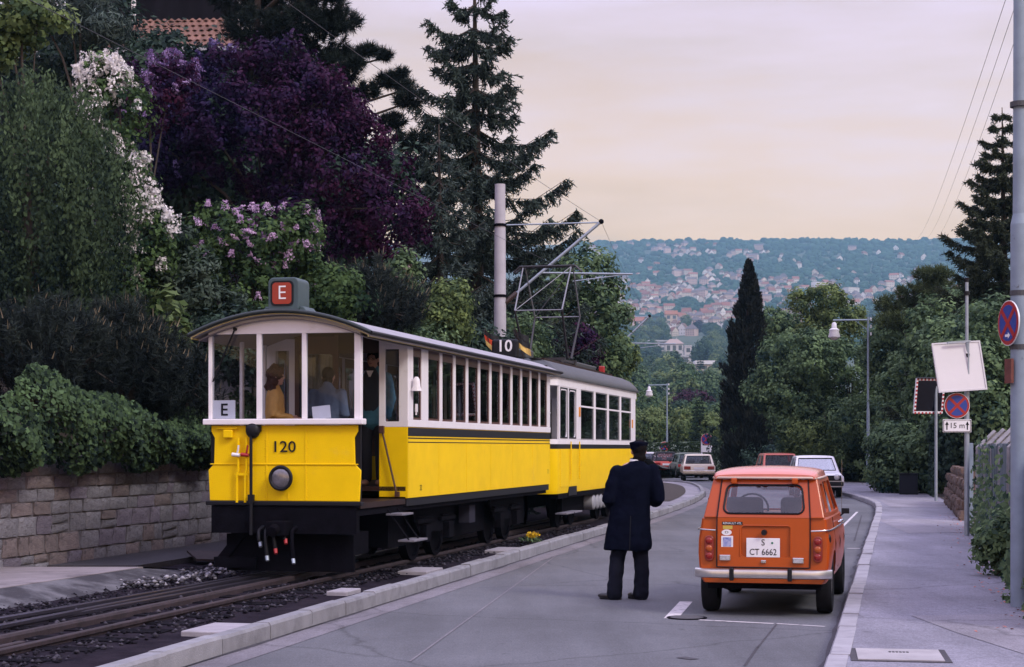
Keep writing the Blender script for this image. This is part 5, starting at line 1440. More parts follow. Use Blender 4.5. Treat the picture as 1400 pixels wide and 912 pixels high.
# ================================================================== people on the tram platform
def rider(loc, rz, label, hgt, top, trousers, hairc, hairstyle, under=None, glasses=False, arms='down', nod=0.0, yaw=0.0):
    w = TM @ Vector(loc); p = empty('person', w, TROT + rz); tag(p, label, 'person', 'people on the tram platform')
    k = hgt / 1.75
    HC = Vector((0, .02 + nod, 1.625 - nod * .4)) * k
    b = MB(); head(b, HC, yaw, k)
    limb(b, [Vector((0, 0, 1.32)) * k, Vector((0, 0, 1.15)) * k, Vector((0, 0, .94)) * k], [(.145 * k, .085 * k), (.13 * k, .09 * k), (.15 * k, .10 * k)])
    A = {}
    for s in (-1, 1):
        limb(b, [Vector((s * .09, 0, .93)) * k, Vector((s * .10, .01, .50)) * k, Vector((s * .10, -.01, .08)) * k], [.08 * k, .052 * k, .04 * k])
        b.ellipsoid(Vector((s * .10, .06, .04)) * k, (.045 * k, .11 * k, .04 * k))
        A[s] = [Vector((s * .18, 0, 1.385)) * k, Vector((s * .235, -.02, 1.12)) * k, Vector((s * .20, .05, .88)) * k if arms == 'down' else Vector((s * .08, .21, 1.08)) * k]
        limb(b, A[s], [.048 * k, .040 * k, .030 * k])
        hand(b, A[s][2], (A[s][2] - A[s][1]), (-s * .3, .9, .2) if arms == 'down' else (0, .1, 1), k)
    body = grow(b, 'body', M['skin'], p, .014, 2)
    face_bits(body, HC, yaw, k, glasses)
    b = MB()
    limb(b, [Vector((0, -.01, 1.505)) * k, Vector((0, -.005, 1.465)) * k, Vector((0, 0, 1.38)) * k, Vector((0, 0, 1.20)) * k, Vector((0, 0, .98)) * k, Vector((0, 0, .84)) * k], [(.068 * k, .066 * k), (.10 * k, .085 * k), (.195 * k, .115 * k), (.185 * k, .125 * k), (.180 * k, .128 * k), (.19 * k, .135 * k)], 18)
    for s in (-1, 1): limb(b, [A[s][0], A[s][1], A[s][1] + (A[s][2] - A[s][1]) * .93], [.076 * k, .066 * k, .055 * k])
    j = grow(b, 'jacket', top, p, .014, 3, .022, .09)
    if under:
        b = MB(); b.ellipsoid(Vector((0, .085, 1.20)) * k, (.135 * k, .066 * k, .34 * k), 16, 12); b.build('pullover', under, p, smooth=60)
        b = MB(); b.prism([(-.045 * k, 1.475 * k), (.045 * k, 1.475 * k), (0, 1.37 * k)], 'y', .118 * k, .138 * k); b.build('shirt_collar', M['signwhite'], p)
    b = MB()
    for s in (-1, 1): limb(b, [Vector((s * .085, 0, .90)) * k, Vector((s * .10, .01, .50)) * k, Vector((s * .10, -.01, .10)) * k], [.10 * k, .078 * k, .07 * k])
    b.ellipsoid(Vector((0, 0, .92)) * k, (.16 * k, .115 * k, .12 * k)); grow(b, 'trousers', trousers, p, .018, 3)
    b = MB()
    if hairstyle == 'long':
        cap_hair(b, HC, yaw, k, -.05, 1.18)
        R = Matrix.Rotation(yaw, 3, 'Z')
        for (x, y, z, r) in ((.075, -.03, -.08, .055), (-.075, -.03, -.08, .055), (.07, -.05, -.16, .05), (-.07, -.05, -.16, .05), (0, -.09, -.13, .07), (0, -.02, .12, .06), (.03, .055, .085, .045), (-.03, .055, .085, .045)):
            b.ellipsoid(HC + R @ (Vector((x, y, z)) * k), (r * k,) * 3)
        grow(b, 'hair', hairc, p, .013, 1, .035, .035)
    else:
        cap_hair(b, HC, yaw, k, -.055, 1.02); grow(b, 'hair', hairc, p, .012, 2, .012, .03)
    return p
brown = mat('brown hair', (.075, .035, .025), .8, var=.35, vscale=30, spec=.08); dk = mat('near black hair', (.012, .009, .008), .8, spec=.05)
darkt = mat('dark trousers', (.02, .02, .028), .85)
rider((-.40, .72, 1.0), -math.radians(70), 'woman with long wavy hair in a tan coat behind the left windscreen', 1.71, mat('tan coat cloth', (.62, .33, .085), .7, var=.15, vscale=8), darkt, brown, 'long', arms='front')
rider((.16, 1.15, 1.0), math.radians(6), 'person in a slate blue jacket with back turned on the tram platform', 1.74, mat('slate blue jacket', (.075, .105, .17), .75, var=.15, vscale=8), darkt, dk, 'short', arms='front', nod=.03)
rider((.37, 2.42, 1.16), math.pi - math.radians(4), 'man in a teal jacket and dark pullover standing in the tram doorway', 1.86, mat('teal jacket', (.055, .20, .28), .7, var=.12, vscale=8), darkt, dk, 'short', under=mat('dark pullover', (.035, .04, .05), .9), glasses=True)
# ------------------------------------------------------------------ street furniture
def no_stopping(parent, c, r, nrm_rz, name='sign_disc', arrow=False):
    """round blue plate with red ring and red cross, facing local -y turned by nrm_rz"""
    g = empty(name, c, nrm_rz, parent)
    b = MB(); b.cyl((0, .006, 0), (0, -.004, 0), r, n=36); b.build('plate', M['signwhite'], g, smooth=40)
    b = MB(); b.cyl((0, -.004, 0), (0, -.007, 0), r * .965, n=36); b.build('ring', M['red'], g, smooth=40)
    b = MB(); b.cyl((0, -.007, 0), (0, -.0095, 0), r * .80, n=36); b.build('field', M['signblue'], g, smooth=40)
    b = MB()
    for a in (45, -45): b.obox((0, -.0105 - (.0008 if a > 0 else 0), 0), (r * 1.66, .002, r * .21), M=Matrix.Rotation(math.radians(a), 3, 'Y'))
    b.build('cross', M['red'], g)
    b = MB(); b.cyl((0, .006, 0), (0, .012, 0), r * .99, n=30); b.build('sign_back', M['steel'], g)
    if arrow:
        b = MB(); b.prism([(-.05, -.012), (.01, -.012), (.01, -.032), (.055, 0), (.01, .032), (.01, .012), (-.05, .012)], 'y', -.0135, -.0125); o = b.build('arrow', M['signwhite'], g); o.location.z = -r * .55
    return g

# signpost with the tilted white panel
sp_ = empty('sign_post', (8.03, 29.7, .12)); tag(sp_, 'tall thin grey signpost on the pavement carrying a no-stopping sign and 15 m plate', 'signpost')
s77 = F / 29.7
b = MB(); b.cyl((0, 0, 0), (0, 0, 2.75), .045, n=14); b.cyl((0, 0, 2.75), (0, 0, 4.48), .030, n=12); b.build('pole', M['steel'], sp_, smooth=40)
MB().cyl((0, 0, 4.48), (0, 0, 4.56), .036, n=10).build('cap', M['black'], sp_)
for z in (1.86, 2.20, 2.83, 3.15, 4.25): MB().cyl((0, 0, z), (0, 0, z + .07), .052, n=12).build('clamp', M['black'], sp_)
no_stopping(sp_, (-.19, -.06, 2.30), .225, 0)
o = MB().box(-.44, .06, -.070, -.058, 1.83, 2.06).build('distance_plate', M['signwhite'], sp_, bev=.004)
b = MB(); b.frame_panel([(-.43, -.072, 1.84), (.05, -.072, 1.84), (.05, -.072, 2.05), (-.43, -.072, 2.05)], (.015, .985, .035, .965), (0, -.002, 0), .02, seg=2); b.build('border', M['black'], o)
text('distance', '15 m', .135, M['black'], o, (-.19, -.073, 1.945), (math.pi / 2, 0, 0), .001)
for x in (-.37, -.01):
    b = MB(); b.prism([(x - .010, 1.875), (x + .010, 1.875), (x + .010, 1.96), (x + .032, 1.96), (x, 2.02), (x - .032, 1.96), (x - .010, 1.96)], 'y', -.0745, -.073); b.build('arrow', M['black'], o)
pn = empty('white_panel', (8.03 - .17, 29.62, .12 + 2.98), math.radians(14)); tag(pn, 'large blank white panel tilted on the tall signpost', 'panel')
b = MB(); R = Matrix.Rotation(math.radians(-4.0), 3, 'Y') @ Matrix.Rotation(math.radians(-10), 3, 'X'); b.obox((0, -.02, 0), (.93, .03, .88), M=R); b.build('board', mat('white enamel panel', (.56, .53, .56), .35, var=.05, vscale=1.5, stain=((.55, .50, .56), 2.2, .55, .8)), pn, bev=.006)
b = MB(); b.frame_panel([R @ Vector(p) for p in ((-.47, -.038, -.445), (.47, -.038, -.445), (.47, -.038, .445), (-.47, -.038, .445))], (.03, .97, .03, .97), R @ Vector((0, -.01, 0)), .01, seg=1); b.build('rim', mat('pale grey rim', (.48, .46, .50), .5), pn)
b = MB(); b.bar((.17, -.05, -.42), (.17, -.05, .47), .02, .02); b.bar((-.25, -.06, .42), (.2, -.06, .46), .03, .03); b.build('bracket', M['steel'], pn)

# traffic mirror with red and white border
tm = empty('traffic_mirror', (12.35, 49.0, .12)); tag(tm, 'rectangular traffic mirror with red and white border on a grey post', 'mirror')
b = MB(); b.cyl((0, 0, 0), (0, 0, 3.35), .045, n=12); b.build('post', M['steel'], tm, smooth=40)
gm = empty('mirror_head', (-.22, -.08, 3.05), math.radians(18), tm); gm.rotation_euler.x = math.radians(9)
b = MB(); b.frame_panel([(-.46, 0, -.5), (.50, 0, -.5), (.50, 0, .52), (-.46, 0, .52)], (.06, .94, .06, .94), (0, .06, 0), .02); b.build('frame', M['signwhite'], gm)
b = MB(); b.box(-.42, .46, .012, .03, -.46, .48); b.build('mirror_glass', mat('mirror glass', (.10, .10, .13), .12, 1.0), gm)
for k in range(8):
    for z in (-.49, .49): MB().box(-.44 + k * .12, -.385 + k * .12, -.004, .0, z - .028, z + .028).build('red_block', M['red'], gm)
    for x in (-.43, .47): MB().box(x - .028, x + .028, -.004, 0, -.44 + k * .115, -.385 + k * .115).build('red_block', M['red'], gm)
MB().box(-.46, .50, -.05, .06, .525, .545).build('hood', M['black'], gm)

# big mast at the right edge, with its own no-stopping sign
ms = empty('steel_mast', (4.98, 16.5, .12)); tag(ms, 'thick blue grey steel mast at the right edge with an oval-looking no-stopping sign', 'mast')
b = MB(); b.cyl((0, 0, 0), (0, 0, 3.75), .088, n=20); b.cyl((0, 0, 3.75), (0, 0, 3.85), .088, .066, n=20); b.cyl((0, 0, 3.85), (0, 0, 7.5), .066, .055, n=20); b.build('pole', M['bluegrey'], ms, smooth=40)
for z in (2.52, 3.05, 4.9): MB().cyl((0, 0, z), (0, 0, z + .05), .093, n=18).build('clamp', mat('dark band', (.05, .05, .06), .6), ms)
no_stopping(ms, (-.115, -.02, 2.78), .222, math.radians(-80), arrow=True)
b = MB(); b.obox((-.11, -.02, 2.31), (.12, .03, .24), math.radians(-76)); b.build('rust_plate', mat('rusty red plate', (.12, .035, .028), .8, var=.3, vscale=20), ms)

# street lamp on the right, and a second one far off
def lamp(loc, h, arm, label, group='street lamps'):
    r = empty('street_lamp', loc); tag(r, label, 'street lamp', group)
    b = MB(); b.cyl((0, 0, 0), (0, 0, h * .45), .075, .065, n=12); b.cyl((0, 0, h * .45), (0, 0, h), .05, .042, n=12); b.build('pole', M['bluegrey'], r, smooth=40)
    b = MB(); b.tube([(.1, 0, h - .12), (-arm, 0, h - .14)], .035, 8); b.bar((0, 0, h - .55), (-.55, 0, h - .16), .02, .02); b.build('arm', M['bluegrey'], r, smooth=40)
    for k in range(3): MB().cyl((.12, 0, h - .15 - k * .32), (.12, 0, h - .02 - k * .32), .035, n=8).build('insulator', M['signwhite'], r)
    b = MB(); rings = []
    for z, rr in ((0, .24), (.05, .26), (.25, .20), (.30, .22), (.34, .22), (.40, .12), (.60, .10), (.66, .04)):
        rings.append([(-arm + .05 + rr * math.cos(2 * math.pi * k / 16), rr * math.sin(2 * math.pi * k / 16), h - .88 + z) for k in range(16)])
    b.loft(rings); b.build('lamp_head', mat('pale lamp housing', (.62, .60, .66), .4), r, smooth=40)
    b = MB(); b.ellipsoid((-arm + .05, 0, h - .90), (.17, .17, .10), 14, 8); b.build('lamp_glass', mat('milky lamp glass', (.6, .58, .6), .3), r, smooth=60)
    return r
lamp((15.24, 72, .12), 7.15, 1.5, 'grey street lamp with a bell-shaped head reaching over the road on the right')
p = at(912, 640, 118); lamp((p.x, 118, 0.1), 6.1, 1.3, 'far grey street lamp above the red and black car')

# small no-stopping signs by the far hedge
def mini_sign(px, py, pyg, d, label, k):
    p = at(px, py, d); pg_ = at(px, pyg, d)
    r = empty('no_stopping_sign', (p.x, d, 0)); tag(r, label, 'sign', 'small no-stopping signs by the far hedge')
    MB().box(-.05 - .28, .04 - .28, 0, .05, 0, p.z + .1).build('post', M['signwhite'], r)
    no_stopping(r, (0, -.05, p.z + .15), .34 * k, 0); MB().box(-.30, .34, -.04, -.02, p.z - .62, p.z - .22).build('sub_plate', M['signwhite'], r)
mini_sign(966, 604, 640, 100, 'no-stopping sign on a white post behind the cream saloon', 1.0)
mini_sign(908.5, 613.5, 640, 112, 'no-stopping sign on a white post behind the red and black car', .95)
# ------------------------------------------------------------------ overhead line
def mast(base, h, r0, r1, label, ztop, tip, bar_end, barz, mt):
    r = empty('catenary_mast', base); tag(r, label, 'mast', 'overhead line masts')
    b = MB(); b.cyl((0, 0, 0), (0, 0, h), r0, r1, n=20); b.build('pole', mt, r, smooth=40)
    for z in (ztop, ztop - 1.6, ztop - 2.6): MB().cyl((0, 0, z - .03), (0, 0, z + .03), r1 + .03, n=18).build('clamp', M['iron'], r)
    T = Vector(tip)
    MB().tube([(0, 0, ztop), T + Vector((-.05, 0, -.02))], .018, 6).build('stay_rod', M['steel'], r)
    lo = Vector((r1, 0, ztop - 1.75))
    MB().tube([lo, T], .034, 8).build('bracket_tube', M['steel'], r, smooth=60)
    MB().cyl(lo, lo + (T - lo).normalized() * .35, .06, n=10).build('insulator', M['insul'], r)
    MB().ellipsoid(T, (.06, .06, .06), 10, 8).build('wire_clamp', M['iron'], r)
    fr = (barz - lo.z) / (T.z - lo.z); A_ = lo + (T - lo) * fr; B_ = Vector((bar_end, T.y, barz - .03))
    MB().tube([A_, B_], .024, 7).build('registration_tube', M['steel'], r, smooth=60)
    MB().tube([A_ + (B_ - A_) * .9 + Vector((0, 0, -.02)), A_ + (B_ - A_) * .35 + Vector((0, 0, -.18))], .014, 6).build('steady_arm', M['steel'], r)
    return r
m1x = -0.27
mz = lambda y, d: CAMZ + (HZ - y) * d / F
mconc = mat('pale concrete mast', (.40, .38, .43), .8, var=.10, vscale=3, bump=.15, bscale=30)
mast((m1x, 38, 0.0), mz(252, 38), .165, .118, 'pale round concrete mast behind the tram carrying the overhead wire bracket', mz(308, 38), (at(822, 303, 38).x - m1x, 0, mz(303, 38)), at(865, 374, 38).x - m1x, mz(373, 38), mconc)
d2 = 65.0; m2x = at(818, 500, d2).x
mast((m2x, d2, 0.0), mz(425, d2), .15, .11, 'second overhead line mast half hidden in the leafy tree beyond the tram', mz(434, d2), (at(888, 432, d2).x - m2x, 0, mz(432, d2)), at(924, 471, d2).x - m2x, mz(469, d2), mconc)
def wire(name, pts, r, label, sag=0.0, n=14):
    out = []
    for a, c in zip(pts, pts[1:]):
        a, c = Vector(a), Vector(c)
        for k in range(n): t = k / n; q = a.lerp(c, t); q.z -= sag * 4 * t * (1 - t); out.append(q)
    out.append(Vector(pts[-1])); b = MB(); b.tube(out, r, 5); o = b.build(name, M['copper'], None); tag(o, label, 'wire', 'overhead wires'); return o
tip1 = at(822, 303, 38); tip2 = at(888, 432, d2)
wire('carrier_wire', [(-5.2, 10, 7.25), tip1, tip2, (6.2, 95, 6.9)], .0042, 'upper carrier wire of the tram line running to the bracket tips', .16)
wire('contact_wire', [(axis_x(10), 10, 5.62), (axis_x(38) + .05, 38, 5.60), (at(905, 471, d2).x, d2, 5.6), (5.6, 95, 5.6)], .0035, 'lower contact wire touched by the pantograph', .0)
for k in range(3):
    a = at(1378 + k * 16, -10, 25); c = at(1255 + k * 13, 325, 140)
    wire('telephone_wire', [a, c], .0045, ['leftmost thin wire crossing the sky at the right', 'middle thin wire crossing the sky at the right', 'rightmost thin wire crossing the sky at the right'][k], .6)

# ------------------------------------------------------------------ fence with bent concrete posts on the right
fe = empty('boundary_fence'); tag(fe, 'blue grey board fence with bent concrete posts and barbed wire, overgrown', 'fence')
m_post = mat('lichened concrete post', (.24, .23, .245), .9, var=.25, vscale=6, bump=.4, bscale=30)
m_brd = mat('weathered blue board', (.085, .115, .15), .75, var=.3, vscale=4, rnd=.3, stretch=(1, 1, .2), stain=((.04, .045, .04), 3, .52, .7))
tops = []
fd = [14.2, 16.3, 18.4, 20.6, 22.9, 25.3, 27.8, 30.5, 33.3]
for k, d in enumerate(fd):
    X = lerp_line(FNP, d) + .22
    b = MB(); b.tube([(X, d, 0), (X, d, 1.68), (X + .34, d + .05, 2.0)], [.075, .065, .05], 4); b.build('post', m_post, fe)
    tops.append((X, d))
bm_ = [MB().box(-.012, .012, -.075, .075, 0, 1.0).mesh('board', m_brd)]
brng = random.Random(4)
d = 14.3
while d < 33.2:
    X = lerp_line(FNP, d) + .20
    link_mesh('board', bm_[0], fe, (X + brng.uniform(-.012, .012), d, .13), (brng.uniform(-.01, .01), brng.uniform(-.015, .015), -math.atan(.23)), (1, 1, brng.uniform(1.52, 1.62)))
    d += .158
for (dx, z) in ((.10, 1.76), (.22, 1.87), (.33, 1.98)):
    pts = []
    for (X, d) in tops: pts.append((X + dx, d + .02, z))
    out = []
    for a, c in zip(pts, pts[1:]):
        for k in range(10):
            t = k / 10; q = Vector(a).lerp(Vector(c), t); q.z -= .10 * t * (1 - t) * brng.uniform(.6, 1.4); q.x += brng.uniform(-.01, .01); out.append(q)
    b = MB(); b.tube(out, .007, 5); b.build('barbed_wire', M['rust'], fe)
# meter box and white fittings beside the signpost
r = empty('utility_box', (lerp_line(FNP, 33.8) + .05, 33.8, .12)); tag(r, 'small grey utility post with white fittings behind the tall signpost', 'utility post')
MB().box(-.07, .07, -.06, .06, 0, 1.65).build('post', M['bluegrey'], r, bev=.01)
for z in (1.50, 1.05): MB().box(-.11, -.03, -.10, -.03, z, z + .12).build('fitting', M['signwhite'], r, bev=.02)
r = empty('grey_cabinet', (13.2, 56.0, .12), -.2); tag(r, 'dark grey cabinet standing in the shrubs at the pavement edge', 'cabinet')
MB().box(-.3, .3, -.15, .15, .0, .68).build('housing', mat('dark cabinet', (.016, .017, .024), .7, var=.1, vscale=4, spec=.1), r, bev=.015)
MB().box(-.33, .33, -.18, .18, .682, .71).build('lid', MATS['dark cabinet'], r, bev=.01); MB().box(-.26, .26, -.158, -.151, .05, .63).build('door', mat('cabinet door', (.020, .021, .03), .7, spec=.1), r, bev=.004)
# litter: leaves on the kerb
lm = mat('fallen blossom', (.40, .12, .08), .8, var=.4, vscale=40)
litter_rng = np.random.default_rng(8)
V = []; Fq = []
for k in range(260):
    if k < 40: c = np.array([3.55 + litter_rng.normal(0, .07), 16.35 + litter_rng.normal(0, .12), .006])
    else:
        d = litter_rng.uniform(14, 40); c = np.array([lerp_line(FNP, d) - abs(litter_rng.normal(0, .22)), d, .13])
    a = litter_rng.uniform(0, 6.28); s_ = litter_rng.uniform(.012, .03); u = np.array([math.cos(a), math.sin(a), .3]) * s_; w = np.array([-math.sin(a), math.cos(a), .1]) * s_ * .6
    n0 = len(V); V += [c - u, c - w + [0, 0, .006], c + u, c + w]; Fq.append((n0, n0 + 1, n0 + 2, n0 + 3))
o = link_mesh('fallen_leaves', arrays_mesh('fallen_leaves', np.array(V), np.array(Fq), lm)); tag(o, 'reddish fallen leaves along the pavement edge', 'leaves', kind='stuff')
o = None
# ------------------------------------------------------------------ vegetation generators (numpy)
def unit(v): return v / np.maximum(np.linalg.norm(v, axis=-1, keepdims=True), 1e-9)
def rdirs(rng, n): return unit(rng.normal(size=(n, 3)))

def leaf_quads(rng, pos, nrm, L, Wd, tint, droop=0.0):
    """diamond leaves at pos facing nrm"""
    n = len(pos)
    t = unit(np.cross(nrm, rdirs(rng, n)))
    if droop: t = unit(t + np.array([0, 0, -droop]))
    s = np.cross(nrm, t)
    k = rng.uniform(.65, 1.3, n)[:, None]
    a = pos - t * L * .5 * k; c = pos + t * L * .5 * k - nrm * L * .12 * k
    b = pos + s * Wd * .5 * k + t * L * .08; d = pos - s * Wd * .5 * k + t * L * .08
    V = np.stack([a, b, c, d], 1).reshape(-1, 3)
    Fq = np.arange(4 * n).reshape(n, 4)
    return V, Fq, np.repeat(np.clip(tint, 0, 1), 4)

def spikes(rng, base, tip, w, tint):
    """thin needle blades (a triangle each, stored as quads for speed)"""
    n = len(base); d = unit(tip - base); s = unit(np.cross(d, rdirs(rng, n))) * w
    V = np.stack([base - s, base + s, tip + s * .25, tip - s * .25], 1).reshape(-1, 3)
    return V, np.arange(4 * n).reshape(n, 4), np.repeat(np.clip(tint, 0, 1), 4)

def merge(parts):
    V = []; Fq = []; T = []; o = 0
    for v, f, t in parts:
        V.append(v); Fq.append(f + o); T.append(t); o += len(v)
    return np.concatenate(V), np.concatenate(Fq), np.concatenate(T)

def clump_cloud(rng, lobes, nclump, per, crad, L, Wd, up=.35, droop=0.0, inner=.12, flat=1.0, shell=(.72, 1.06)):
    """leaf clumps over a set of ellipsoid lobes; gaps stay between clumps"""
    C = []; O = []; w = np.array([l[1][0] * l[1][1] + l[1][0] * l[1][2] + l[1][1] * l[1][2] for l in lobes]); w = w / w.sum()
    while len(C) < nclump:
        k = rng.choice(len(lobes), p=w); c, r = np.array(lobes[k][0], float), np.array(lobes[k][1], float)
        d = rdirs(rng, 1)[0]; p = c + d * r * (rng.uniform(*shell) if rng.random() > inner else rng.uniform(.2, .7))
        bad = False
        for j, (c2, r2) in enumerate(lobes):
            if j != k and np.sum(((p - np.array(c2)) / np.array(r2)) ** 2) < .45: bad = rng.random() < .85
        if not bad: C.append(p); O.append(d)
    C = np.array(C); O = np.array(O)
    cr = crad * rng.uniform(.55, 1.35, nclump); n = nclump * per
    idx = np.repeat(np.arange(nclump), per)
    d = rdirs(rng, n); d[:, 2] *= flat
    pos = C[idx] + d * (cr[idx] * rng.random(n) ** .45)[:, None]
    if droop: pos[:, 2] -= rng.random(n) ** 2 * droop * cr[idx] * 2
    nrm = unit(d * .6 + O[idx] * .5 + np.array([0, 0, up]) + rdirs(rng, n) * .55)
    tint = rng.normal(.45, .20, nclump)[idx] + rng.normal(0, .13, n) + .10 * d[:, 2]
    return leaf_quads(rng, pos, nrm, L, Wd, tint, droop * .6)

def tree_object(name, loc, label, cat, arrays, mt, trunk=None, group=None, extra=None, bark=None):
    """Empty at the base; trunk and crown are parts (coordinates of arrays are relative to loc)"""
    r = empty(name, loc); tag(r, label, cat, group)
    link_mesh('crown', arrays_mesh('crown', *arrays[:2], mt, arrays[2]), r)
    if trunk: trunk.build('trunk', bark or M['bark'], r, smooth=60)
    if extra:
        for nm, arr, m_ in extra:
            o = link_mesh(nm, arrays_mesh(nm, *arr[:2], m_, arr[2]), r); o['kind'] = 'stuff'
    return r

def trunk_limbs(rng, h, r0, lobes, bend=.15, n=6):
    b = MB(); pts = []
    for k in range(7):
        t = k / 6; pts.append((bend * math.sin(t * 3 + rng.uniform(0, .6)) * h * .06, bend * math.cos(t * 2.3) * h * .05, h * t))
    b.tube(pts, [r0 * (1.25 if k == 0 else 1 - .75 * k / 6) for k in range(7)], 9)
    for (c, r) in lobes[:n]:
        t = rng.uniform(.35, .8); a = Vector(pts[int(t * 6)]); e_ = Vector(c)
        m_ = a.lerp(e_, .5) + Vector((0, 0, .12 * (e_ - a).length))
        b.tube([a, m_, e_], [r0 * .42, r0 * .25, r0 * .10], 6)
    return b

def blossom(rng, centers, per, rad, petal, stretch=1.6):
    n = len(centers) * per; idx = np.repeat(np.arange(len(centers)), per)
    d = rdirs(rng, n); s = rng.uniform(.7, 1.3, len(centers))[idx]
    z = rng.random(n); rr = rad * (1 - .55 * z)
    off = np.stack([d[:, 0] * rr, d[:, 1] * rr, (z - .4) * rad * 2 * stretch * .6], 1) * s[:, None]
    ax = unit(rng.normal(size=(len(centers), 3)) * .45 + np.array([0, -.25, 1]))[idx]
    off = off + (ax - np.array([0, 0, 1])) * (off[:, 2:3])
    return leaf_quads(rng, centers[idx] + off, unit(d + rdirs(rng, n) * .4), petal, petal * .9, rng.normal(.5, .2, len(centers))[idx] + rng.normal(0, .15, n))

def surf_points(rng, lobes, n, face=(0, -1, .25), lim=.15):
    out = []
    while len(out) < n:
        c, r = lobes[rng.integers(len(lobes))]
        d = rdirs(rng, 1)[0]
        if d @ unit(np.array(face, float)) > lim: out.append(np.array(c) + d * np.array(r) * rng.uniform(.95, 1.10))
    return np.array(out)

def spruce(rng, h, rad, whorls, twig=.42, dens=1.0, droop=.30, z0=.12, power=.85, lift=.25, hang=.6, gap=.0):
    """layered conifer: boughs sweep out and turn up at the tips, hung with twigs"""
    base, tip, tint, ns = [], [], [], 0
    limbs = MB()
    limbs.tube([(0, 0, 0), (.02 * h * .3, 0, h * .5), (0, 0, h)], [h * .017 + .05, h * .011, .015], 9)
    P0, P1, T = [], [], []
    for w in range(whorls):
        t = z0 + (1 - z0) * (w + rng.uniform(-.25, .25)) / whorls
        if t > .985: continue
        z = h * t; Rm = rad * (1 - t) ** power * rng.uniform(.78, 1.12)
        nb = int(rng.integers(5, 8)) if t < .85 else 4
        a0 = rng.uniform(0, 6.28)
        for j in range(nb):
            if rng.random() < gap: continue
            a = a0 + 6.28 * j / nb + rng.uniform(-.25, .25); R = Rm * rng.uniform(.65, 1.12) + .12
            u = np.array([math.cos(a), math.sin(a), 0]); m = 10; q = np.linspace(0, 1, m)
            pts = u[None] * (R * q)[:, None]; pts[:, 2] = z + R * (-droop * np.sin(q * 2.2) + lift * q ** 2.5)
            limbs.tube([Vector(p) for p in pts[::3]], [.010 * h * .3 + .012, .014, .010, .006], 4)
            nt_ = max(6, int(R * 26 * dens)); qq = rng.random(nt_) ** .75
            pos = np.stack([np.interp(qq, q, pts[:, i]) for i in range(3)], 1)
            side = np.array([-u[1], u[0], 0])
            sgn = rng.choice((-1, 1), nt_)[:, None]
            ln = twig * (1.15 - .65 * qq)[:, None] * rng.uniform(.6, 1.25, (nt_, 1)) * min(1, .45 + R / rad)
            dirn = unit(u[None] * rng.uniform(.35, .9, (nt_, 1)) + side[None] * sgn * rng.uniform(.2, 1.0, (nt_, 1)) + np.array([0, 0, -hang]) * rng.uniform(.2, 1.3, (nt_, 1)))
            P0.append(pos); P1.append(pos + dirn * ln); T.append(np.clip(rng.normal(.42, .18, nt_) + .25 * qq - .1, 0, 1))
    P0 = np.concatenate(P0); P1 = np.concatenate(P1); T = np.concatenate(T)
    # needles round every twig
    k = 9; n = len(P0); i = np.repeat(np.arange(n), k); q = rng.random(n * k)[:, None]
    b_ = P0[i] * (1 - q) + P1[i] * q; ax = unit(P1 - P0)[i]
    dr = unit(rdirs(rng, n * k) + ax * .7)
    nl = twig * .20 * rng.uniform(.7, 1.3, (n * k, 1))
    A = spikes(rng, b_, b_ + dr * nl, twig * .035, T[i] + rng.normal(0, .12, n * k))
    Bq = spikes(rng, P0, P1, twig * .045, T * .7)
    return merge([A, Bq]), limbs

def pine_tufts(rng, ends, axis, per, ln, w, tint_c, core=None, stem=.25):
    """tufts of long needles round shoots: ends (n,3), axis (n,3)"""
    n = len(ends); i = np.repeat(np.arange(n), per)
    ax = unit(axis)[i]; q = rng.random(n * per)[:, None]
    b_ = ends[i] - ax * stem * (1 - q)
    d = unit(rdirs(rng, n * per) + ax * .75)
    return spikes(rng, b_, b_ + d * ln * rng.uniform(.7, 1.2, (n * per, 1)), w, tint_c[i] + rng.normal(0, .12, n * per))

# leaf colours with bluish shade painted into the dark ends, highlights into the light
LF = {
 'birch': leaf('hanging green leaves', (.004, .012, .015), (.070, .108, .052), .2),
 'dark': leaf('dark green leaves', (.006, .015, .019), (.055, .092, .062), .18),
 'mid': leaf('mid green leaves', (.016, .040, .034), (.175, .255, .115), .26),
 'light': leaf('light green leaves', (.022, .046, .028), (.20, .26, .090), .28),
 'purple': leaf('purple leaves', (.011, .007, .038), (.050, .009, .032), .15),
 'lilac': leaf('lilac bush leaves', (.010, .028, .018), (.095, .155, .052), .25),
 'ivy': leaf('ivy leaves', (.004, .011, .010), (.088, .145, .062), .15),
 'spruce': leaf('spruce needles', (.008, .015, .018), (.070, .098, .082), .06),
 'blue': leaf('blue spruce needles', (.020, .034, .034), (.095, .125, .110), .08),
 'pine': leaf('pine needles', (.005, .009, .011), (.020, .030, .026), .05),
 'dwarf': leaf('dwarf pine needles', (.005, .009, .013), (.036, .048, .042), .05),
 'candle': leaf('pine candles', (.10, .085, .060), (.21, .17, .12), .1),
 'cyp': leaf('cypress sprays', (.006, .008, .009), (.024, .026, .022), .05),
 'hedge': leaf('hedge leaves', (.010, .022, .012), (.040, .065, .025), .18),
 'mauve': leaf('mauve blossom', (.34, .20, .38), (.74, .55, .74), .3),
 'whitefl': leaf('white blossom', (.60, .56, .55), (.90, .87, .88), .3),
 'pinkfl': leaf('pale pink blossom', (.5, .30, .34), (.8, .6, .62), .3),
}
def lob(*a): return [((x, y, z), (rx, ry, rz)) for x, y, z, rx, ry, rz in a]

# ------------------------------------------------------------------ the bank on the left
def on_bank(px, d): X = (px - 700) / F * d; return X, d, bank_z(X, d)

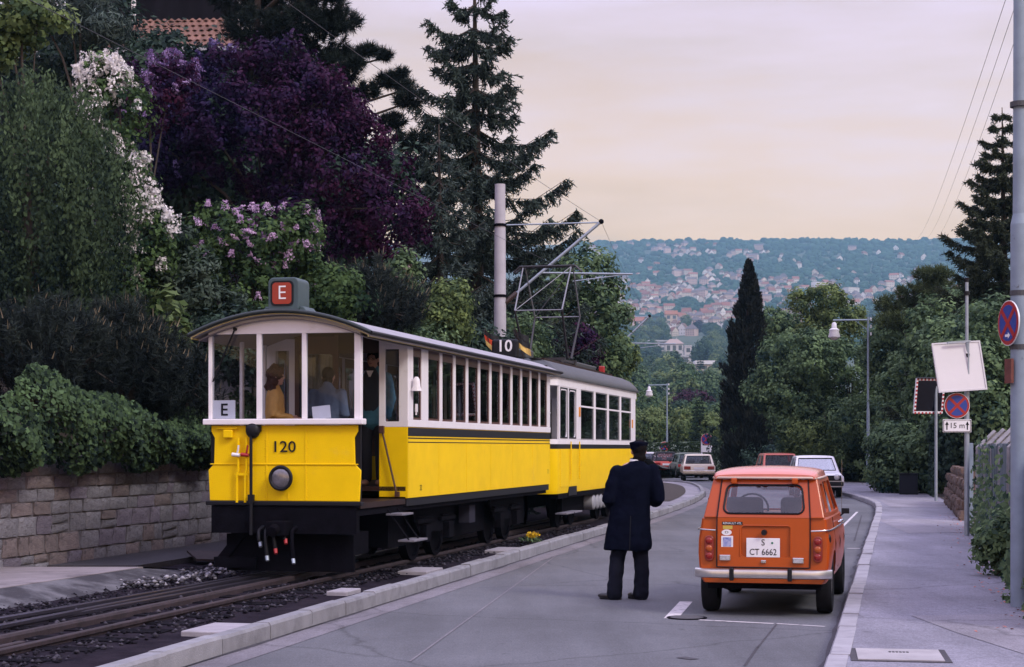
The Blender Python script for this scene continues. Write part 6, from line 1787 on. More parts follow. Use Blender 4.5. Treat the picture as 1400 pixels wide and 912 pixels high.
# big hanging green tree at the left edge
rg = np.random.default_rng(21); X, d, zb0 = on_bank(40, 28.0); zc = mz(250, 28)
L_ = lob((-.2, 0, zc - zb0 + .15, 1.75, 1.6, 1.75), (.75, -.2, zc - zb0 - .35, 1.15, 1.2, 1.35), (-1.0, .1, zc - zb0 - .6, 1.3, 1.2, 1.6), (.2, -.2, zc - zb0 - 1.3, 1.55, 1.2, .9), (.35, .1, zc - zb0 + .75, 1.05, 1.1, 1.0))
A = clump_cloud(rg, L_, 760, 48, .22, .085, .050, .1, 2.0, .12)
_x = A[0][:, 0]; _z = A[0][:, 2]; A = (A[0], A[1], np.clip(A[2] * .8 + .16 * np.sin(_x * 7.5 + 1.3 * np.sin(_z * 2)) + .10 * np.sin(_x * 17 + _z * 1.5) + .05 + .10 * (_z - _z.mean()) + .06 * _x, 0, 1))  # tint rises to the upper right as painted highlights on the crown
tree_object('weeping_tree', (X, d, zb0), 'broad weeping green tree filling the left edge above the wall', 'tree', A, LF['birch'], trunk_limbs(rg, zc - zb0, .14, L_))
# white lilac behind it
rg = np.random.default_rng(22); X, d, zb0 = on_bank(165, 29.5)
zz = lambda y: mz(y, d) - zb0
L_ = lob((.05, 0, zz(265), .55, .6, .85), (.35, 0, zz(330), .6, .5, .7), (-.1, .1, zz(150), .6, .5, .65), (-.35, .1, zz(110), .45, .45, .45), (.1, 0, zz(400), .8, .6, .8))
A = clump_cloud(rg, L_, 200, 40, .22, .10, .065, .3)
cs = np.concatenate([surf_points(rg, L_[:2], 70, (.2, -1, .3), .0), surf_points(rg, L_[3:4], 34, (0, -1, .4), -.1), surf_points(rg, L_[2:3], 14, (0, -1, .4), .1)])
tree_object('lilac_bush', (X, d, zb0), 'white flowering lilac beside the weeping tree', 'bush', A, LF['lilac'], trunk_limbs(rg, zz(150), .06, L_), extra=[('blossom', blossom(rg, cs, 70, .125, .05), LF['whitefl'])])
# purple-leaved tree
rg = np.random.default_rng(23); X, d, zb0 = on_bank(385, 37.0)
L_ = lob((-.6, 0, zz(190), 1.6, 1.5, 1.25), (1.0, -.2, zz(245), 1.4, 1.4, 1.15), (2.25, -.1, zz(285), .95, 1.0, .85), (-1.9, .2, zz(150), 1.1, 1.2, 1.0), (.4, .1, zz(135), 1.1, 1.2, .8), (-2.6, .3, zz(200), .9, 1, .95), (.2, 0, zz(310), 1.5, 1.3, .85), (1.3, 0, zz(165), .7, .9, .55))
for (px_, py_, r_) in ((250, 110, .5), (300, 85, .45), (350, 78, .5), (395, 75, .45), (425, 100, .45), (455, 130, .45), (480, 160, .4), (510, 190, .45), (545, 230, .4), (565, 280, .4), (570, 320, .35), (540, 345, .4), (500, 330, .4), (220, 150, .5), (330, 130, .4), (440, 190, .5), (400, 150, .5), (470, 240, .5), (360, 200, .5), (290, 180, .5)):
    L_.append((((px_ - 385) / F * d, -1.1 if 280 < px_ < 500 and py_ > 110 else -.3, zz(py_)), (r_, r_, r_ * .75)))
A = clump_cloud(rg, L_, 1050, 40, .24, .105, .068, .3, .3, .08)
A = (A[0], A[1], np.clip(.55 * A[2] + .42 * (A[0][:, 0] + 1.0) / 4.2 + .12 * np.sin(A[0][:, 0] * 3 + A[0][:, 2] * 2.1) - .04, 0, 1))
vs_ = surf_points(rg, L_[3:4] + L_[5:6] + L_[8:10] + L_[21:22], 46, (-.1, -1, .4), .1)
tree_object('purple_tree', (X, d, zb0), 'large dark purple-leaved tree above the tram roof', 'tree', A, LF['purple'], trunk_limbs(rg, zz(200), .16, L_, n=8), extra=[('blossom', blossom(rg, vs_, 34, .10, .05), leaf('dull violet blossom', (.06, .045, .16), (.26, .20, .42), .2))])
# green shoots and pale mauve lilac in front of the purple tree, left part
rg = np.random.default_rng(24); X, d, zb0 = on_bank(205, 34.0)
L_ = lob((0, 0, zz(130), .75, .6, .75), (.5, 0, zz(105), .5, .5, .5))
A = clump_cloud(rg, L_, 90, 36, .2, .10, .06, .3)
tree_object('lilac_bush', (X, d, zb0), 'violet lilac in bloom below the tiled roof, left of the purple tree', 'bush', A, LF['purple'], trunk_limbs(rg, zz(130), .05, L_), extra=[('blossom', blossom(rg, surf_points(rg, L_, 34, (0, -1, .5), .0), 50, .09, .042), leaf('violet blossom', (.12, .07, .20), (.40, .28, .52), .2))])
# mauve lilac in the middle
rg = np.random.default_rng(25); X, d, zb0 = on_bank(345, 31.0)
L_ = lob((-.55, 0, zz(315), .6, .5, .5), (.1, 0, zz(330), .75, .6, .6), (.75, 0, zz(320), .5, .5, .55), (.9, .1, zz(370), .45, .5, .6), (-.3, -.1, zz(385), 1.0, .6, .8), (.3, 0, zz(430), 1.2, .6, .9), (-1.0, 0, zz(370), .6, .5, .8))
A = clump_cloud(rg, L_, 330, 42, .22, .10, .062, .3)
cs = np.concatenate([surf_points(rg, L_[:4], 58, (.1, -1, .35), .1), surf_points(rg, L_[4:5], 8, (0, -1, .4), .2)])
tree_object('lilac_bush', (X, d, zb0), 'mauve flowering lilac directly above the tram roof sign', 'bush', A, LF['lilac'], trunk_limbs(rg, zz(340), .06, L_), extra=[('blossom', blossom(rg, cs, 60, .085, .038), LF['mauve'])])
# leafy mound under it, behind the roof sign
rg = np.random.default_rng(26); X, d, zb0 = on_bank(255, 30.0)
L_ = lob((0, 0, zz(410), .75, .6, .9), (-.4, .1, zz(350), .6, .5, .7), (.55, 0, zz(440), .7, .6, .8), (-.1, 0, zz(480), .9, .6, .7))
A = clump_cloud(rg, L_, 200, 44, .22, .12, .05, .3)
tree_object('narrow_leaved_bush', (X, d, zb0), 'grey green narrow-leaved bush between the weeping tree and the tram', 'bush', A, leaf('grey green leaves', (.018, .034, .026), (.085, .115, .085), .2), trunk_limbs(rg, zz(420), .05, L_))
# large-leaved shoot by the tram's left roof corner
rg = np.random.default_rng(27); X, d, zb0 = on_bank(234, 27.8)
L_ = lob((0, 0, zz(410), .28, .3, .28), (.05, 0, zz(460), .25, .3, .4), (-.1, 0, zz(490), .22, .25, .25))
A = clump_cloud(rg, L_, 34, 9, .16, .22, .10, .5)
tree_object('broad_leaved_sapling', (X, d, zb0), 'sapling with large pale leaves left of the tram front', 'sapling', A, leaf('large pale leaves', (.05, .085, .03), (.17, .22, .09), .3), trunk_limbs(rg, zz(430), .03, L_))

# dwarf pines: masses of upright shoots
def dwarf_pine(px, py, d_, w, h, label, seed, n=420, cand=.35):
    rg = np.random.default_rng(seed); X = (px - 700) / F * d_; zb0 = bank_z(X, d_); zc = mz(py, d_) - zb0
    ends = []; 
    for _ in range(n):
        dd = rdirs(rg, 1)[0]; dd[2] = abs(dd[2]) * 1.1 - .25; r = rg.uniform(.6, 1.05) if rg.random() < .85 else rg.uniform(.2, .6)
        ends.append((dd[0] * w * r, dd[1] * w * .8 * r, zc - h * .25 + dd[2] * h * r * (1 + .12 * math.sin(dd[0] * 9))))
    ends = np.array(ends); ax = unit(np.stack([ends[:, 0] * .35 + rg.normal(0, .12, n), ends[:, 1] * .35 + rg.normal(0, .12, n), np.full(n, .75)], 1))
    tint = np.clip(rg.normal(.40, .2, n) + .25 * (ends[:, 2] - zc) / h, 0, 1)
    A = merge([pine_tufts(rg, ends, ax, 64, .13, .006, tint, stem=.42), pine_tufts(rg, ends - ax * .35, ax, 26, .14, .006, tint * .6, stem=.4)])
    b = MB()
    for k in range(0, n, 3):
        e_ = Vector(ends[k]); b.tube([Vector((e_.x * .15, e_.y * .15, max(0.05, zc - h * 1.1))), Vector((e_.x * .6, e_.y * .6, zc - h * .5 + .3 * e_.z * 0)), e_ - Vector(ax[k]) * .3], [.03, .02, .010], 4)
    sel = rg.random(n) < cand
    cnd = spikes(rg, ends[sel], ends[sel] + ax[sel] * rg.uniform(.07, .17, (sel.sum(), 1)), .011, rg.random(sel.sum()))
    r = tree_object('mountain_pine', (X, d_, zb0), label, 'pine shrub', A, LF['dwarf'], b, extra=[('candles', cnd, LF['candle'])], group='mountain pines on the bank')
    return r
dwarf_pine(60, 455, 25.6, 1.25, 1.05, 'dark mountain pine at the far left under the weeping tree', 31, 460, .25)
dwarf_pine(165, 455, 26.4, 1.05, 1.0, 'mountain pine with pale candles left of the tram, above the ivy', 32, 460, .55)
dwarf_pine(235, 500, 27.6, .9, .9, 'mountain pine just behind the left edge of the tram front', 33, 320, .35)
dwarf_pine(500, 395, 32.5, 1.25, 1.0, 'mountain pine with upright tips above the middle of the tram roof', 34, 460, .6)
dwarf_pine(440, 430, 33.5, 1.0, .8, 'low mountain pine right behind the roof letter sign', 35, 300, .3)
# leafy shrubs above the tram roof
def shrub(name, px, py, d_, rx, rz, label, seed, mt, n=120, per=40, L=.10, Wd=.062, cat='bush', lobes=None, droop=0.0, crad=.22, group=None, base=None, extra=None, gz=None):
    rg = np.random.default_rng(seed); X = (px - 700) / F * d_
    zb0 = gz if gz is not None else bank_z(X, d_); zc = mz(py, d_) - zb0
    if lobes is None:
        lobes = []
        for k in range(6):
            a = rg.uniform(0, 6.28); q = rg.uniform(.25, .6)
            lobes.append(((rx * q * math.cos(a), rx * q * .8 * math.sin(a), zc + rz * rg.uniform(-.45, .45)), (rx * rg.uniform(.5, .68), rx * rg.uniform(.5, .65), rz * rg.uniform(.45, .62))))
        lobes.append(((0, 0, max(.1, zc - rz * .7)), (rx * .75, rx * .6, rz * .6)))
    else: lobes = [((x, y, mz(yy, d_) - zb0), r) for (x, y, yy, r) in lobes]
    A = clump_cloud(rg, lobes, n, per, crad, L, Wd, .3, droop)
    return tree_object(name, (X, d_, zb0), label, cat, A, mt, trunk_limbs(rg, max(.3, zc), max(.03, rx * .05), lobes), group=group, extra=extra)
shrub('leafy_shrub', 445, 400, 31.0, .75, .55, 'small pale leafy shrub among the mountain pines above the tram roof', 41, LF['lilac'], 90)
shrub('leafy_shrub', 612, 425, 35.0, .65, .6, 'yellow green shrub left of the concrete mast', 42, LF['light'], 120)
shrub('leafy_shrub', 560, 470, 33.0, .9, .5, 'low green shrub just above the tram windows', 43, LF['mid'], 110)
shrub('leafy_shrub', 700, 480, 39.6, 1.0, .9, 'shrub behind the number 10 box at the mast foot', 44, LF['mid'], 150)
shrub('rhododendron', 552, 372, 33.5, .35, .35, 'small bush with a few pink blooms above the tram', 45, LF['mid'], 40, extra=[('blossom', blossom(np.random.default_rng(9), np.array([(.1, -.3, mz(368, 33.5) - bank_z((552 - 700) / F * 33.5, 33.5)), (-.12, -.3, mz(380, 33.5) - bank_z((552 - 700) / F * 33.5, 33.5))]), 40, .07, .04), LF['pinkfl'])])
# ivy hanging over the wall top
rg = np.random.default_rng(51); N = 26000
s_ = 17 + 15.5 * rg.random(N); q = rg.random(N)
top = 2.35 + .22 * np.sin(s_ * 1.1) + .16 * np.sin(s_ * 2.7 + 1) + .30 * np.exp(-((s_ - 22.7) / 1.0) ** 2)
zv = 1.40 + .09 * np.sin(s_ * 3.1) + (top - 1.40) * q
out = .05 + .42 * np.sin(np.clip(q, 0, 1) * 2.4 + .35) * (1 + .25 * np.sin(s_ * 4.3 + q * 5)) - .75 * np.clip(q - .6, 0, 1)
out = out + rg.normal(0, .05, N)
pos = np.array([-11.3, 0, 0]) + np.outer(s_, np.array(wdir)) + np.outer(out, np.array(wn)); pos[:, 2] = zv
nrm = unit(np.array(wn)[None] * .8 + np.array([0, 0, .45]) + np.array([0, -.25, 0]) + rdirs(rg, N) * .55)
tint = .36 + .16 * np.sin(s_ * 5.1 + q * 7) + .12 * np.sin(s_ * 11.3 - q * 9) + rg.normal(0, .24, N) + .22 * (q - .5)  # tint also paints highlights and shaded gaps, paler towards the top
A = leaf_quads(rg, pos, nrm, .080, .068, tint, .5)
iv = empty('ivy', wp(24, -.2, 1.5)); tag(iv, 'thick ivy spilling over the top of the retaining wall', 'ivy')
A = (A[0] - np.array(iv.location), A[1], A[2]); o = link_mesh('foliage', arrays_mesh('foliage', A[0], A[1], LF['ivy'], A[2]), iv); o['kind'] = 'stuff'
b = MB()
for k in range(40):
    s0 = 17.5 + k * .36 + rg.uniform(-.1, .1); b.tube([wp(s0, -.25, 1.5), wp(s0 + .1, .05, 1.75 + rg.uniform(-.2, .2)), wp(s0 + rg.uniform(-.3, .3), .22, 1.75), wp(s0 + rg.uniform(-.3, .3), .12, 1.5)], .012, 4)
b.build('stems', M['bark'], iv)
# black pine, top left
rg = np.random.default_rng(61); X, d, zb0 = on_bank(352, 44.0)
pads = []
def pad(px, py, r, dy=0): pads.append(((px - 700) / F * d - X, dy, mz(py, d) - zb0, r))
for a in ((345, 80, 1.1), (300, 95, .9), (390, 20, 1.0), (420, 70, 1.0), (450, 30, .75), (465, 60, .5), (440, 110, .8), (480, 150, .6), (505, 75, .45), (522, 68, .35), (530, 105, .5), (500, 120, .6), (552, 115, .45), (545, 95, .35), (560, 140, .6), (535, 165, .6), (490, 95, .35), (360, -20, 1.1), (410, -50, 1.0), (300, -60, 1.1), (330, 130, .9), (400, 130, .9), (330, 20, 1.2), (375, 60, 1.2), (400, 95, 1.1), (435, 45, 1.0), (440, 10, 1.0), (465, 20, .8), (470, -15, .8), (410, 35, 1.1), (385, -5, 1.1), (455, 125, .8), (475, 105, .6), (350, 40, 1.1), (425, 115, .9), (360, 110, 1.1), (290, 120, 1.0), (430, -20, 1.0), (455, 85, .8), (320, -10, 1.1),  (470, 165, .8), (520, 200, .9), (570, 230, .9), (455, -10, .5), (570, 190, .8), (590, 265, .8)): pad(*a, dy=rg.uniform(-1.0, 1.2))
E_ = []; AX = []; TT = []
for (x, y, z, r) in pads:
    n = int(90 * r + 25); dd = rdirs(rg, n); E_.append(np.array([x, y, z]) + dd * np.array([r * .72, r * .72, r * .42]) * rg.uniform(.55, 1.05, (n, 1))); AX.append(unit(dd * .8 + np.array([0, 0, .55]))); TT.append(rg.normal(.40, .2, n) + .2 * dd[:, 2])
A = pine_tufts(rg, np.concatenate(E_), np.concatenate(AX), 30, .17, .0085, np.concatenate(TT), stem=.16)
b = MB(); hh = mz(-60, d) - zb0; b.tube([(0, .2, 0), (.2, .1, hh * .4), (-.1, 0, hh * .75), (.1, 0, hh)], [.26, .2, .14, .05], 10)
for (x, y, z, r) in pads: zj = max(.3 * hh, z - .35 * abs(x) - .3); b.tube([(0, .1, min(zj, hh)), (x * .5, y * .5, (zj + z) / 2 + .1), (x, y, z - .1)], [.08, .05, .022], 6)
tree_object('black_pine', (X, d, zb0), 'dark spreading pine in front of the tiled house roof', 'pine tree', A, LF['pine'], b)
# the tall spruce
rg = np.random.default_rng(62); X, d, zb0 = on_bank(648, 46.0); hh = mz(-75, d) - zb0
A, b = spruce(rg, hh, 4.35, 23, .60, 1.75, .26, .18, .66, .26, .95, .15)
tree_object('tall_spruce', (X, d, zb0), 'tall layered spruce rising above the tram against the sky', 'spruce', A, LF['spruce'], b)
# blue-green conifer at its foot
rg = np.random.default_rng(63); X, d, zb0 = on_bank(600, 41.0); hh = mz(170, d) - zb0
A, b = spruce(rg, hh, 2.1, 20, .5, 1.25, .45, .06, .60, .2, .9)
tree_object('blue_spruce', (X, d, zb0), 'dusky blue green conifer standing left of the concrete mast', 'spruce', A, LF['blue'], b)
rg = np.random.default_rng(64); X, d, zb0 = on_bank(722, 47.5); hh = mz(330, d) - zb0
A, b = spruce(rg, hh, 2.2, 15, .5, 1.2, .5, .05, .55, .2, .9)
tree_object('blue_spruce', (X, d, zb0), 'low blue green conifer right of the concrete mast', 'spruce', A, LF['blue'], b)
# leafy trees beyond the mast
shrub('maple_tree', 795, 430, 54.0, 1.75, 1.9, 'rounded leafy green tree behind the pantograph', 65, LF['mid'], 420, 44, .15, .10, 'tree', crad=.34, lobes=[(-.9, 0, 400, (1.1, 1.1, 1.0)), (.2, 0, 378, (1.0, 1.1, .9)), (.75, -.1, 430, (.85, 1.0, 1.1)), (-.3, -.2, 450, (1.2, 1.1, 1.1)), (.7, 0, 480, (.85, .9, .9)), (-1.2, 0, 470, (.9, .9, 1.0)), (.1, 0, 520, (1.3, 1.0, .9))])
shrub('purple_shrub', 783, 470, 51.0, .8, .75, 'dark red shrub in front of the leafy tree, below the pantograph', 66, LF['purple'], 110, 40, .13, .08, crad=.26)
shrub('leafy_shrub', 842, 505, 62.0, .9, 1.2, 'light green bush at the end of the tram roof', 67, LF['light'], 150, 40, .15, .1, crad=.3, gz=1.0)
shrub('dark_bush', 640, 480, 37.0, 1.2, .9, 'dark bush low behind the tram roof, left of the mast', 68, LF['dark'], 160, 40, .12, .08, crad=.28)
shrub('dark_bush', 380, 470, 29.5, 1.4, .6, 'dark evergreen bush directly behind the tram front roof', 69, LF['dark'], 170, 40, .10, .06, crad=.24)
shrub('dark_bush', 120, 380, 31.5, 1.8, 1.1, 'dark evergreen bush under the weeping tree', 70, LF['dark'], 220, 40, .12, .08, crad=.28)
shrub('dark_bush', 60, 330, 33.5, 2.0, 1.8, 'dark mass of evergreen behind the weeping tree', 71, LF['dark'], 260, 40, .14, .09, crad=.34)
shrub('dark_tree', 250, 200, 40.5, 2.6, 2.6, 'dark tree in the shade behind the purple tree, left side', 72, LF['dark'], 420, 40, .17, .11, 'tree', crad=.4)
shrub('dark_tree', 470, 300, 41.5, 2.4, 2.2, 'dark tree behind the purple tree, right side', 73, LF['dark'], 380, 40, .17, .11, 'tree', crad=.4)
shrub('dark_tree', 90, 130, 43.0, 2.6, 2.2, 'dark tree below the tiled roof at the far left', 74, LF['dark'], 380, 40, .17, .11, 'tree', crad=.4)
shrub('oak_branch_tree', 30, 10, 33.0, 1.5, .9, 'yellow green leafy tree crown at the top left corner', 75, LF['light'], 120, 34, .14, .10, 'tree', crad=.26, lobes=[(-.4, 0, 15, (.8, .7, .5)), (.3, 0, 30, (.6, .6, .4)), (-.6, 0, 60, (.6, .6, .45))])
shrub('larch_tree', 110, 30, 40.0, 2.0, .7, 'grey green feathery tree over the house roof at the top left', 76, LF['blue'], 150, 40, .22, .03, 'tree', crad=.34, lobes=[(-.9, 0, 25, (1.2, .8, .35)), (.3, 0, 40, (1.0, .8, .28)), (-.3, 0, 5, (1.2, .8, .3))])

# ------------------------------------------------------------------ trees and shrubs on the right
RT = 'trees beyond the fence on the right'
def rt(name, px, py, d_, rx, rz, label, seed, mt, n=260, cat='tree', per=44, L=.17, Wd=.11, crad=.36, **kw):
    return shrub(name, px, py, d_, rx, rz, label, seed, mt, n, per, L, Wd, cat, None, 0.0, crad, None, gz=.13, **kw)
rt('broadleaf_tree', 1100, 520, 78, 2.45, 2.5, 'big round green tree right of the dark cypress', 81, LF['mid'], 480)
rt('broadleaf_tree', 1125, 425, 92, 2.1, 1.7, 'yellow green tree top left of the street lamp', 82, LF['light'], 260)
rt('broadleaf_tree', 1165, 520, 80, 2.6, 3.0, 'dark green tree directly behind the street lamp pole', 83, LF['mid'], 420)
rt('broadleaf_tree', 1228, 470, 74, 2.0, 2.0, 'mid green tree right of the street lamp', 84, LF['mid'], 340)
rt('broadleaf_tree', 1250, 540, 66, 2.3, 2.2, 'green tree behind the traffic mirror', 85, LF['mid'], 380)
rt('broadleaf_tree', 1302, 500, 60, 2.1, 2.4, 'dense green tree behind the white panel', 86, LF['mid'], 380)
rt('broadleaf_tree', 1368, 545, 53, 2.1, 2.2, 'leafy tree between the white panel and the right mast', 87, LF['mid'], 380)
rt('broadleaf_tree', 1378, 470, 54, 2.1, 1.7, 'dark leafy tree at the right edge below the spruce', 88, LF['mid'], 300)
rt('broadleaf_tree', 1195, 585, 76, 2.4, 1.6, 'broad green bush at the foot of the street lamp', 89, LF['mid'], 340)
rt('overhanging_bush', 1120, 600, 77, 1.7, 1.3, 'pale green bush with loose shoots left of the street lamp', 90, LF['light'], 240, 'bush', 40, .20, .07)
rt('overhanging_bush', 1235, 620, 58, 1.5, 1.1, 'green bush overhanging the pavement before the traffic mirror', 91, LF['mid'], 240, 'bush')
rt('overhanging_bush', 1215, 650, 60, .8, .5, 'low light green bush at the pavement edge', 92, LF['light'], 110, 'bush', 40, .13, .08, .24)
rt('overhanging_bush', 1165, 640, 80, 2.2, 1.1, 'dark low bush at the foot of the street lamp trees', 93, LF['dark'], 240, 'bush')
rt('shade_tree', 1055, 590, 96, 3.0, 2.6, 'dark shaded tree between the cypress and the parked white car', 94, LF['dark'], 420)
rt('shade_tree', 1100, 620, 90, 3.0, 1.6, 'dark shaded bush behind the parked white car', 95, LF['dark'], 320)
rt('broadleaf_tree', 1325, 430, 66, 1.8, 1.2, 'dark green tree crown at the foot of the right spruce', 96, LF['mid'], 240)
rt('broadleaf_tree', 1070, 440, 110, 2.0, 1.6, 'green tree crown half behind the cypress', 99, LF['mid'], 200)
rt('overhanging_bush', 1322, 600, 53, 1.3, 1.2, 'dark bush above the field stone wall', 100, LF['dark'], 220, 'bush')
rt('overhanging_bush', 1285, 615, 57, 1.1, 1.0, 'bush left of the field stone wall', 104, LF['mid'], 180, 'bush')
# flat-topped pine
rg = np.random.default_rng(97); d = 70.0; X = (1250 - 700) / F * d; pads = []
for a in ((1225, 420, 1.0), (1255, 405, 1.0), (1240, 440, 1.1), (1290, 395, 1.1), (1270, 380, .8), (1285, 430, 1.0), (1215, 445, .9), (1310, 410, .9)): pads.append(((a[0] - 700) / F * d - X, rg.uniform(-1, 1), mz(a[1], d), a[2]))
E_ = []; AX = []; TT = []
for (x, y, z, r) in pads:
    n = 110; dd = rdirs(rg, n); E_.append(np.array([x, y, z]) + dd * np.array([r, r, r * .42]) * rg.uniform(.5, 1.05, (n, 1))); AX.append(unit(dd * .7 + np.array([0, 0, .6]))); TT.append(rg.normal(.5, .2, n) + .2 * dd[:, 2])
A = pine_tufts(rg, np.concatenate(E_), np.concatenate(AX), 26, .24, .015, np.concatenate(TT), stem=.2)
b = MB(); b.tube([(0, 0, 0), (.3, 0, 3), (0, 0, mz(400, d))], [.2, .15, .06], 8)
for (x, y, z, r) in pads: b.tube([(0, 0, z - 1.2), (x * .5, y * .5, z - .5), (x, y, z)], [.07, .05, .03], 5)
tree_object('flat_topped_pine', (X, d, .13), 'flat-topped green pine left of the right spruce', 'pine tree', A, leaf('green pine needles', (.022, .036, .018), (.085, .110, .048), .08), b)
# spruce at the right edge
rg = np.random.default_rng(98); d = 62.0; X = (1370 - 700) / F * d; hh = mz(147, d) - .13
A, b = spruce(rg, hh, 4.1, 30, .62, 2.3, .10, .10, .85, .30, .45)
tree_object('spruce', (X, d, .13), 'spruce with a slender tip at the right edge of the sky', 'spruce', A, leaf('bronze green needles', (.010, .017, .014), (.065, .080, .046), .06), b)
# dark cypress
rg = np.random.default_rng(101); d = 92.0; X = (1022 - 700) / F * d; H_ = mz(352, d)
nc_ = 720; tc_ = rg.random(nc_) ** .95; tc_[:6] = (.90, .93, .95, .97, .985, .99); ac_ = rg.uniform(0, 6.28, nc_)
prof = np.interp(tc_, [0, .08, .25, .5, .7, .85, .95, 1], [1.0, 1.28, 1.36, 1.16, .86, .52, .20, .02]) * np.where(rg.random(nc_) < .35, rg.uniform(.1, .6, nc_), rg.uniform(.70, 1.06, nc_))
cc_ = np.stack([prof * np.cos(ac_) + .12 * np.sin(tc_ * 9), prof * np.sin(ac_), tc_ * (H_ - .25)], 1)
per = 46; i = np.repeat(np.arange(nc_), per); n = nc_ * per; cr_ = (.34 - .22 * tc_)[i]
pos = cc_[i] + rdirs(rg, n) * (cr_ * rg.random(n) ** .5)[:, None] * np.array([1, 1, 1.3])
dv = unit(np.stack([np.cos(ac_[i]) * .5, np.sin(ac_[i]) * .5, np.full(n, 1.0)], 1) + rdirs(rg, n) * .45)
A = spikes(rg, pos, pos + dv * (rg.uniform(.16, .40, n) * (1.1 - .6 * tc_[i]))[:, None], .045, rg.normal(.35, .22, nc_)[i] + rg.normal(0, .15, n))
b = MB(); b.cyl((0, 0, 0), (0, 0, H_ * .95), .22, .03, 9)
tree_object('cypress', (X, d, 0), 'tall narrow nearly black cypress at the bend of the road', 'cypress', A, LF['cyp'], b)
# clipped hedge at the bend
def hedge(path, h, w, label, seed, mt, n=9000, L=.16):
    rg = np.random.default_rng(seed); P = np.array(path); seg = np.linalg.norm(np.diff(P, axis=0), axis=1); cum = np.concatenate([[0], np.cumsum(seg)])
    s = rg.random(n) * cum[-1]; x = np.interp(s, cum, P[:, 0]); y = np.interp(s, cum, P[:, 1])
    k = rg.random(n); top = k < .25; u = rg.uniform(-1, 1, n); z = np.where(top, h + .06 * np.sin(s * 3) + rg.normal(0, .04, n), rg.random(n) * h)
    side = np.where(top, u, np.sign(u) * (1 + rg.normal(0, .05, n))) * w / 2
    dx = np.gradient(P[:, 0], cum); dy = np.gradient(P[:, 1], cum); tx = np.interp(s, cum, dx); ty = np.interp(s, cum, dy)
    pos = np.stack([x + ty * side, y - tx * side, z], 1)
    nn = np.where(top[:, None], np.array([0, 0, 1.0])[None], np.stack([ty * np.sign(side), -tx * np.sign(side), np.zeros(n)], 1)); nn = unit(nn + rdirs(rg, n) * .6)
    A = leaf_quads(rg, pos, nn, L, L * .7, rg.normal(.45, .22, n) + .12 * np.sin(s * 2))
    r = empty('hedge', (P[0][0], P[0][1], 0)); tag(r, label, 'hedge')
    V = A[0] - np.array([P[0][0], P[0][1], 0]); o = link_mesh('foliage', arrays_mesh('foliage', V, A[1], mt, A[2]), r); o['kind'] = 'stuff'
    b = MB()
    for q in np.arange(.3, cum[-1], .8): xx = np.interp(q, cum, P[:, 0]) - P[0][0]; yy = np.interp(q, cum, P[:, 1]) - P[0][1]; b.tube([(xx, yy, 0), (xx + .05, yy, h * .8)], .03, 4)
    b.build('stems', M['bark'], r)
hedge([(6.5, 111), (11, 108), (14.5, 101), (16.2, 93)], 1.95, 1.1, 'clipped dark hedge at the bend behind the parked cars', 102, LF['hedge'], 12000)
hedge([(15.9, 88), (16.5, 80), (16.0, 66), (14.6, 57), (13.7, 52.5)], 1.7, 1.0, 'shaggy hedge along the pavement below the street lamp', 103, LF['dark'], 9000)
# climbing plants on the fence
rg = np.random.default_rng(105); N = 1500; d = 15 + 17 * rg.random(N); h = rg.random(N) ** 2.2 * np.interp(d, [14, 17, 20, 24, 33], [.5, .95, 1.05, 1.35, 1.7]) * (1 + .3 * np.sin(d * 2.3))
X = np.interp(d, [p[0] for p in FNP], [p[1] for p in FNP]) + .12 - rg.random(N) * .16 * (1.3 - h / 2)
pos = np.stack([X, d, .13 + h], 1); nrm = unit(np.array([-1, -.5, .45]) + rdirs(rg, N) * .6)
A = leaf_quads(rg, pos, nrm, .10, .065, rg.normal(.45, .22, N), .3)
cp = empty('climbing_plant', (6.6, 23, .13)); tag(cp, 'climbing weeds growing through the board fence', 'plant')
o = link_mesh('foliage', arrays_mesh('foliage', A[0] - np.array(cp.location), A[1], LF['mid'], A[2]), cp); o['kind'] = 'stuff'
rg = np.random.default_rng(106)
shrub('leafy_weed', 1366, 740, 20.5, .26, .30, 'bushy green weed at the foot of the fence', 107, LF['mid'], 60, 30, .09, .05, 'weed', crad=.14, gz=.12)
shrub('leafy_weed', 1398, 825, 16.9, .18, .15, 'small weed tuft behind the right mast foot', 108, LF['mid'], 20, 22, .07, .04, 'weed', crad=.08, gz=.12)
# dandelion on the kerb
r = empty('dandelion_clump', (.36, 29.3, .05)); tag(r, 'small yellow flowers behind the kerb beside the tram', 'flowers')
rg = np.random.default_rng(109); A = leaf_quads(rg, rg.normal(0, .055, (160, 3)) * np.array([1, 1, .5]) + np.array([0, 0, .10]), unit(rdirs(rg, 160) + np.array([0, 0, 1])), .05, .04, rg.random(160))
link_mesh('petals', arrays_mesh('petals', A[0], A[1], leaf('yellow petals', (.55, .34, .02), (.75, .52, .04), .2), A[2]), r)['kind'] = 'stuff'
A = leaf_quads(rg, rg.normal(0, .10, (90, 3)) * np.array([1, 1, .2]) + np.array([0, 0, .03]), unit(rdirs(rg, 90) + np.array([0, 0, 1])), .10, .03, rg.random(90)); link_mesh('leaves', arrays_mesh('leaves', A[0], A[1], LF['mid'], A[2]), r)['kind'] = 'stuff'
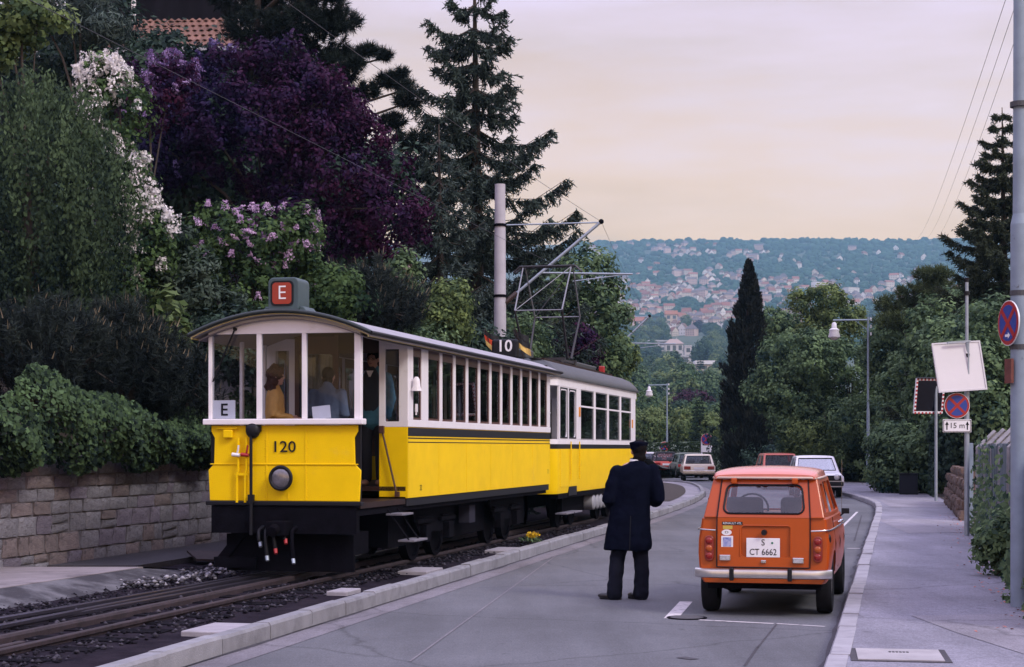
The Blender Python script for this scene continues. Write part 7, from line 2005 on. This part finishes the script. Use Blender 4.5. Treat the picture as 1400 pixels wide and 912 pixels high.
# ------------------------------------------------------------------ house with tiled roof, top left
hs = empty('hillside_house', (at(235, 100, 56).x, 56.0, 5.0), math.radians(-4)); tag(hs, 'dark timbered house with a red tiled roof behind the pines, top left', 'house')
k56 = 56 / F
def hx(px): return (px - 235) * k56
def hz_(py): return mz(py, 56) - 5.0
mdark = mat('dark stained boards', (.009, .008, .012), .9, spec=.05, var=.3, vscale=3, stretch=(1, 1, .2))
MB().box(hx(-80), hx(420), .6, 9, 0, hz_(70)).build('wall', mdark, hs)
MB().box(hx(60), hx(335), 1.9, 8, hz_(70), hz_(-60)).build('upper_wall', mdark, hs)
fr = MB().box(hx(140), hx(162), 1.84, 1.895, hz_(24), hz_(-40)).build('window', W, hs); MB().box(hx(120), hx(156), 1.80, 1.835, hz_(17), hz_(-38)).build('pane', M['black'], fr)
MB().box(hx(157), hx(168), 1.80, 1.83, hz_(38), hz_(30)).build('window_sill', W, hs)
rl = MB()
for k in range(9): rl.bar((hx(316) + k * .11, 1.2 + k * .2, hz_(-8) - k * .07), (hx(316) + k * .11, 1.2 + k * .2, hz_(28) - k * .09), .05, .03)
rl.bar((hx(316), 1.2, hz_(-10)), (hx(345), 3.0, hz_(8)), .08, .08); rl.bar((hx(316), 1.2, hz_(28)), (hx(345), 3.0, hz_(34)), .08, .08); rl.build('balcony_railing', W, hs)
MB().box(hx(-90), hx(430), .40, .55, hz_(66), hz_(60)).build('eaves_gutter', mat('zinc gutter', (.30, .31, .36), .5, .4), hs)
rf = MB(); rf.add([(hx(-90), .45, hz_(60)), (hx(340), .45, hz_(60)), (hx(305), 2.3, hz_(-4)), (hx(-90), 2.3, hz_(-4))], [(0, 1, 2, 3)]); rf = rf.build('roof', mat('roof lath', (.05, .025, .02), .9), hs)
tm_ = mat('red clay roof tile', (.17, .085, .065), .8, var=.15, vscale=6, rnd=.30, stain=((.12, .06, .05), 5, .55, .75))
prof = []
tl_ = MB(); tr_ = []
for yy in (0, .42):
    tr_.append([(x, yy, .035 + .028 * math.sin(x / .25 * 6.283) + (-.02 if yy else .02)) for x in np.linspace(-.125, .125, 7)] + [(x, yy, .010 + .028 * math.sin(x / .25 * 6.283) + (-.02 if yy else .02)) for x in np.linspace(.125, -.125, 7)])
tl_.loft(tr_); tile = tl_.mesh('roof_tile', tm_, smooth=50)
sl = Vector((0, 1.85, hz_(-4) - hz_(60))); slope = math.atan2(sl.z, sl.y); sL = sl.length
nt_ = 0
for r_ in range(int(sL / .36)):
    t = r_ * .36 / sL; xmax = hx(340) + (hx(305) - hx(340)) * t
    x = hx(125) + (.12 if r_ % 2 else 0)
    while x < xmax - .1:
        link_mesh('roof_tile', tile, rf, (x, .42 + 1.85 * t, hz_(60) + sl.z * t + .01), (slope, 0, brng.uniform(-.02, .02))); x += .245; nt_ += 1

# ------------------------------------------------------------------ far houses on the hillside, each its own object
crng = random.Random(77); cnp = np.random.default_rng(77)
wallm = [mat('far wall cream', (.62, .53, .46), .9, rnd=.18), mat('far wall white', (.76, .70, .68), .9, rnd=.14), mat('far wall rose', (.56, .40, .36), .9, rnd=.18)]
roofm = [mat('far roof red', (.26, .10, .07), .9, rnd=.25), mat('far roof brown', (.17, .095, .075), .9, rnd=.25), mat('far roof grey', (.15, .12, .13), .9, rnd=.25)]
winm = mat('far window', (.06, .065, .08), .4)
def far_house(w, d_, h, rh, kind, wm, rm):
    b = MB()
    b.box(-w / 2, w / 2, -d_ / 2, d_ / 2, -4, h, 0)
    o_ = .5
    if kind == 'gable': b.add([(-w / 2 - o_, -d_ / 2 - o_, h), (w / 2 + o_, -d_ / 2 - o_, h), (w / 2 + o_, d_ / 2 + o_, h), (-w / 2 - o_, d_ / 2 + o_, h), (-w / 2 - o_, 0, h + rh), (w / 2 + o_, 0, h + rh)], [(0, 1, 5, 4), (2, 3, 4, 5), (0, 4, 3), (1, 2, 5)], 1)
    elif kind == 'front': b.add([(-w / 2 - o_, -d_ / 2 - o_, h), (w / 2 + o_, -d_ / 2 - o_, h), (w / 2 + o_, d_ / 2 + o_, h), (-w / 2 - o_, d_ / 2 + o_, h), (0, -d_ / 2 - o_, h + rh), (0, d_ / 2 + o_, h + rh)], [(0, 4, 5, 3), (1, 2, 5, 4), (2, 3, 5)], 1); b.add([(-w / 2, -d_ / 2 - .05, h), (w / 2, -d_ / 2 - .05, h), (0, -d_ / 2 - .05, h + rh * .92)], [(0, 1, 2)], 0)
    elif kind == 'hip': b.add([(-w / 2 - o_, -d_ / 2 - o_, h), (w / 2 + o_, -d_ / 2 - o_, h), (w / 2 + o_, d_ / 2 + o_, h), (-w / 2 - o_, d_ / 2 + o_, h), (-w / 5, 0, h + rh), (w / 5, 0, h + rh)], [(0, 1, 5, 4), (2, 3, 4, 5), (0, 4, 3), (1, 2, 5)], 1)
    else: b.box(-w / 2 - .2, w / 2 + .2, -d_ / 2 - .2, d_ / 2 + .2, h + .02, h + .5, 1)
    nf = max(1, int(h / 3)); nw = max(2, int(w / 3))
    for f in range(nf):
        for k in range(nw):
            x = -w / 2 + w * (k + .5) / nw; z = h * (f + .5) / nf
            b.box(x - .5, x + .5, -d_ / 2 - .08, -d_ / 2 + .02, z - .7, z + .7, 2)
    return b.mesh('far_house', [wm, rm, winm])
HM = [(far_house(w, dd, h, rh, kd, wallm[i % 3], roofm[i % 3 if kd != 'flat' else 2]), kd, wallm[i % 3].name, w) for i, (w, dd, h, rh, kd) in enumerate(((12, 10, 7, 5, 'gable'), (11, 11, 8, 6, 'front'), (13, 11, 8, 5, 'hip'), (16, 11, 10, 4, 'gable'), (10, 10, 9, 5, 'hip'), (22, 12, 11, 4, 'gable'), (12, 10, 6, 6, 'front'), (26, 12, 12, 1, 'flat'), (14, 12, 9, 6, 'hip')))]
HL = {'gable': 'far house with long ridge roof', 'front': 'far gable-fronted house', 'hip': 'far house with hipped roof', 'flat': 'far long flat-roofed block'}
def hill_point(px, py):
    """where the ray through the photo's pixel meets the terrain"""
    lo, hi = 115.0, 4500.0
    for _ in range(40):
        m_ = (lo + hi) / 2
        if row_of(np.array(m_), np.array((px - 700) / F * m_)) > py: lo = m_
        else: hi = m_
    return (px - 700) / F * lo, lo
placed = []
bands = [(337, 344, 12, .8), (344, 353, 20, .85), (353, 363, 12, .85), (363, 374, 6, .85), (375, 388, 38, .82), (388, 402, 52, .76), (402, 418, 58, .70), (418, 434, 54, .64), (434, 456, 48, .56)]
def free(px, py, s):
    for (a, c, r) in placed:
        if abs(a - px) < (s + r) * .62 and abs(c - py) < (s + r) * .30: return False
    return True
cand = []
yy = 338.0
while yy < 458:
    dens = float(np.interp(yy, [338, 345, 352, 362, 372, 378, 390, 410, 430, 450, 458], [.10, .30, .34, .16, .07, .40, .62, .80, .88, .85, .6]))
    px = 795 + crng.uniform(0, 8)
    while px < 1328:
        py = yy + 1.6 * math.sin(px * .03 + yy) + crng.uniform(-1.2, 1.2)
        X, d = hill_point(px, py); sc_ = float(np.interp(py, [340, 375, 420, 455], [.95, .92, .86, .80]))
        k = crng.choices(range(9), weights=(5, 5, 4, 3, 4, 1.6, 5, .5, 4))[0]
        s = HM[k][3] * sc_ * F / d
        grove = math.sin(px * .047 + py * .13) + math.sin(px * .023 - py * .21 + 2)
        ok = crng.random() < dens * (1.15 if grove > -.3 else .25)
        if px > 1055 and py > 424: ok = False
        if px > 1055: ok = ok and crng.random() < (.75 if 384 < py < 412 else .45)
        if ok:
            cand.append((s, px, py, k, X, d, sc_)); placed.append((px, py, s)); px += s * crng.uniform(.95, 1.25)
        else: px += s * crng.uniform(.7, 1.4)
    yy += float(np.interp(yy, [338, 380, 455], [5.0, 5.2, 6.2]))
cand.sort(key=lambda c: -c[0])
rest = []
for n_, (s, px, py, k, X, d, sc_) in enumerate(cand):
    zt = float(terrain_z(X, d)); q = sc_ * crng.uniform(.85, 1.2); rz_ = crng.choice((0, .3, -.3, .6, -.5)) + crng.uniform(-.1, .1)
    if n_ < 300:
        o = link_mesh('far_house', HM[k][0], None, (X, d, zt), (0, 0, rz_), (q, q, q * crng.uniform(.9, 1.15)))
        wh = ('near the ridge' if py < 363 else 'halfway up' if py < 402 else 'low down near the town') + (', left of the cypress' if px < 995 else ', right of the cypress' if px > 1050 else ', behind the cypress tip')
        tag(o, HL[HM[k][1]] + ' ' + wh, 'house', 'houses on the far hillside, ' + HM[k][1] + ' ' + wh)
    else: rest.append((k, Matrix.Translation((X, d, zt)) @ Matrix.Rotation(rz_, 4, 'Z') @ Matrix.Diagonal((q, q, q, 1))))
if rest:
    bm = bmesh.new()
    mats_ = wallm + roofm + [winm]; idx = {m_.name: i for i, m_ in enumerate(mats_)}
    for k, Mx in rest:
        n0 = len(bm.verts); f0 = len(bm.faces); bm.from_mesh(HM[k][0]); bm.verts.ensure_lookup_table(); bm.faces.ensure_lookup_table()
        for v in bm.verts[n0:]: v.co = Mx @ v.co
        for f in bm.faces[f0:]: f.material_index = idx[HM[k][0].materials[f.material_index].name]
    me = bpy.data.meshes.new('far_town'); bm.to_mesh(me); bm.free()
    for m_ in mats_: me.materials.append(m_)
    tag(link_mesh('far_town', me), 'the smallest far houses scattered up to the hazy ridge', 'town', kind='stuff')

# ------------------------------------------------------------------ wood on the far hillside, one mass
def blobs(name, P, R, mt, label, kz=.85):
    bm = bmesh.new(); bmesh.ops.create_icosphere(bm, subdivisions=2, radius=1); bv = np.array([v.co[:] for v in bm.verts]); bf = np.array([[v.index for v in f.verts] for f in bm.faces]); bm.free()
    n = len(P); m = len(bv)
    V = bv[None] * (1 + cnp.normal(0, .17, (n, m, 1))) * R[:, None, None] * np.array([1, 1, kz]) + P[:, None, :]
    Fq = (bf[None] + (np.arange(n) * m)[:, None, None]).reshape(-1, 3)
    t = np.repeat(cnp.normal(.45, .25, n), m) + np.tile(bv[:, 2] * .12, n) + cnp.normal(0, .1, n * m)
    o = link_mesh(name, arrays_mesh(name, V.reshape(-1, 3), Fq, mt, np.clip(t, 0, 1))); tag(o, label, 'wood', kind='stuff'); return o
P = []; R = []
while len(P) < 5200:
    px = crng.uniform(770, 1345); py = 331 + 165 * crng.random() ** 1.1
    X, d = hill_point(px, py)
    r = crng.uniform(4.0, 8.5) * (1.25 if py < 345 else max(.6, 1 - .35 * max(0, py - 385) / 70))
    sp = r * F / d
    if py > 455 and any(a - 22 < px < c + 22 and e_ - 26 < py < f_ + 6 for a, c, e_, f_ in ((838, 880, 494, 535), (888, 952, 462, 508), (952, 1004, 490, 530))): continue
    if any(abs(a - px) < s * .45 + sp * .3 and -s * .1 < py - c < s * .25 for a, c, s in placed): continue
    P.append((X, d, float(terrain_z(X, d)) + r * .5)); R.append(r)
blobs('far_wood', np.array(P), np.array(R), leaf('far wood foliage', (.010, .036, .026), (.042, .090, .056), 0, rough=.9), 'hazy green wood covering the far hillside between the houses')

# ------------------------------------------------------------------ trees of the near slope, each its own object
def crown_mesh(seed, mt, lobes, n, per, L, Wd, cr):
    A = clump_cloud(np.random.default_rng(seed), lobes, n, per, cr, L, Wd, .35); return arrays_mesh('crown', *A[:2], mt, A[2])
mtm = [leaf('slope leaves mid', (.030, .066, .036), (.135, .195, .085), .22), leaf('slope leaves dark', (.019, .046, .033), (.075, .122, .064), .22), leaf('slope leaves light', (.048, .088, .038), (.18, .225, .09), .22), leaf('slope leaves purple', (.014, .006, .016), (.055, .016, .035), .2)]
LB = [lob((0, 0, 6, 3.2, 3, 2.8), (1.8, 0, 5, 2.2, 2, 2), (-1.9, .3, 5.2, 2.2, 2, 2.2), (.3, 0, 8, 2, 2, 1.8), (0, 0, 3.2, 3, 2.5, 1.8)), lob((0, 0, 5, 3.6, 3, 2.4), (2, 0, 4.2, 2.3, 2, 1.8), (-2.2, 0, 4.5, 2.2, 2, 1.9), (0, 0, 2.4, 3.4, 2.8, 1.6))]
CM = [crown_mesh(200 + k, mtm[k % 4] if k < 4 else mtm[k % 3], LB[k % 2], 170, 34, .62, .45, .95) for k in range(7)]
rg = np.random.default_rng(207); cA, cb = spruce(rg, 11, 2.6, 16, 1.1, .5, .3, .04, .8, .1, .5); CONE = arrays_mesh('crown', *cA[:2], leaf('slope conifer needles', (.010, .024, .018), (.036, .055, .036), .05), cA[2])
tb = MB(); tb.tube([(0, 0, -2), (.1, 0, 3), (0, 0, 6)], [.35, .25, .1], 6); TRK = tb.mesh('trunk', M['bark'])
SL = ['mid green hazy tree', 'dark green hazy tree', 'light green hazy tree', 'dark purple hazy tree']
def slope_tree(px, py, sz, k, label=None):
    X, d = hill_point(px, py); r = empty('slope_tree' if k != 'cone' else 'slope_conifer', (X, d, float(terrain_z(X, d)) - .5), crng.uniform(0, 6)); r.scale = (sz, sz, sz * crng.uniform(.9, 1.15))
    link_mesh('crown', CONE if k == 'cone' else CM[k], r); link_mesh('trunk', TRK, r)
    mi = (k % 4 if k < 4 else k % 3) if k != 'cone' else None
    wh = ('just below the town' if py < 480 else 'among the white villas' if py < 515 else 'halfway down the slope' if py < 560 else 'low down behind the far hedge') + (' near the tram end' if px < 900 else ' left of the cypress' if px < 995 else ' right of the cypress')
    tag(r, label or (('dark pointed conifer ' if k == 'cone' else SL[mi] + ' ') + wh), 'tree', 'trees on the slope, ' + ('conifer ' if k == 'cone' else str(['mid ', 'dark ', 'light ', 'purple '][mi])) + wh)
st_ = []
for (ya, yb, n, s0) in ((453, 470, 34, 1.9), (470, 490, 44, 1.8), (490, 515, 50, 1.7), (515, 545, 54, 1.5), (545, 575, 48, 1.15), (575, 592, 22, .62), (592, 605, 14, .34)):
    got = 0; tr = 0
    while got < n and tr < 2000:
        tr += 1; px = crng.uniform(848, 1075); py = crng.uniform(ya, yb)
        if px > 1010 and py > 520: continue
        if any(a - 6 < px < c + 6 and e_ - 4 < py < f_ + 30 for a, c, e_, f_ in ((838, 880, 494, 535), (888, 952, 462, 508), (952, 1004, 490, 530), (980, 1006, 536, 562))) and crng.random() < .93: continue
        k = crng.choices([0, 1, 2, 4, 5, 'cone'], weights=(3, 3, 1.6, 3, 2, .8))[0]
        slope_tree(px, py, s0 * crng.uniform(.75, 1.2), k); got += 1
for (px, py, sz, k) in ((948, 590, .85, 3), (935, 587, .8, 3), (960, 588, .7, 3), (955, 455, 2.0, 3), (897, 552, 1.0, 3), (957, 606, .42, 'cone'), (893, 605, .34, 2), (880, 602, .4, 4), (975, 606, .34, 2), (918, 508, 1.3, 'cone'), (905, 603, .36, 2), (930, 604, .34, 2), (965, 603, .36, 4), (985, 604, .4, 0)): slope_tree(px, py, sz, k)
# dark wooded ridge right of the cypress
for k in range(30):
    px = crng.uniform(1050, 1330); py = crng.uniform(424, 452)
    slope_tree(px, py, crng.uniform(1.7, 2.9), crng.choice((0, 1, 4, 5, 'cone')))

# ------------------------------------------------------------------ single buildings on the slope
def building(px, pyb, wpx, hpx, label, wallc, roofc, roof='flat', rhpx=10, rows=3, cols=4, rz=0.0, depth=10, dset=None, extra=None):
    X, d = hill_point(px, pyb) if dset is None else ((px - 700) / F * dset, dset)
    k = d / F; w, h, rh = wpx * k, hpx * k, rhpx * k
    r = empty('slope_building', (X, d, float(terrain_z(X, d)) - 1), rz); tag(r, label, 'building')
    h += 1
    MB().box(-w / 2, w / 2, 0, depth, -6, h).build('wall', wallc, r)
    o_ = w * .06
    if roof == 'flat': MB().box(-w / 2 - o_, w / 2 + o_, -o_, depth + o_, h + .02, h + max(.5, rh)).build('roof', roofc, r)
    else:
        b = MB(); q = (w * .22 if roof == 'hip' else w / 2 + o_)
        if roof == 'gable': v = [(-w / 2 - o_, -o_, h), (w / 2 + o_, -o_, h), (w / 2 + o_, depth + o_, h), (-w / 2 - o_, depth + o_, h), (-q, depth / 2, h + rh), (q, depth / 2, h + rh)]
        else: v = [(-w / 2 - o_, -o_, h), (w / 2 + o_, -o_, h), (w / 2 + o_, depth + o_, h), (-w / 2 - o_, depth + o_, h), (-q, depth / 2, h + rh), (q, depth / 2, h + rh)]
        b.add(v, [(0, 1, 5, 4), (2, 3, 4, 5), (0, 4, 3), (1, 2, 5), (0, 3, 2, 1)]); ro = b.build('roof', roofc, r)
        MB().box(w * .12, w * .12 + .7, depth * .4, depth * .4 + .7, h + rh * .3, h + rh + .8).build('chimney', wallc, ro)
    for f in range(rows):
        for c in range(cols):
            x = -w / 2 + w * (c + .5) / cols; z = 1 + (h - 1) * (f + .5) / rows; ww, wh = w / cols * .28, (h - 1) / rows * .30
            fr = MB().box(x - ww, x + ww, -.10, -.02, z - wh, z + wh).build('window', mat('building window', (.07, .075, .09), .3), r)
    return r
bw = mat('villa white', (.50, .46, .47), .85); bc = mat('villa cream', (.50, .40, .33), .85); br_ = mat('villa red roof', (.30, .12, .07), .85, var=.15, vscale=1); bg = mat('grey flat roof', (.42, .40, .43), .8); bt = mat('teal glass office', (.055, .13, .16), .4, var=.2, vscale=.3); bp2 = mat('rose grey stone', (.36, .29, .30), .85)
building(858, 530, 42, 16, 'villa with broad red hipped roof beyond the tram end', bc, br_, 'hip', 14, 2, 4)
building(905, 480, 34, 13, 'white terraced villa with flat roofs, upper one on the slope', bw, bg, 'flat', 2, 2, 3)
building(922, 492, 24, 22, 'white house with low tiled roof in the middle of the slope', bw, mat('pale tile roof', (.36, .27, .25), .85), 'hip', 7, 2, 3)
building(938, 504, 30, 16, 'stepped white villa with small tower on the slope', bw, bg, 'flat', 2, 2, 3)
building(941, 502, 9, 28, 'slim tower of the stepped white villa', bw, bg, 'flat', 2, 3, 1)
building(976, 520, 46, 22, 'long pale building with flat overhanging roof left of the cypress', bc, mat('bright flat roof', (.62, .60, .64), .7), 'flat', 5, 2, 6)
building(994, 562, 20, 26, 'rose grey stone house with crenellated top left of the cypress', bp2, mat('pale slate', (.40, .36, .40), .8), 'hip', 5, 3, 3)
building(886, 452, 30, 20, 'teal glass office block at the edge of the town', bt, bt, 'flat', 2, 4, 5)
building(918, 452, 16, 22, 'narrow orange-roofed house beside the teal office block', bc, br_, 'gable', 6, 3, 2)
building(870, 455, 22, 16, 'pink apartment house left of the teal office block', wallm[2], roofm[0], 'gable', 6, 3, 3)
building(979, 602, 15, 9, 'small white cottage with pink roof above the far hedge', bw, mat('pink tile roof', (.42, .22, .20), .85), 'gable', 6, 1, 2)
building(1078, 447, 40, 18, 'rose-coloured house right of the cypress, half hidden by trees', wallm[2], roofm[1], 'hip', 8, 2, 4)
building(981, 534, 7, 6, 'tiny white garden house on the slope', bw, bg, 'flat', 1, 1, 1)

# ------------------------------------------------------------------ the air itself
b = MB(); b.box(-3600, 3600, -150, 5400, -6, 760); o = b.build('haze', [], None); tag(o, 'pale blue haze in the air over the valley', 'haze', kind='stuff')
hm = bpy.data.materials.new('haze'); hm.use_nodes = True; n = hm.node_tree.nodes; n.clear()
ho = n.new('ShaderNodeOutputMaterial'); hv = n.new('ShaderNodeVolumePrincipled'); hv.inputs['Color'].default_value = (.36, .66, .88, 1); hv.inputs['Density'].default_value = 0.00016; hv.inputs['Anisotropy'].default_value = 0.1
hm.node_tree.links.new(hv.outputs[0], ho.inputs['Volume']); o.data.materials.append(hm)
